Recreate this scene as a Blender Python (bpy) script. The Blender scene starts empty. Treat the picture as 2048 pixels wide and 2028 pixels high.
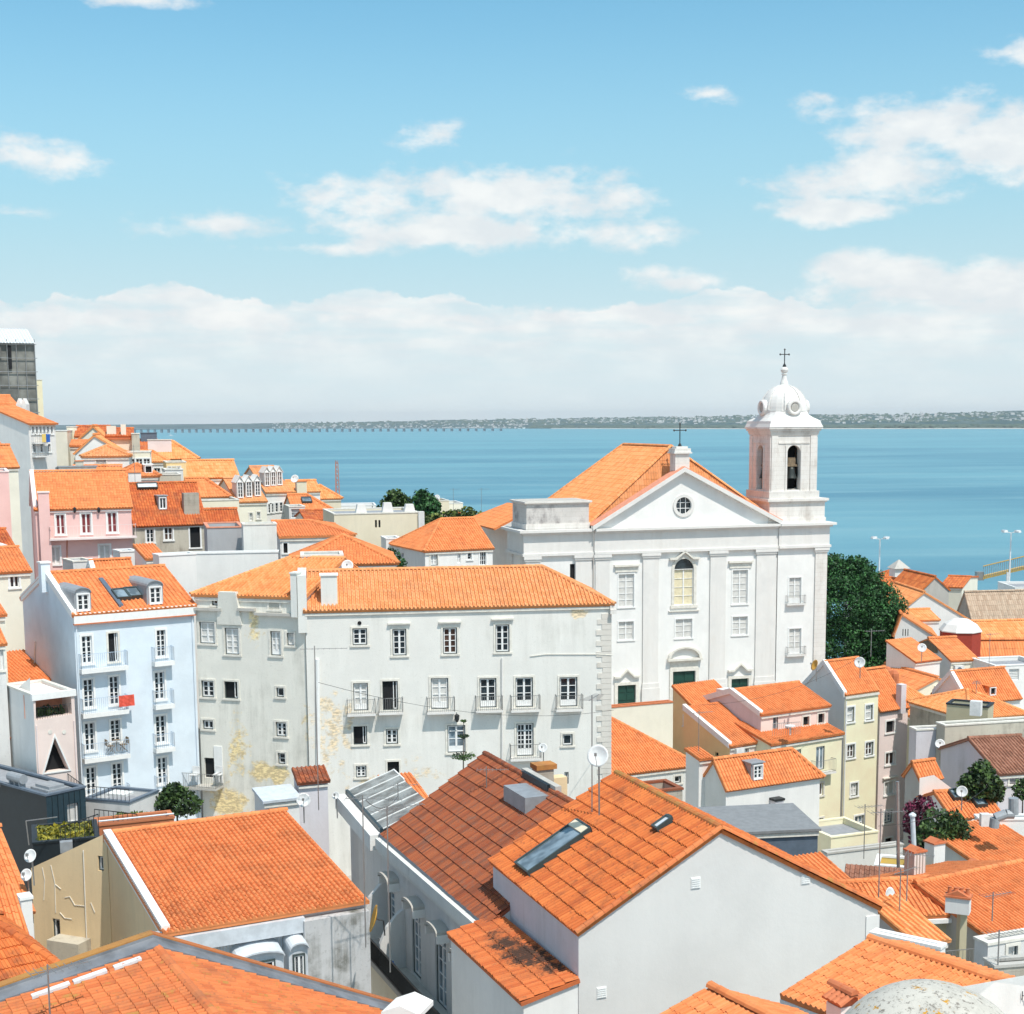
import bpy, math, random
import numpy as np
from math import sin, cos, atan, atan2, radians, degrees, pi, hypot
from mathutils import Vector as V, Matrix
from mathutils.geometry import tessellate_polygon
random.seed(7); rng = np.random.default_rng(7)
SC = bpy.context.scene
# ---------------------------------------------------------------- camera, light, exposure
FPX, PCX, PCY, CAMH = 2987., 1024., 1263., 65.
SUN_AZ, SUN_EL = 33., 61.            # degrees right of straight behind the camera / elevation
SUN_E, SKY_S, EXPO = 3.05, 0.15, 0.56
HAZE = 2.8e-5
_al = atan(421. / FPX); _ro = radians(.44)
CF = V((0, cos(_al), -sin(_al))); _u = V((0, sin(_al), cos(_al))); _r = V((1, 0, 0))
CR = _r * cos(_ro) - _u * sin(_ro); CU_ = _u * cos(_ro) + _r * sin(_ro)
CAM = V((0, 0, CAMH))
cam = bpy.data.objects.new('camera', bpy.data.cameras.new('camera')); SC.collection.objects.link(cam); SC.camera = cam
cam.data.sensor_width = 36; cam.data.lens = 36 * FPX / 2048; cam.data.shift_y = (PCY - 1014) / 2048
cam.data.clip_start = .5; cam.data.clip_end = 60000
m = Matrix((CR, CU_, -CF)).transposed().to_4x4(); m.translation = CAM; cam.matrix_world = m
SC.view_settings.view_transform = 'Standard'; SC.view_settings.look = 'None'
SC.view_settings.exposure = EXPO; SC.view_settings.gamma = 1; SC.view_settings.use_curve_mapping = False
sdir = V((sin(radians(SUN_AZ)) * cos(radians(SUN_EL)), -cos(radians(SUN_AZ)) * cos(radians(SUN_EL)), sin(radians(SUN_EL))))
sl = bpy.data.lights.new('sun', 'SUN'); sl.energy = SUN_E; sl.angle = radians(.53); sl.color = (1, .93, .85)
so = bpy.data.objects.new('sun', sl); SC.collection.objects.link(so); so.rotation_euler = sdir.to_track_quat('Z', 'Y').to_euler()

class NT:
    """small helper for node trees"""
    def __init__(s, nt): s.nt = nt; s.n = nt.nodes; s.l = nt.links
    def node(s, t, **k):
        n = s.n.new(t)
        for a, b in k.items(): setattr(n, a, b)
        return n
    def put(s, i, v):
        if isinstance(v, bpy.types.NodeSocket): s.l.new(v, i)
        elif v is not None: i.default_value = v
    def math(s, op, a, b=None, c=None, clamp=False):
        n = s.node('ShaderNodeMath', operation=op, use_clamp=clamp)
        for i, v in enumerate((a, b, c)):
            if v is not None: s.put(n.inputs[i], v)
        return n.outputs[0]
    def vm(s, op, a, b=None):
        n = s.node('ShaderNodeVectorMath', operation=op); s.put(n.inputs[0], a)
        if b is not None: s.put(n.inputs[1], b)
        return n.outputs['Value'] if op in ('LENGTH', 'DOT_PRODUCT', 'DISTANCE') else n.outputs[0]
    def noise(s, vec, scale, detail=4, rough=.55, out='Fac'):
        n = s.node('ShaderNodeTexNoise'); s.put(n.inputs['Vector'], vec); n.inputs['Scale'].default_value = scale
        n.inputs['Detail'].default_value = detail; n.inputs['Roughness'].default_value = rough
        return n.outputs[out]
    def ramp(s, f, stops):
        n = s.node('ShaderNodeValToRGB'); s.put(n.inputs[0], f); e = n.color_ramp.elements
        while len(e) < len(stops): e.new(.5)
        for i, (p, c) in enumerate(stops): e[i].position = p; e[i].color = c if len(c) == 4 else (*c, 1)
        return n.outputs[0]
    def mix(s, f, a, b, mode='MIX'):
        n = s.node('ShaderNodeMix', data_type='RGBA', blend_type=mode); s.put(n.inputs[0], f)
        for i, v in ((6, a), (7, b)):
            if isinstance(v, tuple) and len(v) == 3: v = (*v, 1)
            s.put(n.inputs[i], v)
        return n.outputs[2]
    def mr(s, f, a, b, c=0., d=1.):
        n = s.node('ShaderNodeMapRange', interpolation_type='SMOOTHSTEP')
        for i, v in enumerate((f, a, b, c, d)): s.put(n.inputs[i], v)
        return n.outputs[0]

# ---------------------------------------------------------------- sky
w = bpy.data.worlds.new('World'); SC.world = w; w.use_nodes = True; T = NT(w.node_tree)
for n in list(T.n): T.n.remove(n)
sky = T.node('ShaderNodeTexSky', sky_type='NISHITA', sun_disc=False)
sky.sun_elevation = radians(SUN_EL); sky.sun_rotation = atan2(sdir.x, sdir.y); sky.altitude = 60
sky.air_density = 1.0; sky.dust_density = 1.2; sky.ozone_density = 1.6
tc = T.node('ShaderNodeTexCoord'); dirv = tc.outputs['Generated']
sx = T.node('ShaderNodeSeparateXYZ'); T.put(sx.inputs[0], dirv)
az = T.math('ARCTAN2', sx.outputs[0], sx.outputs[1]); el = T.math('ARCSINE', sx.outputs[2])
def azel(px, py):
    d = CF + CR * ((px - PCX) / FPX) - CU_ * ((py - PCY) / FPX); d.normalize(); return atan2(d.x, d.y), math.asin(d.z)
cm = T.node('ShaderNodeCombineXYZ'); T.put(cm.inputs[0], az); T.put(cm.inputs[1], el); ae = cm.outputs[0]
st = T.vm('MULTIPLY', ae, (1, 1.9, 1))
n1 = T.noise(st, 17, 9, .6); n2 = T.noise(st, 60, 5, .6)
nn = T.math('ADD', T.math('MULTIPLY', T.math('SUBTRACT', n1, .5), 2.6), T.math('MULTIPLY', T.math('SUBTRACT', n2, .5), .7))
CL = [(750, 395, 190, 55, .8), (1000, 350, 130, 28, .55), (1000, 395, 250, 60, .95), (1230, 390, 90, 45, .7), (900, 455, 240, 45, .95), (1180, 470, 200, 30, .7), (430, 447, 150, 30, .75),
      (880, 268, 80, 28, .6), (60, 315, 130, 38, .75), (1418, 188, 48, 18, .55), (1840, 240, 190, 60, .72), (2010, 290, 130, 80, .8), (1790, 345, 200, 60, .8), (1680, 420, 135, 28, .85),
      (1755, 550, 130, 48, 1.1), (1850, 585, 230, 34, 1.), (2030, 560, 140, 50, 1.1), (2020, 105, 60, 22, .5), (650, 497, 180, 14, .4), (1380, 560, 110, 28, .6), (310, 0, 110, 14, .5), (40, 425, 90, 12, .4), (1640, 195, 60, 18, .35),
      (110, 635, 140, 34, 1.), (430, 635, 170, 36, 1.), (700, 635, 100, 24, .85), (930, 640, 110, 26, .85), (1100, 635, 110, 26, .85), (1330, 635, 130, 26, .8), (1560, 640, 130, 24, .7), (2300, 600, 260, 50, 1.), (-250, 620, 260, 40, 1.)]
acc = None
for px, py, rx, ry, k in CL:
    a0, e0 = azel(px, py)
    dv = T.vm('MULTIPLY', T.vm('SUBTRACT', ae, (a0, e0, 0)), (FPX * .97 / rx, FPX * 1.0 / ry, 1))
    b = T.math('MULTIPLY', T.math('SUBTRACT', 1.25, T.vm('LENGTH', dv)), k)
    acc = b if acc is None else T.math('MAXIMUM', acc, b)
cum = T.mr(T.math('ADD', acc, nn), .08, .8)
# thin streaky haze bank low over the horizon, all the way round, and scattered clouds out of view, thickened to raise the ambient light
azv = T.vm('MULTIPLY', ae, (1, .22, 0)); b1 = T.noise(azv, 11, 3, .5); b2 = T.noise(T.vm('MULTIPLY', ae, (1, 1.3, 1)), 70, 5, .6)
edge = T.math('ADD', T.math('MULTIPLY', T.math('SUBTRACT', b1, .5), radians(3.4)), T.math('MULTIPLY', T.math('SUBTRACT', b2, .5), radians(.9)))
bank = T.math('MULTIPLY', T.mr(T.math('ADD', T.math('SUBTRACT', radians(4.55), el), edge), 0, radians(.16)), T.mr(el, radians(1.0), radians(4.0), .25, 1.))
bank = T.math('MULTIPLY', bank, T.mr(T.noise(T.vm('MULTIPLY', ae, (1, 6, 1)), 13, 4), .3, .62, .35, 1))
outside = T.mr(T.math('ABSOLUTE', az), radians(21), radians(30))
oth = T.math('MULTIPLY', outside, T.mr(T.noise(dirv, 3.2, 8, .6), .47, .66))
oth = T.math('MULTIPLY', oth, T.mr(el, 0., radians(4)))
fac = T.math('MAXIMUM', T.math('MULTIPLY', cum, T.mr(el, 0., radians(1.2))), T.math('MAXIMUM', bank, oth))
shade = T.math('MULTIPLY', T.mr(T.noise(T.vm('ADD', st, (0, .004, 0)), 24, 6), .35, .7), 1.)
ccol = T.mix(shade, (3.7, 3.85, 3.95), (4.5, 4.5, 4.4))
skyc = T.mix(1., sky.outputs[0], (.50, .80, .77, 1), 'MULTIPLY')
skyc = T.mix(T.mr(el, radians(3), radians(17), .85, 0), skyc, (2.15, 3.15, 3.65))
skyc = T.mix(T.mr(el, radians(-4), radians(9), .97, 0), skyc, (4.0, 4.3, 4.4))
bright = T.mix(T.math('MULTIPLY', fac, .88), skyc, ccol)
bg = T.node('ShaderNodeBackground'); T.put(bg.inputs[0], bright); bg.inputs[1].default_value = SKY_S
wo = T.node('ShaderNodeOutputWorld'); T.l.new(bg.outputs[0], wo.inputs[0])

# ---------------------------------------------------------------- pixel -> world helpers (used only to read sizes and places off the photograph)
def ray(px, py):
    d = CF + CR * ((px - PCX) / FPX) - CU_ * ((py - PCY) / FPX); return d / d.y
def W(px, py, d): return CAM + ray(px, py) * d
def proj(P):
    q = P - CAM; z = q.dot(CF); return PCX + FPX * q.dot(CR) / z, PCY - FPX * q.dot(CU_) / z
def az_(a): return V((cos(radians(a)), sin(radians(a)), 0))
UP = V((0, 0, 1))
def plane_hit(px, py, O, n):
    r = ray(px, py); return CAM + r * ((O - CAM).dot(n) / r.dot(n))
def u_at_px(O, t, px):
    """distance along t from O (level line) at which it crosses image column px"""
    k = (px - PCX) / FPX; q = O - CAM
    return (k * q.dot(CF) - q.dot(CR)) / (t.dot(CR) - k * t.dot(CF))
def wz_at(O, s, px, py):
    """distance along horizontal s and rise z so that O + s*w + z is seen at (px,py)"""
    n = s.cross(UP); P = plane_hit(px, py, O, n) - O; return P.dot(s), P.z

# ---------------------------------------------------------------- materials
M = {}
def mat(name, f=None):
    m = bpy.data.materials.new(name); m.use_nodes = True; t = NT(m.node_tree); M[name] = m
    b = t.n['Principled BSDF']; return m, t, b
def plain(name, rgb, rough=.7, metal=0., var=.12, sc=3., bump=0.):
    m, t, b = mat(name); g = t.node('ShaderNodeNewGeometry'); n = t.noise(g.outputs[0], sc, 5)
    t.put(b.inputs['Base Color'], t.mix(t.mr(n, .3, .7), tuple(c * (1 - var) for c in rgb), tuple(min(1, c * (1 + var * .5)) for c in rgb)))
    b.inputs['Roughness'].default_value = rough; b.inputs['Metallic'].default_value = metal
    if bump:
        bp = t.node('ShaderNodeBump'); bp.inputs['Strength'].default_value = bump; bp.inputs['Distance'].default_value = .02
        t.put(bp.inputs['Height'], t.noise(g.outputs[0], 12, 6)); t.l.new(bp.outputs[0], b.inputs['Normal'])
    return m
def plaster(name, rgb, dirt=.35, dc=(.30, .29, .26), patches=(), pc=(.50, .36, .17), blocks=0., sc=.5, vs=.1, var=.09, spots=0., sps=26, lich=0):
    m, t, b = mat(name); g = t.node('ShaderNodeNewGeometry'); P = g.outputs[0]
    a = t.noise(P, sc, 7, .62); s1 = t.noise(t.vm('MULTIPLY', P, (1, 1, vs)), 1.3, 7, .7); f = t.noise(P, 9, 5, .6)
    c = t.mix(t.mr(a, .3, .72), tuple(x * (1 - var) for x in rgb), tuple(min(.86, x * (1 + var * .6)) for x in rgb))
    k = t.math('MULTIPLY', t.mr(t.math('ADD', t.math('MULTIPLY', s1, .42), t.math('MULTIPLY', a, .58)), .46, .70), dirt)
    c = t.mix(k, c, dc)
    c = t.mix(t.math('MULTIPLY', t.mr(f, .55, .8), dirt * .5), c, tuple(x * .8 for x in dc))
    if lich: c = t.mix(t.mr(t.math('ADD', t.noise(P, 3.5, 5, .7), t.math('MULTIPLY', t.noise(P, 16, 3), .12)), .665, .70), c, (.50, .25, .02))
    if spots: c = t.mix(t.math('MULTIPLY', t.mr(t.noise(P, sps, 6, .8), .54, .62), spots), c, (.16, .14, .12))
    if blocks:
        br = t.node('ShaderNodeTexBrick'); sp = t.node('ShaderNodeSeparateXYZ'); t.put(sp.inputs[0], P)
        cb = t.node('ShaderNodeCombineXYZ'); t.put(cb.inputs[0], t.math('ADD', sp.outputs[0], sp.outputs[1])); t.put(cb.inputs[1], sp.outputs[2])
        t.put(br.inputs['Vector'], cb.outputs[0]); br.inputs['Scale'].default_value = 1; br.inputs['Brick Width'].default_value = 1.1
        br.inputs['Row Height'].default_value = .45; br.inputs['Mortar Size'].default_value = .012; br.inputs['Mortar Smooth'].default_value = .3
        br.inputs['Color1'].default_value = (1, 1, 1, 1); br.inputs['Color2'].default_value = (.93, .92, .9, 1); br.inputs['Mortar'].default_value = (.62, .56, .5, 1)
        c = t.mix(blocks, c, br.outputs[0], 'MULTIPLY')
    if patches:
        acc = None; nz = t.math('MULTIPLY', t.math('SUBTRACT', t.noise(P, 1.3, 6, .65), .5), 2.2)
        for (C, rx, rz, k2) in patches:
            L = t.vm('LENGTH', t.vm('MULTIPLY', t.vm('SUBTRACT', P, tuple(C)), (1 / rx, 1 / rx, 1 / rz)))
            q = t.math('MULTIPLY', t.math('SUBTRACT', 1.15, L), k2); acc = q if acc is None else t.math('MAXIMUM', acc, q)
        pf = t.mr(t.math('ADD', acc, nz), .2, .6)
        pcol = t.mix(t.mr(t.noise(t.vm('MULTIPLY', P, (1, 1, 2.6)), 3.4, 6, .6), .42, .6), pc, tuple(min(1, x * 1.75) for x in pc))
        c = t.mix(t.math('MULTIPLY', pf, .85), c, pcol)
    t.put(b.inputs['Base Color'], c); b.inputs['Roughness'].default_value = .92
    bp = t.node('ShaderNodeBump'); bp.inputs['Strength'].default_value = .25; bp.inputs['Distance'].default_value = .03
    t.put(bp.inputs['Height'], t.noise(P, 5, 7, .7)); t.l.new(bp.outputs[0], b.inputs['Normal'])
    return m
def tilem(name, c1, c2, c3, dirt=.2, dc=(.12, .07, .045), lich=0., sc=.6, patches=()):
    m, t, b = mat(name); g = t.node('ShaderNodeNewGeometry'); P = g.outputs[0]
    at = t.node('ShaderNodeAttribute', attribute_name='rnd'); oi = t.node('ShaderNodeObjectInfo')
    r = t.math('FRACT', t.math('ADD', at.outputs['Fac'], oi.outputs['Random']))
    c = t.ramp(r, [(0, c1), (.45, c2), (.8, c3), (1, c1)])
    big = t.noise(P, sc, 6, .65); c = t.mix(t.math('MULTIPLY', t.mr(big, .48, .72), dirt), c, dc)
    c = t.mix(t.math('MULTIPLY', t.mr(t.noise(P, 6, 5, .7), .52, .75), min(1, dirt * 1.2 + .06)), c, dc)
    if patches:
        acc = None
        for (C, r_) in patches:
            q = t.math('SUBTRACT', 1.1, t.math('DIVIDE', t.vm('LENGTH', t.vm('SUBTRACT', P, tuple(C))), r_)); acc = q if acc is None else t.math('MAXIMUM', acc, q)
        c = t.mix(t.math('MULTIPLY', t.mr(t.math('ADD', acc, t.math('MULTIPLY', t.math('SUBTRACT', t.noise(P, 3.2, 6, .75), .5), 2.4)), .1, .75), .93), c, (.028, .022, .018))
    if lich: c = t.mix(t.mr(t.math('ADD', t.noise(P, 2.2, 6, .7), t.math('MULTIPLY', r, .1)), .62 - .1 * lich, .74), c, (.42, .21, .05))
    t.put(b.inputs['Base Color'], c); b.inputs['Roughness'].default_value = .85; return m
O1, O2, O3 = (.71, .230, .074), (.76, .268, .094), (.65, .195, .060)
tilem('tile', O1, O2, O3, .32, (.22, .085, .04)); tilem('tile_pale', (.80, .30, .10), (.83, .36, .14), (.74, .24, .07), .12)
tilem('tile_straw', (.72, .29, .11), (.76, .33, .14), (.66, .25, .085), .28, (.22, .12, .07))
tilem('tile_old', (.52, .12, .030), (.60, .17, .045), (.44, .09, .025), .45); tilem('tile_brown', (.30, .072, .026), (.38, .110, .040), (.20, .055, .024), .6, (.17, .10, .075), sc=1.6)
tilem('tile_worn', (.58, .15, .034), (.66, .19, .046), (.50, .115, .026), .55, (.16, .05, .025), sc=1.1); tilem('tile_moss', (.45, .14, .04), (.55, .19, .05), (.40, .20, .05), .4, lich=.9)
tilem('tile_lichen', (.60, .165, .05), (.67, .205, .065), (.53, .135, .04), .4, lich=.2)
tilem('tile_black', (.50, .13, .032), (.60, .18, .045), (.42, .10, .025), 1., (.035, .025, .02), sc=.45)
tilem('tile_grey', (.44, .33, .24), (.50, .38, .28), (.38, .27, .19), .35, (.2, .16, .12)); tilem('tile_muddy', (.30, .13, .08), (.36, .17, .11), (.24, .10, .06), .4)
plaster('white', (.79, .775, .745), .22); plaster('white_old', (.74, .74, .70), .45); plaster('white_grey', (.70, .69, .67), .5, (.32, .32, .32)); plaster('church_white', (.81, .80, .775), .16)
plaster('stone', (.76, .73, .69), .70, (.36, .31, .27), blocks=.55); plaster('stone_clean', (.74, .72, .69), .42, (.5, .45, .4)); plaster('stone_pink', (.72, .65, .61), .6, (.30, .24, .21), blocks=.55)
plaster('stone_dirty', (.64, .61, .58), 1., (.17, .15, .15), blocks=.5, vs=.4); plaster('quoin', (.68, .64, .58), .6, (.36, .32, .27))
plaster('blue', (.68, .755, .82), .10, (.5, .6, .7)); plaster('pink', (.84, .53, .49), .08, (.6, .4, .36)); plaster('pink_pale', (.82, .69, .66), .10); plaster('pink_skin', (.80, .66, .60), .10)
plaster('cream', (.84, .76, .60), .10); plaster('cream_pale', (.80, .76, .64), .12); plaster('yellow', (.88, .78, .55), .06); plaster('ochre', (.85, .62, .32), .12, (.6, .42, .25)); plaster('sand', (.74, .66, .50), .2)
plaster('tan', (.80, .62, .38), .30, (.33, .26, .17)); plaster('olive', (.52, .47, .32), .3); plaster('stain', (.55, .51, .42), 1., (.24, .21, .17)); plaster('old_stone', (.46, .42, .35), .9, (.2, .18, .15), blocks=.6)
plaster('grey', (.42, .42, .43), .5, (.25, .25, .26)); plaster('gable_white', (.68, .665, .64), .16, (.45, .44, .42), sc=.22); plaster('lilac', (.66, .63, .66), .45, (.34, .32, .30))
plaster('streak', (.54, .54, .54), 1., (.12, .12, .10), vs=.04, sc=.9); plaster('speckle', (.56, .53, .47), .8, (.26, .25, .22), spots=.9, sps=11, lich=1); plaster('rust', (.52, .18, .08), .4, (.35, .12, .06))
plaster('ground', (.40, .38, .35), .5, (.15, .14, .13)); plaster('yellow_hot', (.82, .58, .16), .2); plaster('stone_grey', (.50, .48, .44), .6, (.2, .18, .15))
plain('dark_clad', (.012, .02, .026), .45); plain('dark_teal', (.02, .045, .06), .45); plain('zinc', (.33, .35, .37), .5, .2); plain('sheet_grey', (.25, .255, .26), .6, .1); plain('zinc_dark', (.13, .17, .22), .5, .2); plain('flash', (.22, .23, .25), .55, .2, .3, 1.5); plain('roofgrey', (.30, .31, .33), .7)
plain('pale_metal', (.62, .66, .70), .5, .1); plain('metal', (.35, .34, .33), .4, .6); plain('iron', (.03, .033, .036), .5, .3); plain('rail', (.30, .30, .29), .5, .3); plain('rail_blue', (.45, .55, .66), .5)
plain('frame', (.80, .80, .79), .5, 0, .03); plain('frame_dark', (.05, .07, .07), .5); plain('trim', (.72, .69, .62), .8); plain('trim_white', (.80, .80, .78), .8, 0, .05); plain('green_door', (.012, .06, .045), .4); plain('redwood', (.20, .03, .035), .6)
plain('curtain', (.62, .61, .58), .7); plain('curtain_warm', (.72, .64, .44), .7); plain('wood', (.22, .16, .10), .8, 0, .35, 6); plain('bronze', (.05, .055, .05), .45, .6); plain('dish', (.75, .75, .74), .5); plain('dish_yellow', (.62, .33, .05), .6)
plain('coping_red', (.72, .30, .19), .8); plain('rusty_red', (.36, .04, .02), .7); plain('blue_plastic', (.02, .12, .45), .4); plain('cloth_red', (.75, .10, .06), .8); plain('soil', (.07, .05, .03), .9); plain('bark', (.10, .075, .05), .9)
plain('yellow_steel', (.75, .48, .14), .5); plain('white_steel', (.75, .75, .75), .4); plain('white_plastic', (.75, .75, .74), .4); plain('netting', (.22, .22, .20), .9, 0, .45, .35); plain('netting_dark', (.13, .13, .12), .9, 0, .4, .5); plain('terracotta', (.55, .17, .07), .8)
def glassm(name, rgb, rough=.08):
    m, t, b = mat(name); g = t.node('ShaderNodeNewGeometry'); n = t.noise(g.outputs[0], 1.1, 2)
    t.put(b.inputs['Base Color'], t.mix(t.mr(n, .35, .65), tuple(c * .4 for c in rgb), rgb)); b.inputs['Roughness'].default_value = rough; b.inputs['Specular IOR Level'].default_value = .5
glassm('glass', (.03, .045, .055)); glassm('glass_sky', (.25, .32, .37), .06); glassm('glass_brown', (.10, .06, .045)); glassm('glass_roof', (.26, .28, .28), .15); plain('void', (.008, .009, .011), .9)
def leafm(name, a, b2):
    m, t, b = mat(name); g = t.node('ShaderNodeNewGeometry'); at = t.node('ShaderNodeAttribute', attribute_name='rnd')
    c = t.mix(at.outputs['Fac'], a, b2); c = t.mix(t.mr(t.noise(g.outputs[0], 1.4, 4), .38, .62), c, tuple(x * .55 for x in a)); c = t.mix(t.math('MULTIPLY', t.mr(t.noise(g.outputs[0], 2.1, 3), .52, .7), .6), c, tuple(min(1, x * 1.5) for x in b2))  # darker and lighter noise puts clump shading into the leaf colour
    t.put(b.inputs['Base Color'], c); b.inputs['Roughness'].default_value = .65
leafm('leaf', (.022, .055, .015), (.09, .16, .035)); leafm('leaf_pine', (.018, .075, .020), (.055, .19, .045)); leafm('leaf_light', (.05, .09, .02), (.20, .24, .05)); leafm('leaf_pink', (.09, .008, .03), (.25, .02, .08)); leafm('sedum', (.10, .13, .02), (.45, .36, .03)); leafm('leaf_haze', (.04, .085, .065), (.07, .12, .085))

# ---------------------------------------------------------------- mesh builders and object tree
COL = SC.collection; ORG = {}
def fastmesh(name, vs, fs, mt, rnd=None, smooth=False):
    me = bpy.data.meshes.new(name)
    if isinstance(fs, np.ndarray):
        vs = np.asarray(vs, dtype=np.float32); nf, k = fs.shape
        me.vertices.add(len(vs)); me.vertices.foreach_set('co', vs.ravel()); me.loops.add(nf * k); me.loops.foreach_set('vertex_index', fs.ravel().astype(np.int32))
        me.polygons.add(nf); me.polygons.foreach_set('loop_start', np.arange(0, nf * k, k, dtype=np.int32))
        me.update(calc_edges=True)
    else:
        me.from_pydata([tuple(v) for v in vs], [], fs)
    if rnd is not None:
        a = me.attributes.new('rnd', 'FLOAT', 'FACE'); a.data.foreach_set('value', np.asarray(rnd, dtype=np.float32))
    me.polygons.foreach_set('use_smooth', [smooth] * len(me.polygons))
    if mt: me.materials.append(M[mt])
    me.update(); return me
def thing(name, label, cat, loc, group=None, kind=None):
    o = bpy.data.objects.new(name, None); COL.objects.link(o); o.location = loc; o.empty_display_size = .3
    o['label'] = label; o['category'] = cat
    if group: o['group'] = group
    if kind: o['kind'] = kind
    ORG[o] = V(loc); return o
def link(name, me, parent=None, pos=None, rot=None):
    o = bpy.data.objects.new(name, me); COL.objects.link(o)
    if parent: o.parent = parent
    po = ORG[parent] if parent else V((0, 0, 0)); pos = V(pos) if pos is not None else po
    o.location = pos - po; ORG[o] = pos
    if rot is not None:
        mm = rot.to_4x4(); mm.translation = pos - po; o.matrix_local = mm
    return o
class MB:
    def __init__(s): s.v = []; s.f = []
    def poly(s, pts): k = len(s.v); s.v += [V(p) for p in pts]; s.f.append(list(range(k, k + len(pts)))); return s
    def hexa(s, p):
        k = len(s.v); s.v += [V(q) for q in p]
        s.f += [[k + i for i in q] for q in ((0, 3, 2, 1), (4, 5, 6, 7), (0, 1, 5, 4), (1, 2, 6, 5), (2, 3, 7, 6), (3, 0, 4, 7))]; return s
    def box(s, O, t, q, u0, u1, w0, w1, z0, z1):
        return s.hexa([O + t * u + q * w + UP * z for z in (z0, z1) for u, w in ((u0, w0), (u1, w0), (u1, w1), (u0, w1))])
    def prism(s, pts, e):
        k = len(s.v); n = len(pts); s.v += [V(p) for p in pts] + [V(p) + e for p in pts]
        s.f += [list(range(k, k + n))[::-1], list(range(k + n, k + 2 * n))] + [[k + i, k + (i + 1) % n, k + n + (i + 1) % n, k + n + i] for i in range(n)]; return s
    def tube(s, a, b, r, n=6, r2=None):
        a = V(a); b = V(b); d = (b - a).normalized(); x = d.orthogonal().normalized(); y = d.cross(x); k = len(s.v); r2 = r if r2 is None else r2
        for p, rr in ((a, r), (b, r2)): s.v += [p + x * rr * cos(2 * pi * i / n) + y * rr * sin(2 * pi * i / n) for i in range(n)]
        s.f += [[k + i, k + (i + 1) % n, k + n + (i + 1) % n, k + n + i] for i in range(n)] + [list(range(k, k + n))[::-1], list(range(k + n, k + 2 * n))]; return s
    def path(s, pts, r, n=5):
        for a, b in zip(pts, pts[1:]): s.tube(a, b, r, n)
        return s
    def lathe(s, C, prof, n=16, ax=UP, rot=0.):
        ax = ax.normalized(); x = V((1, 0, 0)) if abs(ax.z) > .9 else ax.cross(UP).normalized(); y = ax.cross(x); k = len(s.v)
        for r, h in prof: s.v += [C + ax * h + x * r * cos(rot + 2 * pi * i / n) + y * r * sin(rot + 2 * pi * i / n) for i in range(n)]
        for j in range(len(prof) - 1):
            for i in range(n): s.f.append([k + j * n + i, k + j * n + (i + 1) % n, k + (j + 1) * n + (i + 1) % n, k + (j + 1) * n + i])
        s.f += [list(range(k, k + n))[::-1], list(range(k + (len(prof) - 1) * n, k + len(prof) * n))]; return s
    def build(s, name, mt, parent=None, smooth=False, kind=None, rnd=None, label=None, cat=None, group=None):
        if not s.f: return None
        if parent: org = ORG[parent]
        else:
            org = sum(s.v, V((0, 0, 0))) / len(s.v); org.z = min(v.z for v in s.v)
        o = link(name, fastmesh(name, [v - org for v in s.v], s.f, mt, rnd, smooth), parent, org)
        if kind: o['kind'] = kind
        if label: o['label'] = label
        if cat: o['category'] = cat
        if group: o['group'] = group
        return o

# ---------------------------------------------------------------- terrain
ANC = [(0, 20, 44), (-25, 45, 38), (5, 60, 34), (30, 60, 34), (0, 92, 36), (-35, 95, 37), (25, 145, 35.5), (12, 136, 35.5), (38, 150, 35.5), (0, 150, 38), (38, 105, 30), (22, 85, 31), (30, 95, 30), (31, 123, 28.5), (25, 118, 29.5), (37, 127, 28), (20, 108, 30), (60, 90, 34), (70, 150, 26), (100, 300, 4), (70, 230, 12), (-45, 130, 42),
       (-70, 200, 50), (-110, 240, 52), (-50, 230, 40), (-20, 250, 24), (0, 330, 5), (60, 380, 1.2), (-80, 380, 3), (30, 200, 22), (-5, 180, 34), (-160, 330, 10), (200, 350, 1.2)]
def ground_z(x, y):
    sw = sz = 0.
    for a, b, z in ANC:
        q = 1. / (((x - a) ** 2 + (y - b) ** 2) ** 1.5 + 30); sw += q; sz += q * z
    z = sz / sw
    if y > 330: z = min(z, z * (1 - (y - 330) / 90.))
    if y > 395: z = min(z, 1.2 - (y - 395) * .2)
    return z
nx, ny = 90, 90; gv = []; gf = []
for j in range(ny + 1):
    for i in range(nx + 1):
        x = -330 + 700 * i / nx; y = -30 + 500 * j / ny; gv.append((x, y, ground_z(x, y)))
for j in range(ny):
    for i in range(nx): a = j * (nx + 1) + i; gf.append((a, a + 1, a + nx + 2, a + nx + 1))
g = link('ground', fastmesh('ground', gv, gf, 'ground', smooth=True)); g['kind'] = 'structure'

# water: one sheet to the horizon
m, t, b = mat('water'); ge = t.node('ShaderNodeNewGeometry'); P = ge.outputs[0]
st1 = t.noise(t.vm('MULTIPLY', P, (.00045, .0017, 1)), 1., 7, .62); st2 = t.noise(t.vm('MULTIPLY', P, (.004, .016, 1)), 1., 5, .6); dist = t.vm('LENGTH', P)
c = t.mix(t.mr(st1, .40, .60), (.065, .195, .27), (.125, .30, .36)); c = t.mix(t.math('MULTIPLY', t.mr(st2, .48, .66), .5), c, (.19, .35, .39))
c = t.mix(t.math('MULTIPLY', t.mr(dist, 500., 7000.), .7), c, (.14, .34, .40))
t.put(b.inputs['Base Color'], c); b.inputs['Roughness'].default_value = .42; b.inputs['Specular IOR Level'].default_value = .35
bp = t.node('ShaderNodeBump'); bp.inputs['Strength'].default_value = .6; bp.inputs['Distance'].default_value = .5
t.put(bp.inputs['Height'], t.noise(P, .35, 5, .6)); t.l.new(bp.outputs[0], b.inputs['Normal'])
wv = [(-40000, 300, 0), (40000, 300, 0), (40000, 45000, 0), (-40000, 45000, 0)]
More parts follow.
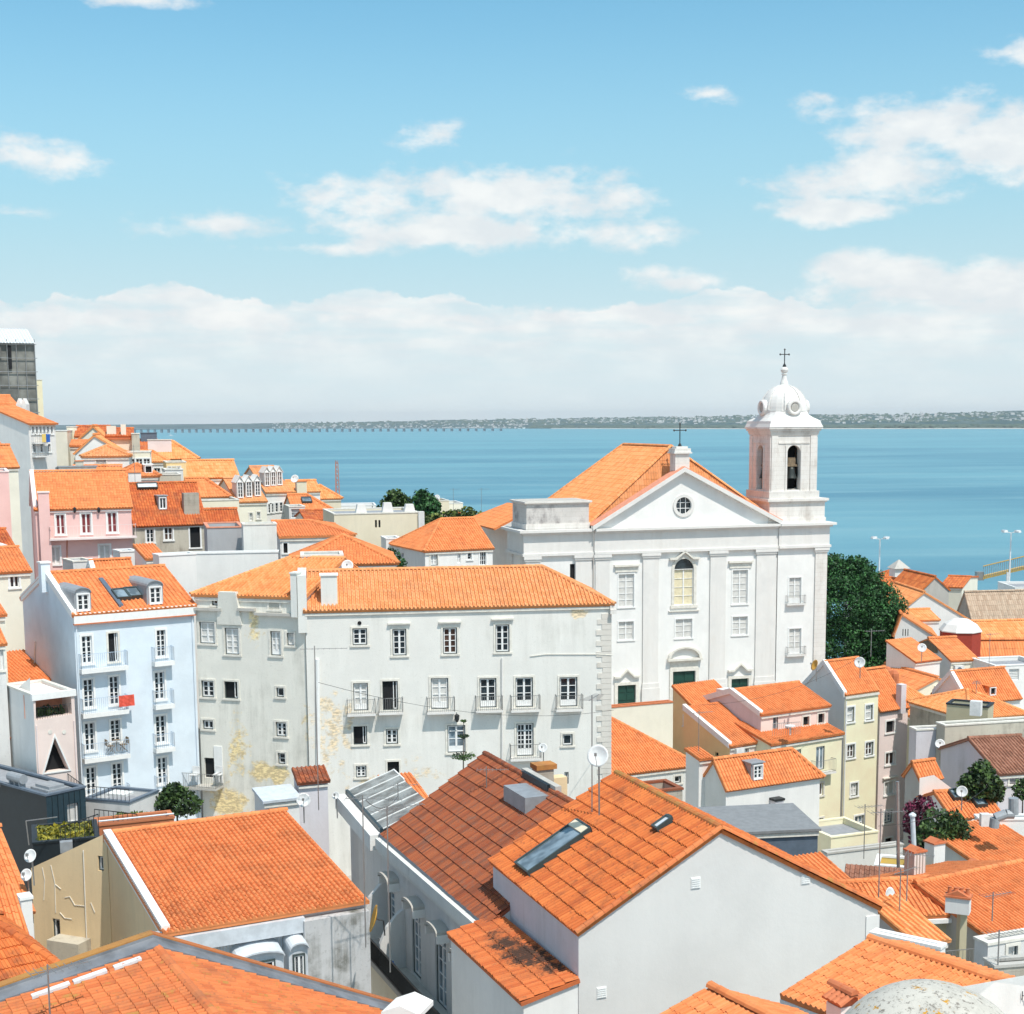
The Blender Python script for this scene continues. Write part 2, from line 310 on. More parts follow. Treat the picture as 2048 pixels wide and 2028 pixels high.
o = link('water', fastmesh('water', wv, [(0, 1, 2, 3)], 'water')); o['kind'] = 'structure'
# ---------------------------------------------------------------- roof tiles (real geometry)
PROF = {'hi': ([0, .07, .2, .38, .52, .60, .80], [.0, .55, .95, .95, .55, .0, -.12]), 'mid': ([0, .15, .42, .6], [0, 1, 1, 0]), 'rib': ([0, .25, .5, .75], [0, .8, .8, 0])}
def tile_field(parent, poly, e0, e1, mt, pitch=.24, course=.38, amp=.075, prof='mid', near=0, lift=.022):
    O = e0; x = (e1 - e0).normalized(); nr = None
    for i in range(len(poly) - 2):
        c = (poly[i + 1] - poly[i]).cross(poly[i + 2] - poly[i])
        if c.length > 1e-4: nr = c.normalized(); break
    if nr.z < 0: nr = -nr
    y = nr.cross(x)
    if y.z < 0: y = -y
    P2 = np.array([[(p - O).dot(x), (p - O).dot(y)] for p in poly])
    if sum(P2[i][0] * P2[(i + 1) % len(P2)][1] - P2[(i + 1) % len(P2)][0] * P2[i][1] for i in range(len(P2))) < 0: P2 = P2[::-1]
    x0, y0 = P2.min(0); x1, y1 = P2.max(0)
    I = np.arange(math.floor(x0 / pitch), math.ceil(x1 / pitch) + 1); J = np.arange(math.floor(y0 / course), math.ceil(y1 / course) + 1)
    gi, gj = np.meshgrid(I, J); cx = (gi.ravel() + .4) * pitch; cy = (gj.ravel() + .5) * course
    edges = []
    for i in range(len(P2)):
        a = P2[i]; b = P2[(i + 1) % len(P2)]; d = b - a; L = np.hypot(*d)
        if L > 1e-6: edges.append((a, np.array([d[1], -d[0]]) / L))
    def outd(px, py): return np.max([(px - a[0]) * n[0] + (py - a[1]) * n[1] for a, n in edges], axis=0)
    dc = outd(cx, cy); keep = dc < .0; ti = gi.ravel()[keep]; tj = gj.ravel()[keep]; cx = cx[keep]; cy = cy[keep]; dc = dc[keep]
    if len(ti) == 0: return
    px, ph = PROF[prof]; px = np.array(px) * pitch; ph = np.array(ph) * amp; px = np.append(px, pitch); ph = np.append(ph, ph[-1] if prof == 'hi' else 0)
    X = np.array(x); Y = np.array(y); N = np.array(nr); o3 = np.array(O)
    ind = np.zeros(len(ti), bool)
    if near:
        wx = o3 + cx[:, None] * X + cy[:, None] * Y; d = np.linalg.norm(wx - np.array(CAM), axis=1)
        # only tiles inside the picture count as seen
        q = wx - np.array(CAM); zz = q @ np.array(CF); sxp = PCX + FPX * (q @ np.array(CR)) / zz; syp = PCY - FPX * (q @ np.array(CU_)) / zz
        ok = (dc < -.25) & (sxp > 0) & (sxp < 2048) & (syp < 2028); dd = np.where(ok, d, 1e9); ind[np.argsort(dd)[:near]] = True; ind &= ok
    K = len(px)
    # joined tiles
    a = ~ind; n = a.sum()
    if n:
        bx = ti[a] * pitch; by = tj[a] * course; jit = rng.normal(0, .006, n)
        vx = bx[:, None] + px[None]; rows = []
        for (dy, dz) in ((-.03, lift), (course, 0), (-.03, -.03)):
            hx = (ph[None] if dz != -.03 else ph[None] * 0) + dz + (jit[:, None] if dz > 0 else 0)
            vy = np.repeat((by + dy)[:, None], K, 1); rows.append((vx.copy(), vy, hx + 0 * vx))
        vx = np.stack([r[0] for r in rows], 1).reshape(-1); vy = np.stack([r[1] for r in rows], 1).reshape(-1); vh = np.stack([r[2] for r in rows], 1).reshape(-1)
        for a_, n_ in edges:
            q = np.maximum((vx - a_[0]) * n_[0] + (vy - a_[1]) * n_[1] - .01, 0); vx = vx - q * n_[0]; vy = vy - q * n_[1]
        vs = o3 + vx[:, None] * X + vy[:, None] * Y + (vh + .02)[:, None] * N - np.array(ORG[parent])
        base = (np.arange(n) * 3 * K)[:, None, None]; k = np.arange(K - 1)
        top = np.stack([k, k + 1, k + 1 + K, k + K], 1)[None]; lip = np.stack([k + 2 * K, k + 2 * K + 1, k + 1, k], 1)[None]
        fs = np.concatenate([top + base, lip + base], 1).reshape(-1, 4)
        r = np.repeat(rng.random(n), 2 * (K - 1))
        o = link('roof_tiles', fastmesh('roof_tiles', vs, fs, mt, r), parent, ORG[parent]); o['kind'] = 'stuff'
    if ind.any():
        me = None; rot = Matrix((x, y, nr)).transposed()
        vs = []; 
        for (dy, dz) in ((-.03, lift), (course, 0), (-.03, lift - .022), (course, -.022)): vs += [(px[i], dy, ph[i] + dz) for i in range(K)]
        fs = []
        for i in range(K - 1): fs += [(i, i + 1, K + i + 1, K + i), (2 * K + i, i + 2 * K + 1, i + 1, i)]
        fs += [(0, K, 3 * K, 2 * K)]
        me = fastmesh('tile', vs, fs, mt)
        for i, j in zip(ti[ind], tj[ind]):
            jt = random.gauss(0, .008); p = O + x * (i * pitch + random.gauss(0, .004)) + y * (j * course + random.gauss(0, .01)) + nr * (.022 + abs(jt))
            link('tile', me, parent, p, rot @ Matrix.Rotation(random.gauss(0, .006), 3, 'Z'))
def roof_plane(parent, poly, e0, e1, mt, tiles=True, th=.14, **k):
    """solid roof slab with the tiles as its sub-parts"""
    c = None
    for i in range(len(poly) - 2):
        c = (poly[i + 1] - poly[i]).cross(poly[i + 2] - poly[i])
        if c.length > 1e-4: c = c.normalized(); break
    if c.z < 0: c = -c
    o = MB().prism([p - c * th for p in poly], c * th).build('roof', mt, parent)
    if tiles: tile_field(o, poly, e0, e1, mt, **k)
    return o
def ridge_caps(parent, a, b, mt, r=.12, near=False, name='ridge_tile'):
    a = V(a); b = V(b); d = b - a; L = d.length
    if L < .3: return
    d.normalize(); sd = d.cross(UP).normalized(); up = sd.cross(d).normalized(); up = -up if up.z < 0 else up
    n = max(1, round(L / .42)); s = L / n
    def seg(mb, O, r0, r1):
        for k, (q, rr) in enumerate(((O, r0), (O + d * (s + .04), r1))):
            mb.v += [q + sd * rr * 1.15 * cos(pi * i / 5) + up * rr * sin(pi * i / 5) * 1.1 for i in range(6)]
        k = len(mb.v) - 12; mb.f += [[k + i, k + i + 1, k + 7 + i, k + 6 + i] for i in range(5)] + [[k, k + 1, k + 2, k + 3, k + 4, k + 5], [k + 6 + i for i in range(5, -1, -1)]]
    if near:
        mb = MB(); seg(mb, V((0, 0, 0)), r * 1.1, r * .95); me = fastmesh(name, mb.v, mb.f, mt, None, False)
        for i in range(n): link(name, me, parent, a + d * s * i + up * (.03 + random.random() * .01))
    else:
        mb = MB()
        for i in range(n): seg(mb, a + d * s * i + up * .03, r * 1.1, r * .95)
        mb.build('ridge_cap', mt, parent, rnd=np.repeat(rng.random(n), 7))

# ---------------------------------------------------------------- walls with real openings, windows, balconies
class Wall:
    def __init__(s, O, t, top, zb):
        """O: reference corner; t: left-to-right seen from outside; top: [(u,z)] outline left to right; zb: z of the bottom"""
        s.O = V(O); s.t = t; s.n = V((t.y, -t.x, 0)); s.top = top; s.zb = zb; s.holes = []
    def uv(s, px, py): P = plane_hit(px, py, s.O, s.n) - s.O; return P.dot(s.t), P.z
    def rect(s, x0, y0, x1, y1):
        xm = (x0 + x1) / 2; ym = (y0 + y1) / 2
        u0 = s.uv(x0, ym)[0]; u1 = s.uv(x1, ym)[0]; a = s.uv(xm, y1)[1]; b = s.uv(xm, y0)[1]; return u0, u1, a, b
    def pt(s, u, z, out=0.): return s.O + s.t * u + UP * z + s.n * out
    def build(s, parent, mt, th=.0, name='wall'):
        L = s.top[-1][0]; outer = [(s.top[0][0], s.zb - s.O.z)] + [(u, z) for u, z in s.top][0:] + [(L, s.zb - s.O.z)]
        loops = [outer] + [h[0] for h in s.holes]
        flat = [p for l in loops for p in l]
        tri = tessellate_polygon([[V((p[0], p[1], 0)) for p in l] for l in loops]) if s.holes else [list(range(len(outer)))]
        mb = MB(); mb.v = [s.pt(*p) for p in flat]; mb.f = [list(q) for q in tri]
        for h, dep in s.holes:
            for i in range(len(h)):
                a, b = h[i], h[(i + 1) % len(h)]; mb.poly([s.pt(*a), s.pt(*b), s.pt(*b, -dep), s.pt(*a, -dep)])
        s.obj = mb.build(name, mt, parent); return s.obj
_wc = {}
def _wmesh(style, w, h, rows, cols):
    """window parts in local coordinates: x along the wall, y into the wall, z up, origin bottom left of the opening"""
    key = (style, round(w, 2), round(h, 2), rows, cols)
    if key in _wc: return _wc[key]
    X, Y = V((1, 0, 0)), V((0, 1, 0)); O = V((0, 0, 0)); dk = {'c': 'curtain', 'y': 'curtain_warm', 'r': 'redwood', 'v': 'void', 'b': 'glass_brown', 's': 'glass_sky', 'o': 'void', 'G': 'green_door'}.get(style[0], 'glass')
    g = MB().box(O, X, Y, 0, w, .17, .2, 0, h); parts = {'glass': (g, dk)}
    fr = MB(); e = .07 if w > .6 else .05; d0, d1 = .11, .17
    if style[0] not in 'vG':
        if 'd' in style:
            dm = MB(); q = .05
            for a in ((0, q, 0, h), (w - q, w, 0, h), (q, w - q, 0, q), (q, w - q, h - q, h)): dm.box(O, X, Y, a[0], a[1], .07, .16, a[2], a[3])
            parts['casing'] = (dm, 'frame_dark'); x0, x1, z0, z1 = q, w - q, q, h - q
        else: x0, x1, z0, z1 = 0, w, 0, h
        if style[0] == 'o': # one leaf swung in
            fr.box(O, X, Y, x1 - (x1 - x0) * .28, x1 - (x1 - x0) * .28 + .05, d0, .16, z0, z1); fr.box(O, X, Y, x1 - .06, x1, d0, .16, z0, z1); fr.box(O, X, Y, x1 - (x1 - x0) * .28, x1, d0, .16, z0, z0 + .07)
        else:
            for a in ((x0, x0 + e, z0, z1), (x1 - e, x1, z0, z1), (x0 + e, x1 - e, z0, z0 + e), (x0 + e, x1 - e, z1 - e, z1)): fr.box(O, X, Y, a[0], a[1], d0, d1, a[2], a[3])
            zz = z0 + e
            if 'p' in style: fr.box(O, X, Y, x0 + e, x1 - e, d0 + .02, d1, z0 + e, z0 + h * .2); zz = z0 + h * .2  # solid lower panel of a balcony door
            zt = z1 - e
            if 't' in style: zt = z0 + (z1 - z0) * .77; fr.box(O, X, Y, x0 + e, x1 - e, d0, d1, zt, zt + .07)
            for c in range(1, cols):
                xc = x0 + (x1 - x0) * c / cols; hw = e * .9 if (cols % 2 == 0 and c == cols // 2) else .022
                fr.box(O, X, Y, xc - hw, xc + hw, d0, d1, zz, z1 - e)
            for r in range(1, rows):
                zr = zz + (zt - zz) * r / rows; fr.box(O, X, Y, x0 + e, x1 - e, d0 + .015, d1 - .003, zr - .02, zr + .02)
        parts['frame'] = (fr, 'frame' if style[0] != 'r' else 'frame')
    elif style[0] == 'G':
        for i in range(2):
            for j in range(3): fr.box(O, X, Y, w * (.06 + .48 * i), w * (.46 + .48 * i), .12, .17, h * (.04 + .33 * j), h * (.30 + .33 * j))
        parts['door_panel'] = (fr, 'green_door')
    sr = MB(); q = .13; tz = 'trim'
    if 'x' not in style:
        for a in ((-q, 0, 0, h), (w, w + q, 0, h), (-q, w + q, h, h + q)): sr.box(O, X, Y, a[0], a[1], -.045, .02, a[2], a[3])
        parts['surround'] = (sr, 'trim_white' if 'w' in style else tz)
        parts['sill'] = (MB().box(O, X, Y, -q - .04, w + q + .04, -.09, .05, -.12, 0), 'trim_white' if 'w' in style else tz)
    if 'h' in style: parts['hood'] = (MB().box(O, X, Y, -.28, w + .28, -.2, .03, h + .32, h + .42), 'trim')
    res = {k: fastmesh(k if k != 'glass' else 'window', m_.v, m_.f, mt) for k, (m_, mt) in parts.items() if m_.f}
    _wc[key] = res; return res
def window(h, wall, u0, u1, z0, z1, style='w', rows=3, cols=2, name='window'):
    """cuts the opening and fills it; style letters: w/c/y/r/v/b/s/o/G = glazing, d = dark casing, p = panelled door foot, t = transom, x = no trim, h = hood"""
    wd = round((u1 - u0) / .02) * .02; hh = round((z1 - z0) / .02) * .02
    if wd < .1 or hh < .1: return
    u1 = u0 + wd; z1 = z0 + hh
    L = wall.top[-1][0]
    if -.6 < u0 < .22: u1 += .22 - u0; u0 = .22
    if u0 < .05 or u1 > L - .05: return
    wall.holes.append(([(u0, z0), (u1, z0), (u1, z1), (u0, z1)], .2))
    res = _wmesh(style, wd, hh, rows, cols); rot = Matrix((wall.t, -wall.n, UP)).transposed(); p = wall.pt(u0, z0)
    if style[0] == 'G': name = 'door'
    o = link(name, res['glass'], h, p, rot)
    for k in res:
        if k != 'glass': c = link(k, res[k], o); c.location = (0, 0, 0); ORG[c] = p
    return o
def winpx(h, wall, spec):
    st, x0, y0, x1, y1 = spec[:5]; rc = spec[5:] or (3, 2)
    window(h, wall, *wall.rect(x0, y0, x1, y1), style=st, rows=rc[0], cols=rc[1])
def balcony(h, wall, u0, u1, z, dep=.55, hgt=.95, mt='rail', slab='stone_clean', step=.13, sth=.14, b=.012):
    mb = MB().box(wall.O, wall.t, wall.n, u0, u1, 0, dep, z - sth, z); o = mb.build('balcony', slab, h); r = MB()
    pts = [(u0 + .03, 0), (u0 + .03, dep - .04), (u1 - .03, dep - .04), (u1 - .03, 0)]
    P = lambda u, q, zz: wall.O + wall.t * u + wall.n * q + UP * zz
    for a, c in zip(pts, pts[1:]):
        L = hypot(c[0] - a[0], c[1] - a[1]); n = max(1, int(L / step)); d = ((c[0] - a[0]) / L, (c[1] - a[1]) / L)
        for zz in (z + .06, z + hgt): r.tube(P(*a, zz), P(*c, zz), b * 1.7, 4)
        for i in range(n + 1): q = (a[0] + d[0] * L * i / n, a[1] + d[1] * L * i / n); r.tube(P(*q, z), P(*q, z + hgt), b, 4)
    r.build('railing', mt, o); return o
def balpx(h, wall, x0, x1, y, **k):
    u0 = wall.uv(x0, y)[0]; u1 = wall.uv(x1, y)[0]; z = wall.uv((x0 + x1) / 2, y)[1]; return balcony(h, wall, u0, u1, z, **k)

# ---------------------------------------------------------------- houses
class H: pass
def house(name, label, cat, A, px1, th, D=None, ridge=None, back=None, roof='gx', rise=1.5, wm='white', lm=None, rm=None, tm='tile', base=None, w=(), lw=(), rw=(), oh=.22, near=0, peak=None, py1=None,
          bpeak=None, tk=None, rf=.5, group=None, cap=None, capnear=False, verge=None, eave='trim', parapet=.35, top=None, coping=None, auto=None, lauto=None, zb=0., Lw=None, saz=None, hipend=None, tiles=True, cornice=.12, eaveoh=None):
    h = H(); FL = W(*A); t = az_(th); s = az_(th + 90 if saz is None else saz); h.FL, h.t, h.s = FL, t, s; d0 = A[2]
    L = u_at_px(FL, t, px1); w1 = None
    if Lw: L = Lw
    if L <= 0 or L > 80: print('BAD L', L, label); L = 6.
    if ridge:
        w1, rise = wz_at(FL, s, *ridge)
        if not (1.2 < w1 < 10.5):   # ridge direction too close to the line of sight: take a usual depth and read off the height only
            w1 = 4. if D is None else D / 2; q = FL + s * w1; rise = (CAM + ray(proj(q)[0], ridge[1]) * q.y).z - FL.z
            if not .3 < rise < 5: print('BAD rise', label, round(rise, 2)); rise = 1.5
        if D is None: D = 2 * w1
    if back:
        D = u_at_px(FL, s, back)
        if not (0 < D < 60): print('BAD back', label, D); D = 8.
    if D is None: D = 8.
    if w1 is None: w1 = D * rf
    if hipend: a_, rise = wz_at(FL + t * L, (s - t).normalized(), *hipend); w1 = a_ / 2 ** .5; D = 2 * w1; print('hipend', w1, rise)
    h.L, h.D, h.w1, h.rise = L, D, w1, rise
    zr1 = 0.
    if py1 is not None: zr1 = wz_at(FL, t, px1, py1)[1]
    up, zp = L / 2, rise
    if peak: up, zp = wz_at(FL, t, *peak)
    if bpeak: up, zp = wz_at(FL + s * D, t, *bpeak); L = up * 2
    P = lambda u, ww, z: FL + t * u + s * ww + UP * z
    root = h.root = thing(name, label, cat, (P(L / 2, D / 2, 0).x, P(L / 2, D / 2, 0).y, min(ground_z(*P(a, b, 0).xy) for a in (0, L) for b in (0, D))), group)
    zbase = (min(ground_z(*P(a, b, 0).xy) for a in (0, L) for b in (0, D)) - .6) if base is None else base; h.zbase = zbase
    ft = [(0, 0), (L, 0)]; lt = [(0, 0), (D, 0)]; rt = [(0, 0), (D, 0)]; bt = [(0, 0), (L, 0)]; planes = []; caps = []; eo = oh if eaveoh is None else eaveoh
    if roof in ('gx', 'hip', 'hipr', 'hipl'):
        zbk = zb; kf = rise / w1; kb = (rise - zbk) / max(.3, D - w1)
        ha = min(w1, L / 2) if roof in ('hip', 'hipl') else 0; hb = min(w1, L / 2) if roof in ('hip', 'hipr') else 0
        lo = -oh * .6 if not ha else -eo; ro = L + (oh * .6 if not hb else eo)
        e = eo; F0, F1 = P(lo, -e, -e * kf), P(ro, -e, -e * kf); B0, B1 = P(lo, D + e, zbk - e * kb), P(ro, D + e, zbk - e * kb)
        R0, R1 = P(ha if ha else lo, w1, rise), P(L - hb if hb else ro, w1, rise)
        planes = [([F0, F1, R1, R0], F0, F1), ([B1, B0, R0, R1], B1, B0)]; caps = [(R0, R1)]
        if ha: planes.append(([B0, F0, R0], B0, F0)); caps += [(F0, R0), (B0, R0)]
        else: lt = [(0, zbk), (D - w1, rise), (D, 0)]
        if hb: planes.append(([F1, B1, R1], F1, B1)); caps += [(F1, R1), (B1, R1)]
        else: rt = [(0, 0), (w1, rise), (D, zbk)]
        bt = [(0, zbk), (L, zbk)]
        if ha: lt = [(0, zbk), (D, 0)]
        if hb: rt = [(0, 0), (D, zbk)]
    elif roof == 'pyr':
        e = eo; k = rise / (min(L, D) / 2); z = -e * k; a, b, c_, d_ = P(-e, -e, z), P(L + e, -e, z), P(L + e, D + e, z), P(-e, D + e, z); ap = P(L / 2, D / 2, rise)
        for q, r_ in ((a, b), (b, c_), (c_, d_), (d_, a)): planes.append(([q, r_, ap], q, r_)); caps.append((q, ap))
    elif roof == 'gy':
        e = eo; kl = zp / up; kr = (zp - zr1) / (L - up); f0, b0 = -oh * .7, D + oh * .7
        ql = [P(-e, b0, -e * kl), P(-e, f0, -e * kl), P(up, f0, zp), P(up, b0, zp)]; qr = [P(L + e, f0, zr1 - e * kr), P(L + e, b0, zr1 - e * kr), P(up, b0, zp), P(up, f0, zp)]
        planes = [(ql, ql[0], ql[1]), (qr, qr[0], qr[1])]; caps = [(P(up, f0, zp), P(up, b0, zp))]
        ft = [(0, 0), (up, zp), (L, zr1)]; rt = [(0, zr1), (D, zr1)]; bt = [(0, zr1), (L - up, zp), (L, 0)]
    elif roof == 'shed':
        e = eo; k = rise / D; q = [P(-oh * .5, -e, -e * k), P(L + oh * .5, -e, -e * k), P(L + oh * .5, D + oh * .3, rise), P(-oh * .5, D + oh * .3, rise)]
        planes = [(q, q[0], q[1])] if rise > 0 else [(q, q[2], q[3])]
        lt = [(0, rise), (D, 0)]; rt = [(0, 0), (D, rise)]; bt = [(0, rise), (L, rise)]
    elif roof == 'sx':
        e = eo; z1 = zr1 if py1 is not None else rise; k = z1 / L; q = [P(-e, D + oh * .3, -e * k), P(-e, -oh * .7, -e * k), P(L + .02, -oh * .7, z1), P(L + .02, D + oh * .3, z1)]
        if z1 < 0: q = [P(0, D, 0), P(0, 0, 0), P(L + e, 0, z1 + e * k), P(L + e, D, z1 + e * k)]
        planes = [(q, q[0], q[1])] if z1 > 0 else [(q, q[2], q[3])]
        ft = [(0, 0), (L, z1)]; rt = [(0, z1), (D, z1)]; bt = [(0, z1), (L, 0)]
    if top: ft = [wz_at(FL, t, *p) for p in top]; ft[0] = (0, ft[0][1]); ft[-1] = (L, ft[-1][1])
    dz = -.16 if roof != 'flat' else 0
    adj = lambda l: [(u, z + dz) for u, z in l]
    h.f = Wall(P(0, 0, 0), t, adj(ft), zbase); h.l = Wall(P(0, D, 0), -s, adj(lt), zbase); h.r = Wall(P(L, 0, 0), s, adj(rt), zbase); h.b = Wall(P(L, D, 0), -t, adj(bt), zbase)
    for q in w: winpx(root, h.f, q)
    for q in lw: winpx(root, h.l, q)
    for q in rw: winpx(root, h.r, q)
    def auto_(wall, spec):
        st, nx_, ny_, ww, hh, z0, dzz = spec; LL = wall.top[-1][0]
        for j in range(ny_):
            for i in range(nx_): uc = LL * (i + .5) / nx_; window(root, wall, uc - ww / 2, uc + ww / 2, z0 - j * dzz - hh, z0 - j * dzz, st)
    if auto: auto_(h.f, auto)
    if lauto: auto_(h.l, lauto)
    h.fin = lambda: (h.f.build(root, wm), h.l.build(root, lm or wm), h.r.build(root, rm or wm), h.b.build(root, wm))
    dist = d0; k = dict(pitch=.24, course=.38, prof='mid')
    if dist > 140: k = dict(pitch=.30, course=.8, prof='rib', amp=.06)
    if dist > 200: k = dict(pitch=.45, course=1.6, prof='rib', amp=.07)
    if near: k = dict(pitch=.23, course=.36, prof='hi', amp=.085)
    if tk: k.update(tk)
    h.planes = []
    for i, (pl, e0, e1) in enumerate(planes):
        ro = roof_plane(root, pl, e0, e1, tm, tiles, near=near if i == 0 else 0, **k); h.planes.append((ro, pl))
    if planes and tiles:
        for a, b in caps: ridge_caps(root, a, b, cap or tm, near=capnear, r=.13 if dist < 140 else .17)
    if roof == 'flat':
        ro = MB().box(FL, t, s, .2, L - .2, .2, D - .2, -parapet - .2, -parapet).build('roof', tm if tm != 'tile' else 'roofgrey', root)
        cp = MB()
        for a in () if top else ((-.05, L + .05, -.05, .22), (-.05, L + .05, D - .22, D + .05), (-.05, .22, .22, D - .22), (L - .22, L + .05, .22, D - .22)): cp.box(FL, t, s, *a, -.02, .09)
        cp.build('coping', coping or ('trim_white' if wm in ('white', 'cream_pale') else 'trim'), root); h.planes.append((ro, [P(0, 0, -parapet), P(L, 0, -parapet), P(L, D, -parapet), P(0, D, -parapet)]))
        # inner faces of the parapet
        ip = MB()
        for a in () if top else ((.19, L - .19, .19, .2), (.19, L - .19, D - .2, D - .19), (.19, .2, .2, D - .2), (L - .2, L - .19, .2, D - .2)): ip.box(FL, t, s, *a, -parapet - .1, -.02)
        ip.build('parapet_inside', wm, root)
    elif cornice and eave:
        c = MB()
        if roof in ('gx', 'hip', 'hipr', 'hipl', 'shed', 'pyr'): c.box(FL, t, s, -.02, L + .02, -cornice, -.003, -.42, -.17 - eo * rise / w1 * .8)
        if roof in ('gy', 'hip', 'pyr'): c.box(FL, t, s, -cornice, -.003, -cornice, D, -.42, -.2)
        c.build('cornice', eave, root)
    if verge:
        for wl in ((lt, 0),):
            pts = [P(-.04, D - u, z) for u, z in lt]; mb = MB()
            for a, b in zip(pts, pts[1:]):
                if (b - a).length > .2: mb.prism([a + UP * -.25 - t * .1, a + UP * .21 - t * .1, a + UP * .21 + t * .24, a - UP * .25 + t * .24], b - a)
            mb.build('verge', verge, root)
    h.P = P; return h
def on_roof(h, px, py, i=0):
    pl = h.planes[i][1]; n = (pl[1] - pl[0]).cross(pl[2] - pl[0]).normalized(); return plane_hit(px, py, pl[0], n)
def chimney(h, px, py, wd, dp, hg, mt='white', capm='tile', i=0, pos=None, pots=0, below=1.2, name='chimney', label=None):
    p = pos if pos is not None else on_roof(h, px, py, i); t, s = h.t, h.s
    o = MB().box(p, t, s, -wd / 2, wd / 2, 0, dp, -below, hg).build(name, mt, h.root)
    if label: o['label'] = label
    c = MB().box(p, t, s, -wd / 2 - .07, wd / 2 + .07, -.07, dp + .07, hg, hg + .1)
    if capm == 'gab': c.prism([p + t * (-wd / 2 - .1) - s * .1 + UP * (hg + .1), p + t * (wd / 2 + .1) - s * .1 + UP * (hg + .1), p - s * .1 + UP * (hg + .1 + wd * .35)], s * (dp + .2))
    if pots:
        for k in range(pots): c.lathe(p + t * (wd * ((k + .5) / pots - .5)) + s * dp / 2 + UP * (hg + .1), [(.11, 0), (.09, .3), (.11, .34)], 8)
    c.build('chimney_cap', 'tile' if capm == 'gab' else capm, o); return o
def dormer(h, x0, y0, x1, y1, kind='shed', wm='zinc', st='w', rows=3, i=0, depth=None, rm=None, name='dormer', ytop=None):
    """dormer whose front wall fills pixel box, standing on roof plane i"""
    p = on_roof(h, (x0 + x1) / 2, y1, i); t, s = h.t, h.s; n = V((t.y, -t.x, 0))
    wl = Wall(p, t, [], 0); u0, u1, z0, z1 = wl.rect(x0, y0, x1, y1); pl = h.planes[i][1]; pn = (pl[1] - pl[0]).cross(pl[2] - pl[0]).normalized()
    if pn.z < 0: pn = -pn
    slope = -(pn.dot(s)) / pn.z; slope = max(slope, .12); dep = (z1 - z0) / slope if depth is None else depth
    O = p + UP * z0; w_ = u1 - u0; hh = z1 - z0; mb = MB(); F = lambda u, ww, z: O + t * u + s * ww + UP * z
    if kind == 'arch': prof = [(u0, 0), (u0, hh * .78)] + [(u0 + w_ * (.5 - .5 * cos(pi * k / 8)), hh * (.78 + .22 * sin(pi * k / 8))) for k in range(1, 8)] + [(u1, hh * .78), (u1, 0)]
    elif kind == 'gable': prof = [(u0, 0), (u0, hh * .72), ((u0 + u1) / 2, hh), (u1, hh * .72), (u1, 0)]
    else: prof = [(u0, 0), (u0, hh), (u1, hh), (u1, 0)]
    mb.prism([F(u, 0, z - .3 if z == 0 else z) for u, z in prof][::-1], s * dep); o = mb.build(name, wm, h.root)
    if kind == 'arch': # rounded metal cover
        a = MB(); q = prof[1:-1]
        for (ua, za), (ub, zb_) in zip(q, q[1:]): a.hexa([F(ua, -.12, za), F(ub, -.12, zb_), F(ub, dep, zb_), F(ua, dep, za), F(ua, -.12, za + .06), F(ub, -.12, zb_ + .06), F(ub, dep, zb_ + .06), F(ua, dep, za + .06)])
        a.build('dormer_roof', rm or wm, o)
    else:
        a = MB(); top = [(u0 - .1, hh + .0), (u1 + .1, hh)] if kind != 'gable' else [(u0 - .1, hh * .72 - .05), ((u0 + u1) / 2, hh + .05), (u1 + .1, hh * .72 - .05)]
        for (ua, za), (ub, zb_) in zip(top, top[1:]): a.hexa([F(ua, -.15, za), F(ub, -.15, zb_), F(ub, dep, zb_), F(ua, dep, za), F(ua, -.15, za + .07), F(ub, -.15, zb_ + .07), F(ub, dep, zb_ + .07), F(ua, dep, za + .07)])
        a.build('dormer_roof', rm or wm, o)
    # window on the front
    ww = w_ * .66; wh = hh * (.66 if kind != 'shed' else .78); res = _wmesh(st + 'x', round(ww / .02) * .02, round(wh / .02) * .02, rows, 2)
    rot = Matrix((t, -n, UP)).transposed(); pp = F((u0 + u1) / 2 - ww / 2, -.19, hh * .08)
    for k in res: link('window_' + k if k != 'glass' else 'window', res[k], o, pp, rot)
    fr = MB(); e = .07
    for a in ((-e, 0, -e, wh + e), (ww, ww + e, -e, wh + e), (0, ww, -e, 0), (0, ww, wh, wh + e)): fr.box(pp, t, s, a[0], a[1], .02, .185, a[2], a[3])
    fr.build('window_case', 'frame', o)
    return o
def skylight(h, px0, py0, px1, py1, i=0, wd=.8, ln=1.2, gl='glass_sky', lab=None):
    """roof window given by centre pixel, width and length"""
    p = on_roof(h, px0, py0, i); pl = h.planes[i][1]; n = (pl[1] - pl[0]).cross(pl[2] - pl[0]).normalized(); n = -n if n.z < 0 else n
    x = (pl[1] - pl[0]).normalized(); y = n.cross(x); y = -y if y.z < 0 else y
    B = lambda a, b, c, d, e, f: MB().hexa([p + x * u + y * v + n * z for z in (e, f) for u, v in ((a, c), (b, c), (b, d), (a, d))])
    o = B(-wd / 2, wd / 2, -ln / 2, ln / 2, .16, .27).build('skylight', gl, h.root); fr = MB()
    for a in ((-wd / 2 - .08, -wd / 2, -ln / 2 - .08, ln / 2 + .08), (wd / 2, wd / 2 + .08, -ln / 2 - .08, ln / 2 + .08), (-wd / 2, wd / 2, -ln / 2 - .08, -ln / 2), (-wd / 2, wd / 2, ln / 2, ln / 2 + .12)):
        fr.hexa([p + x * u + y * v + n * z for z in (0, .33) for u, v in ((a[0], a[2]), (a[1], a[2]), (a[1], a[3]), (a[0], a[3]))])
    fr.build('skylight_frame', 'frame_dark', o); return o, p, x, y, n
def prop(name, label, cat, mb, mt, **k): return mb.build(name, mt, None, label=label, cat=cat, **k)
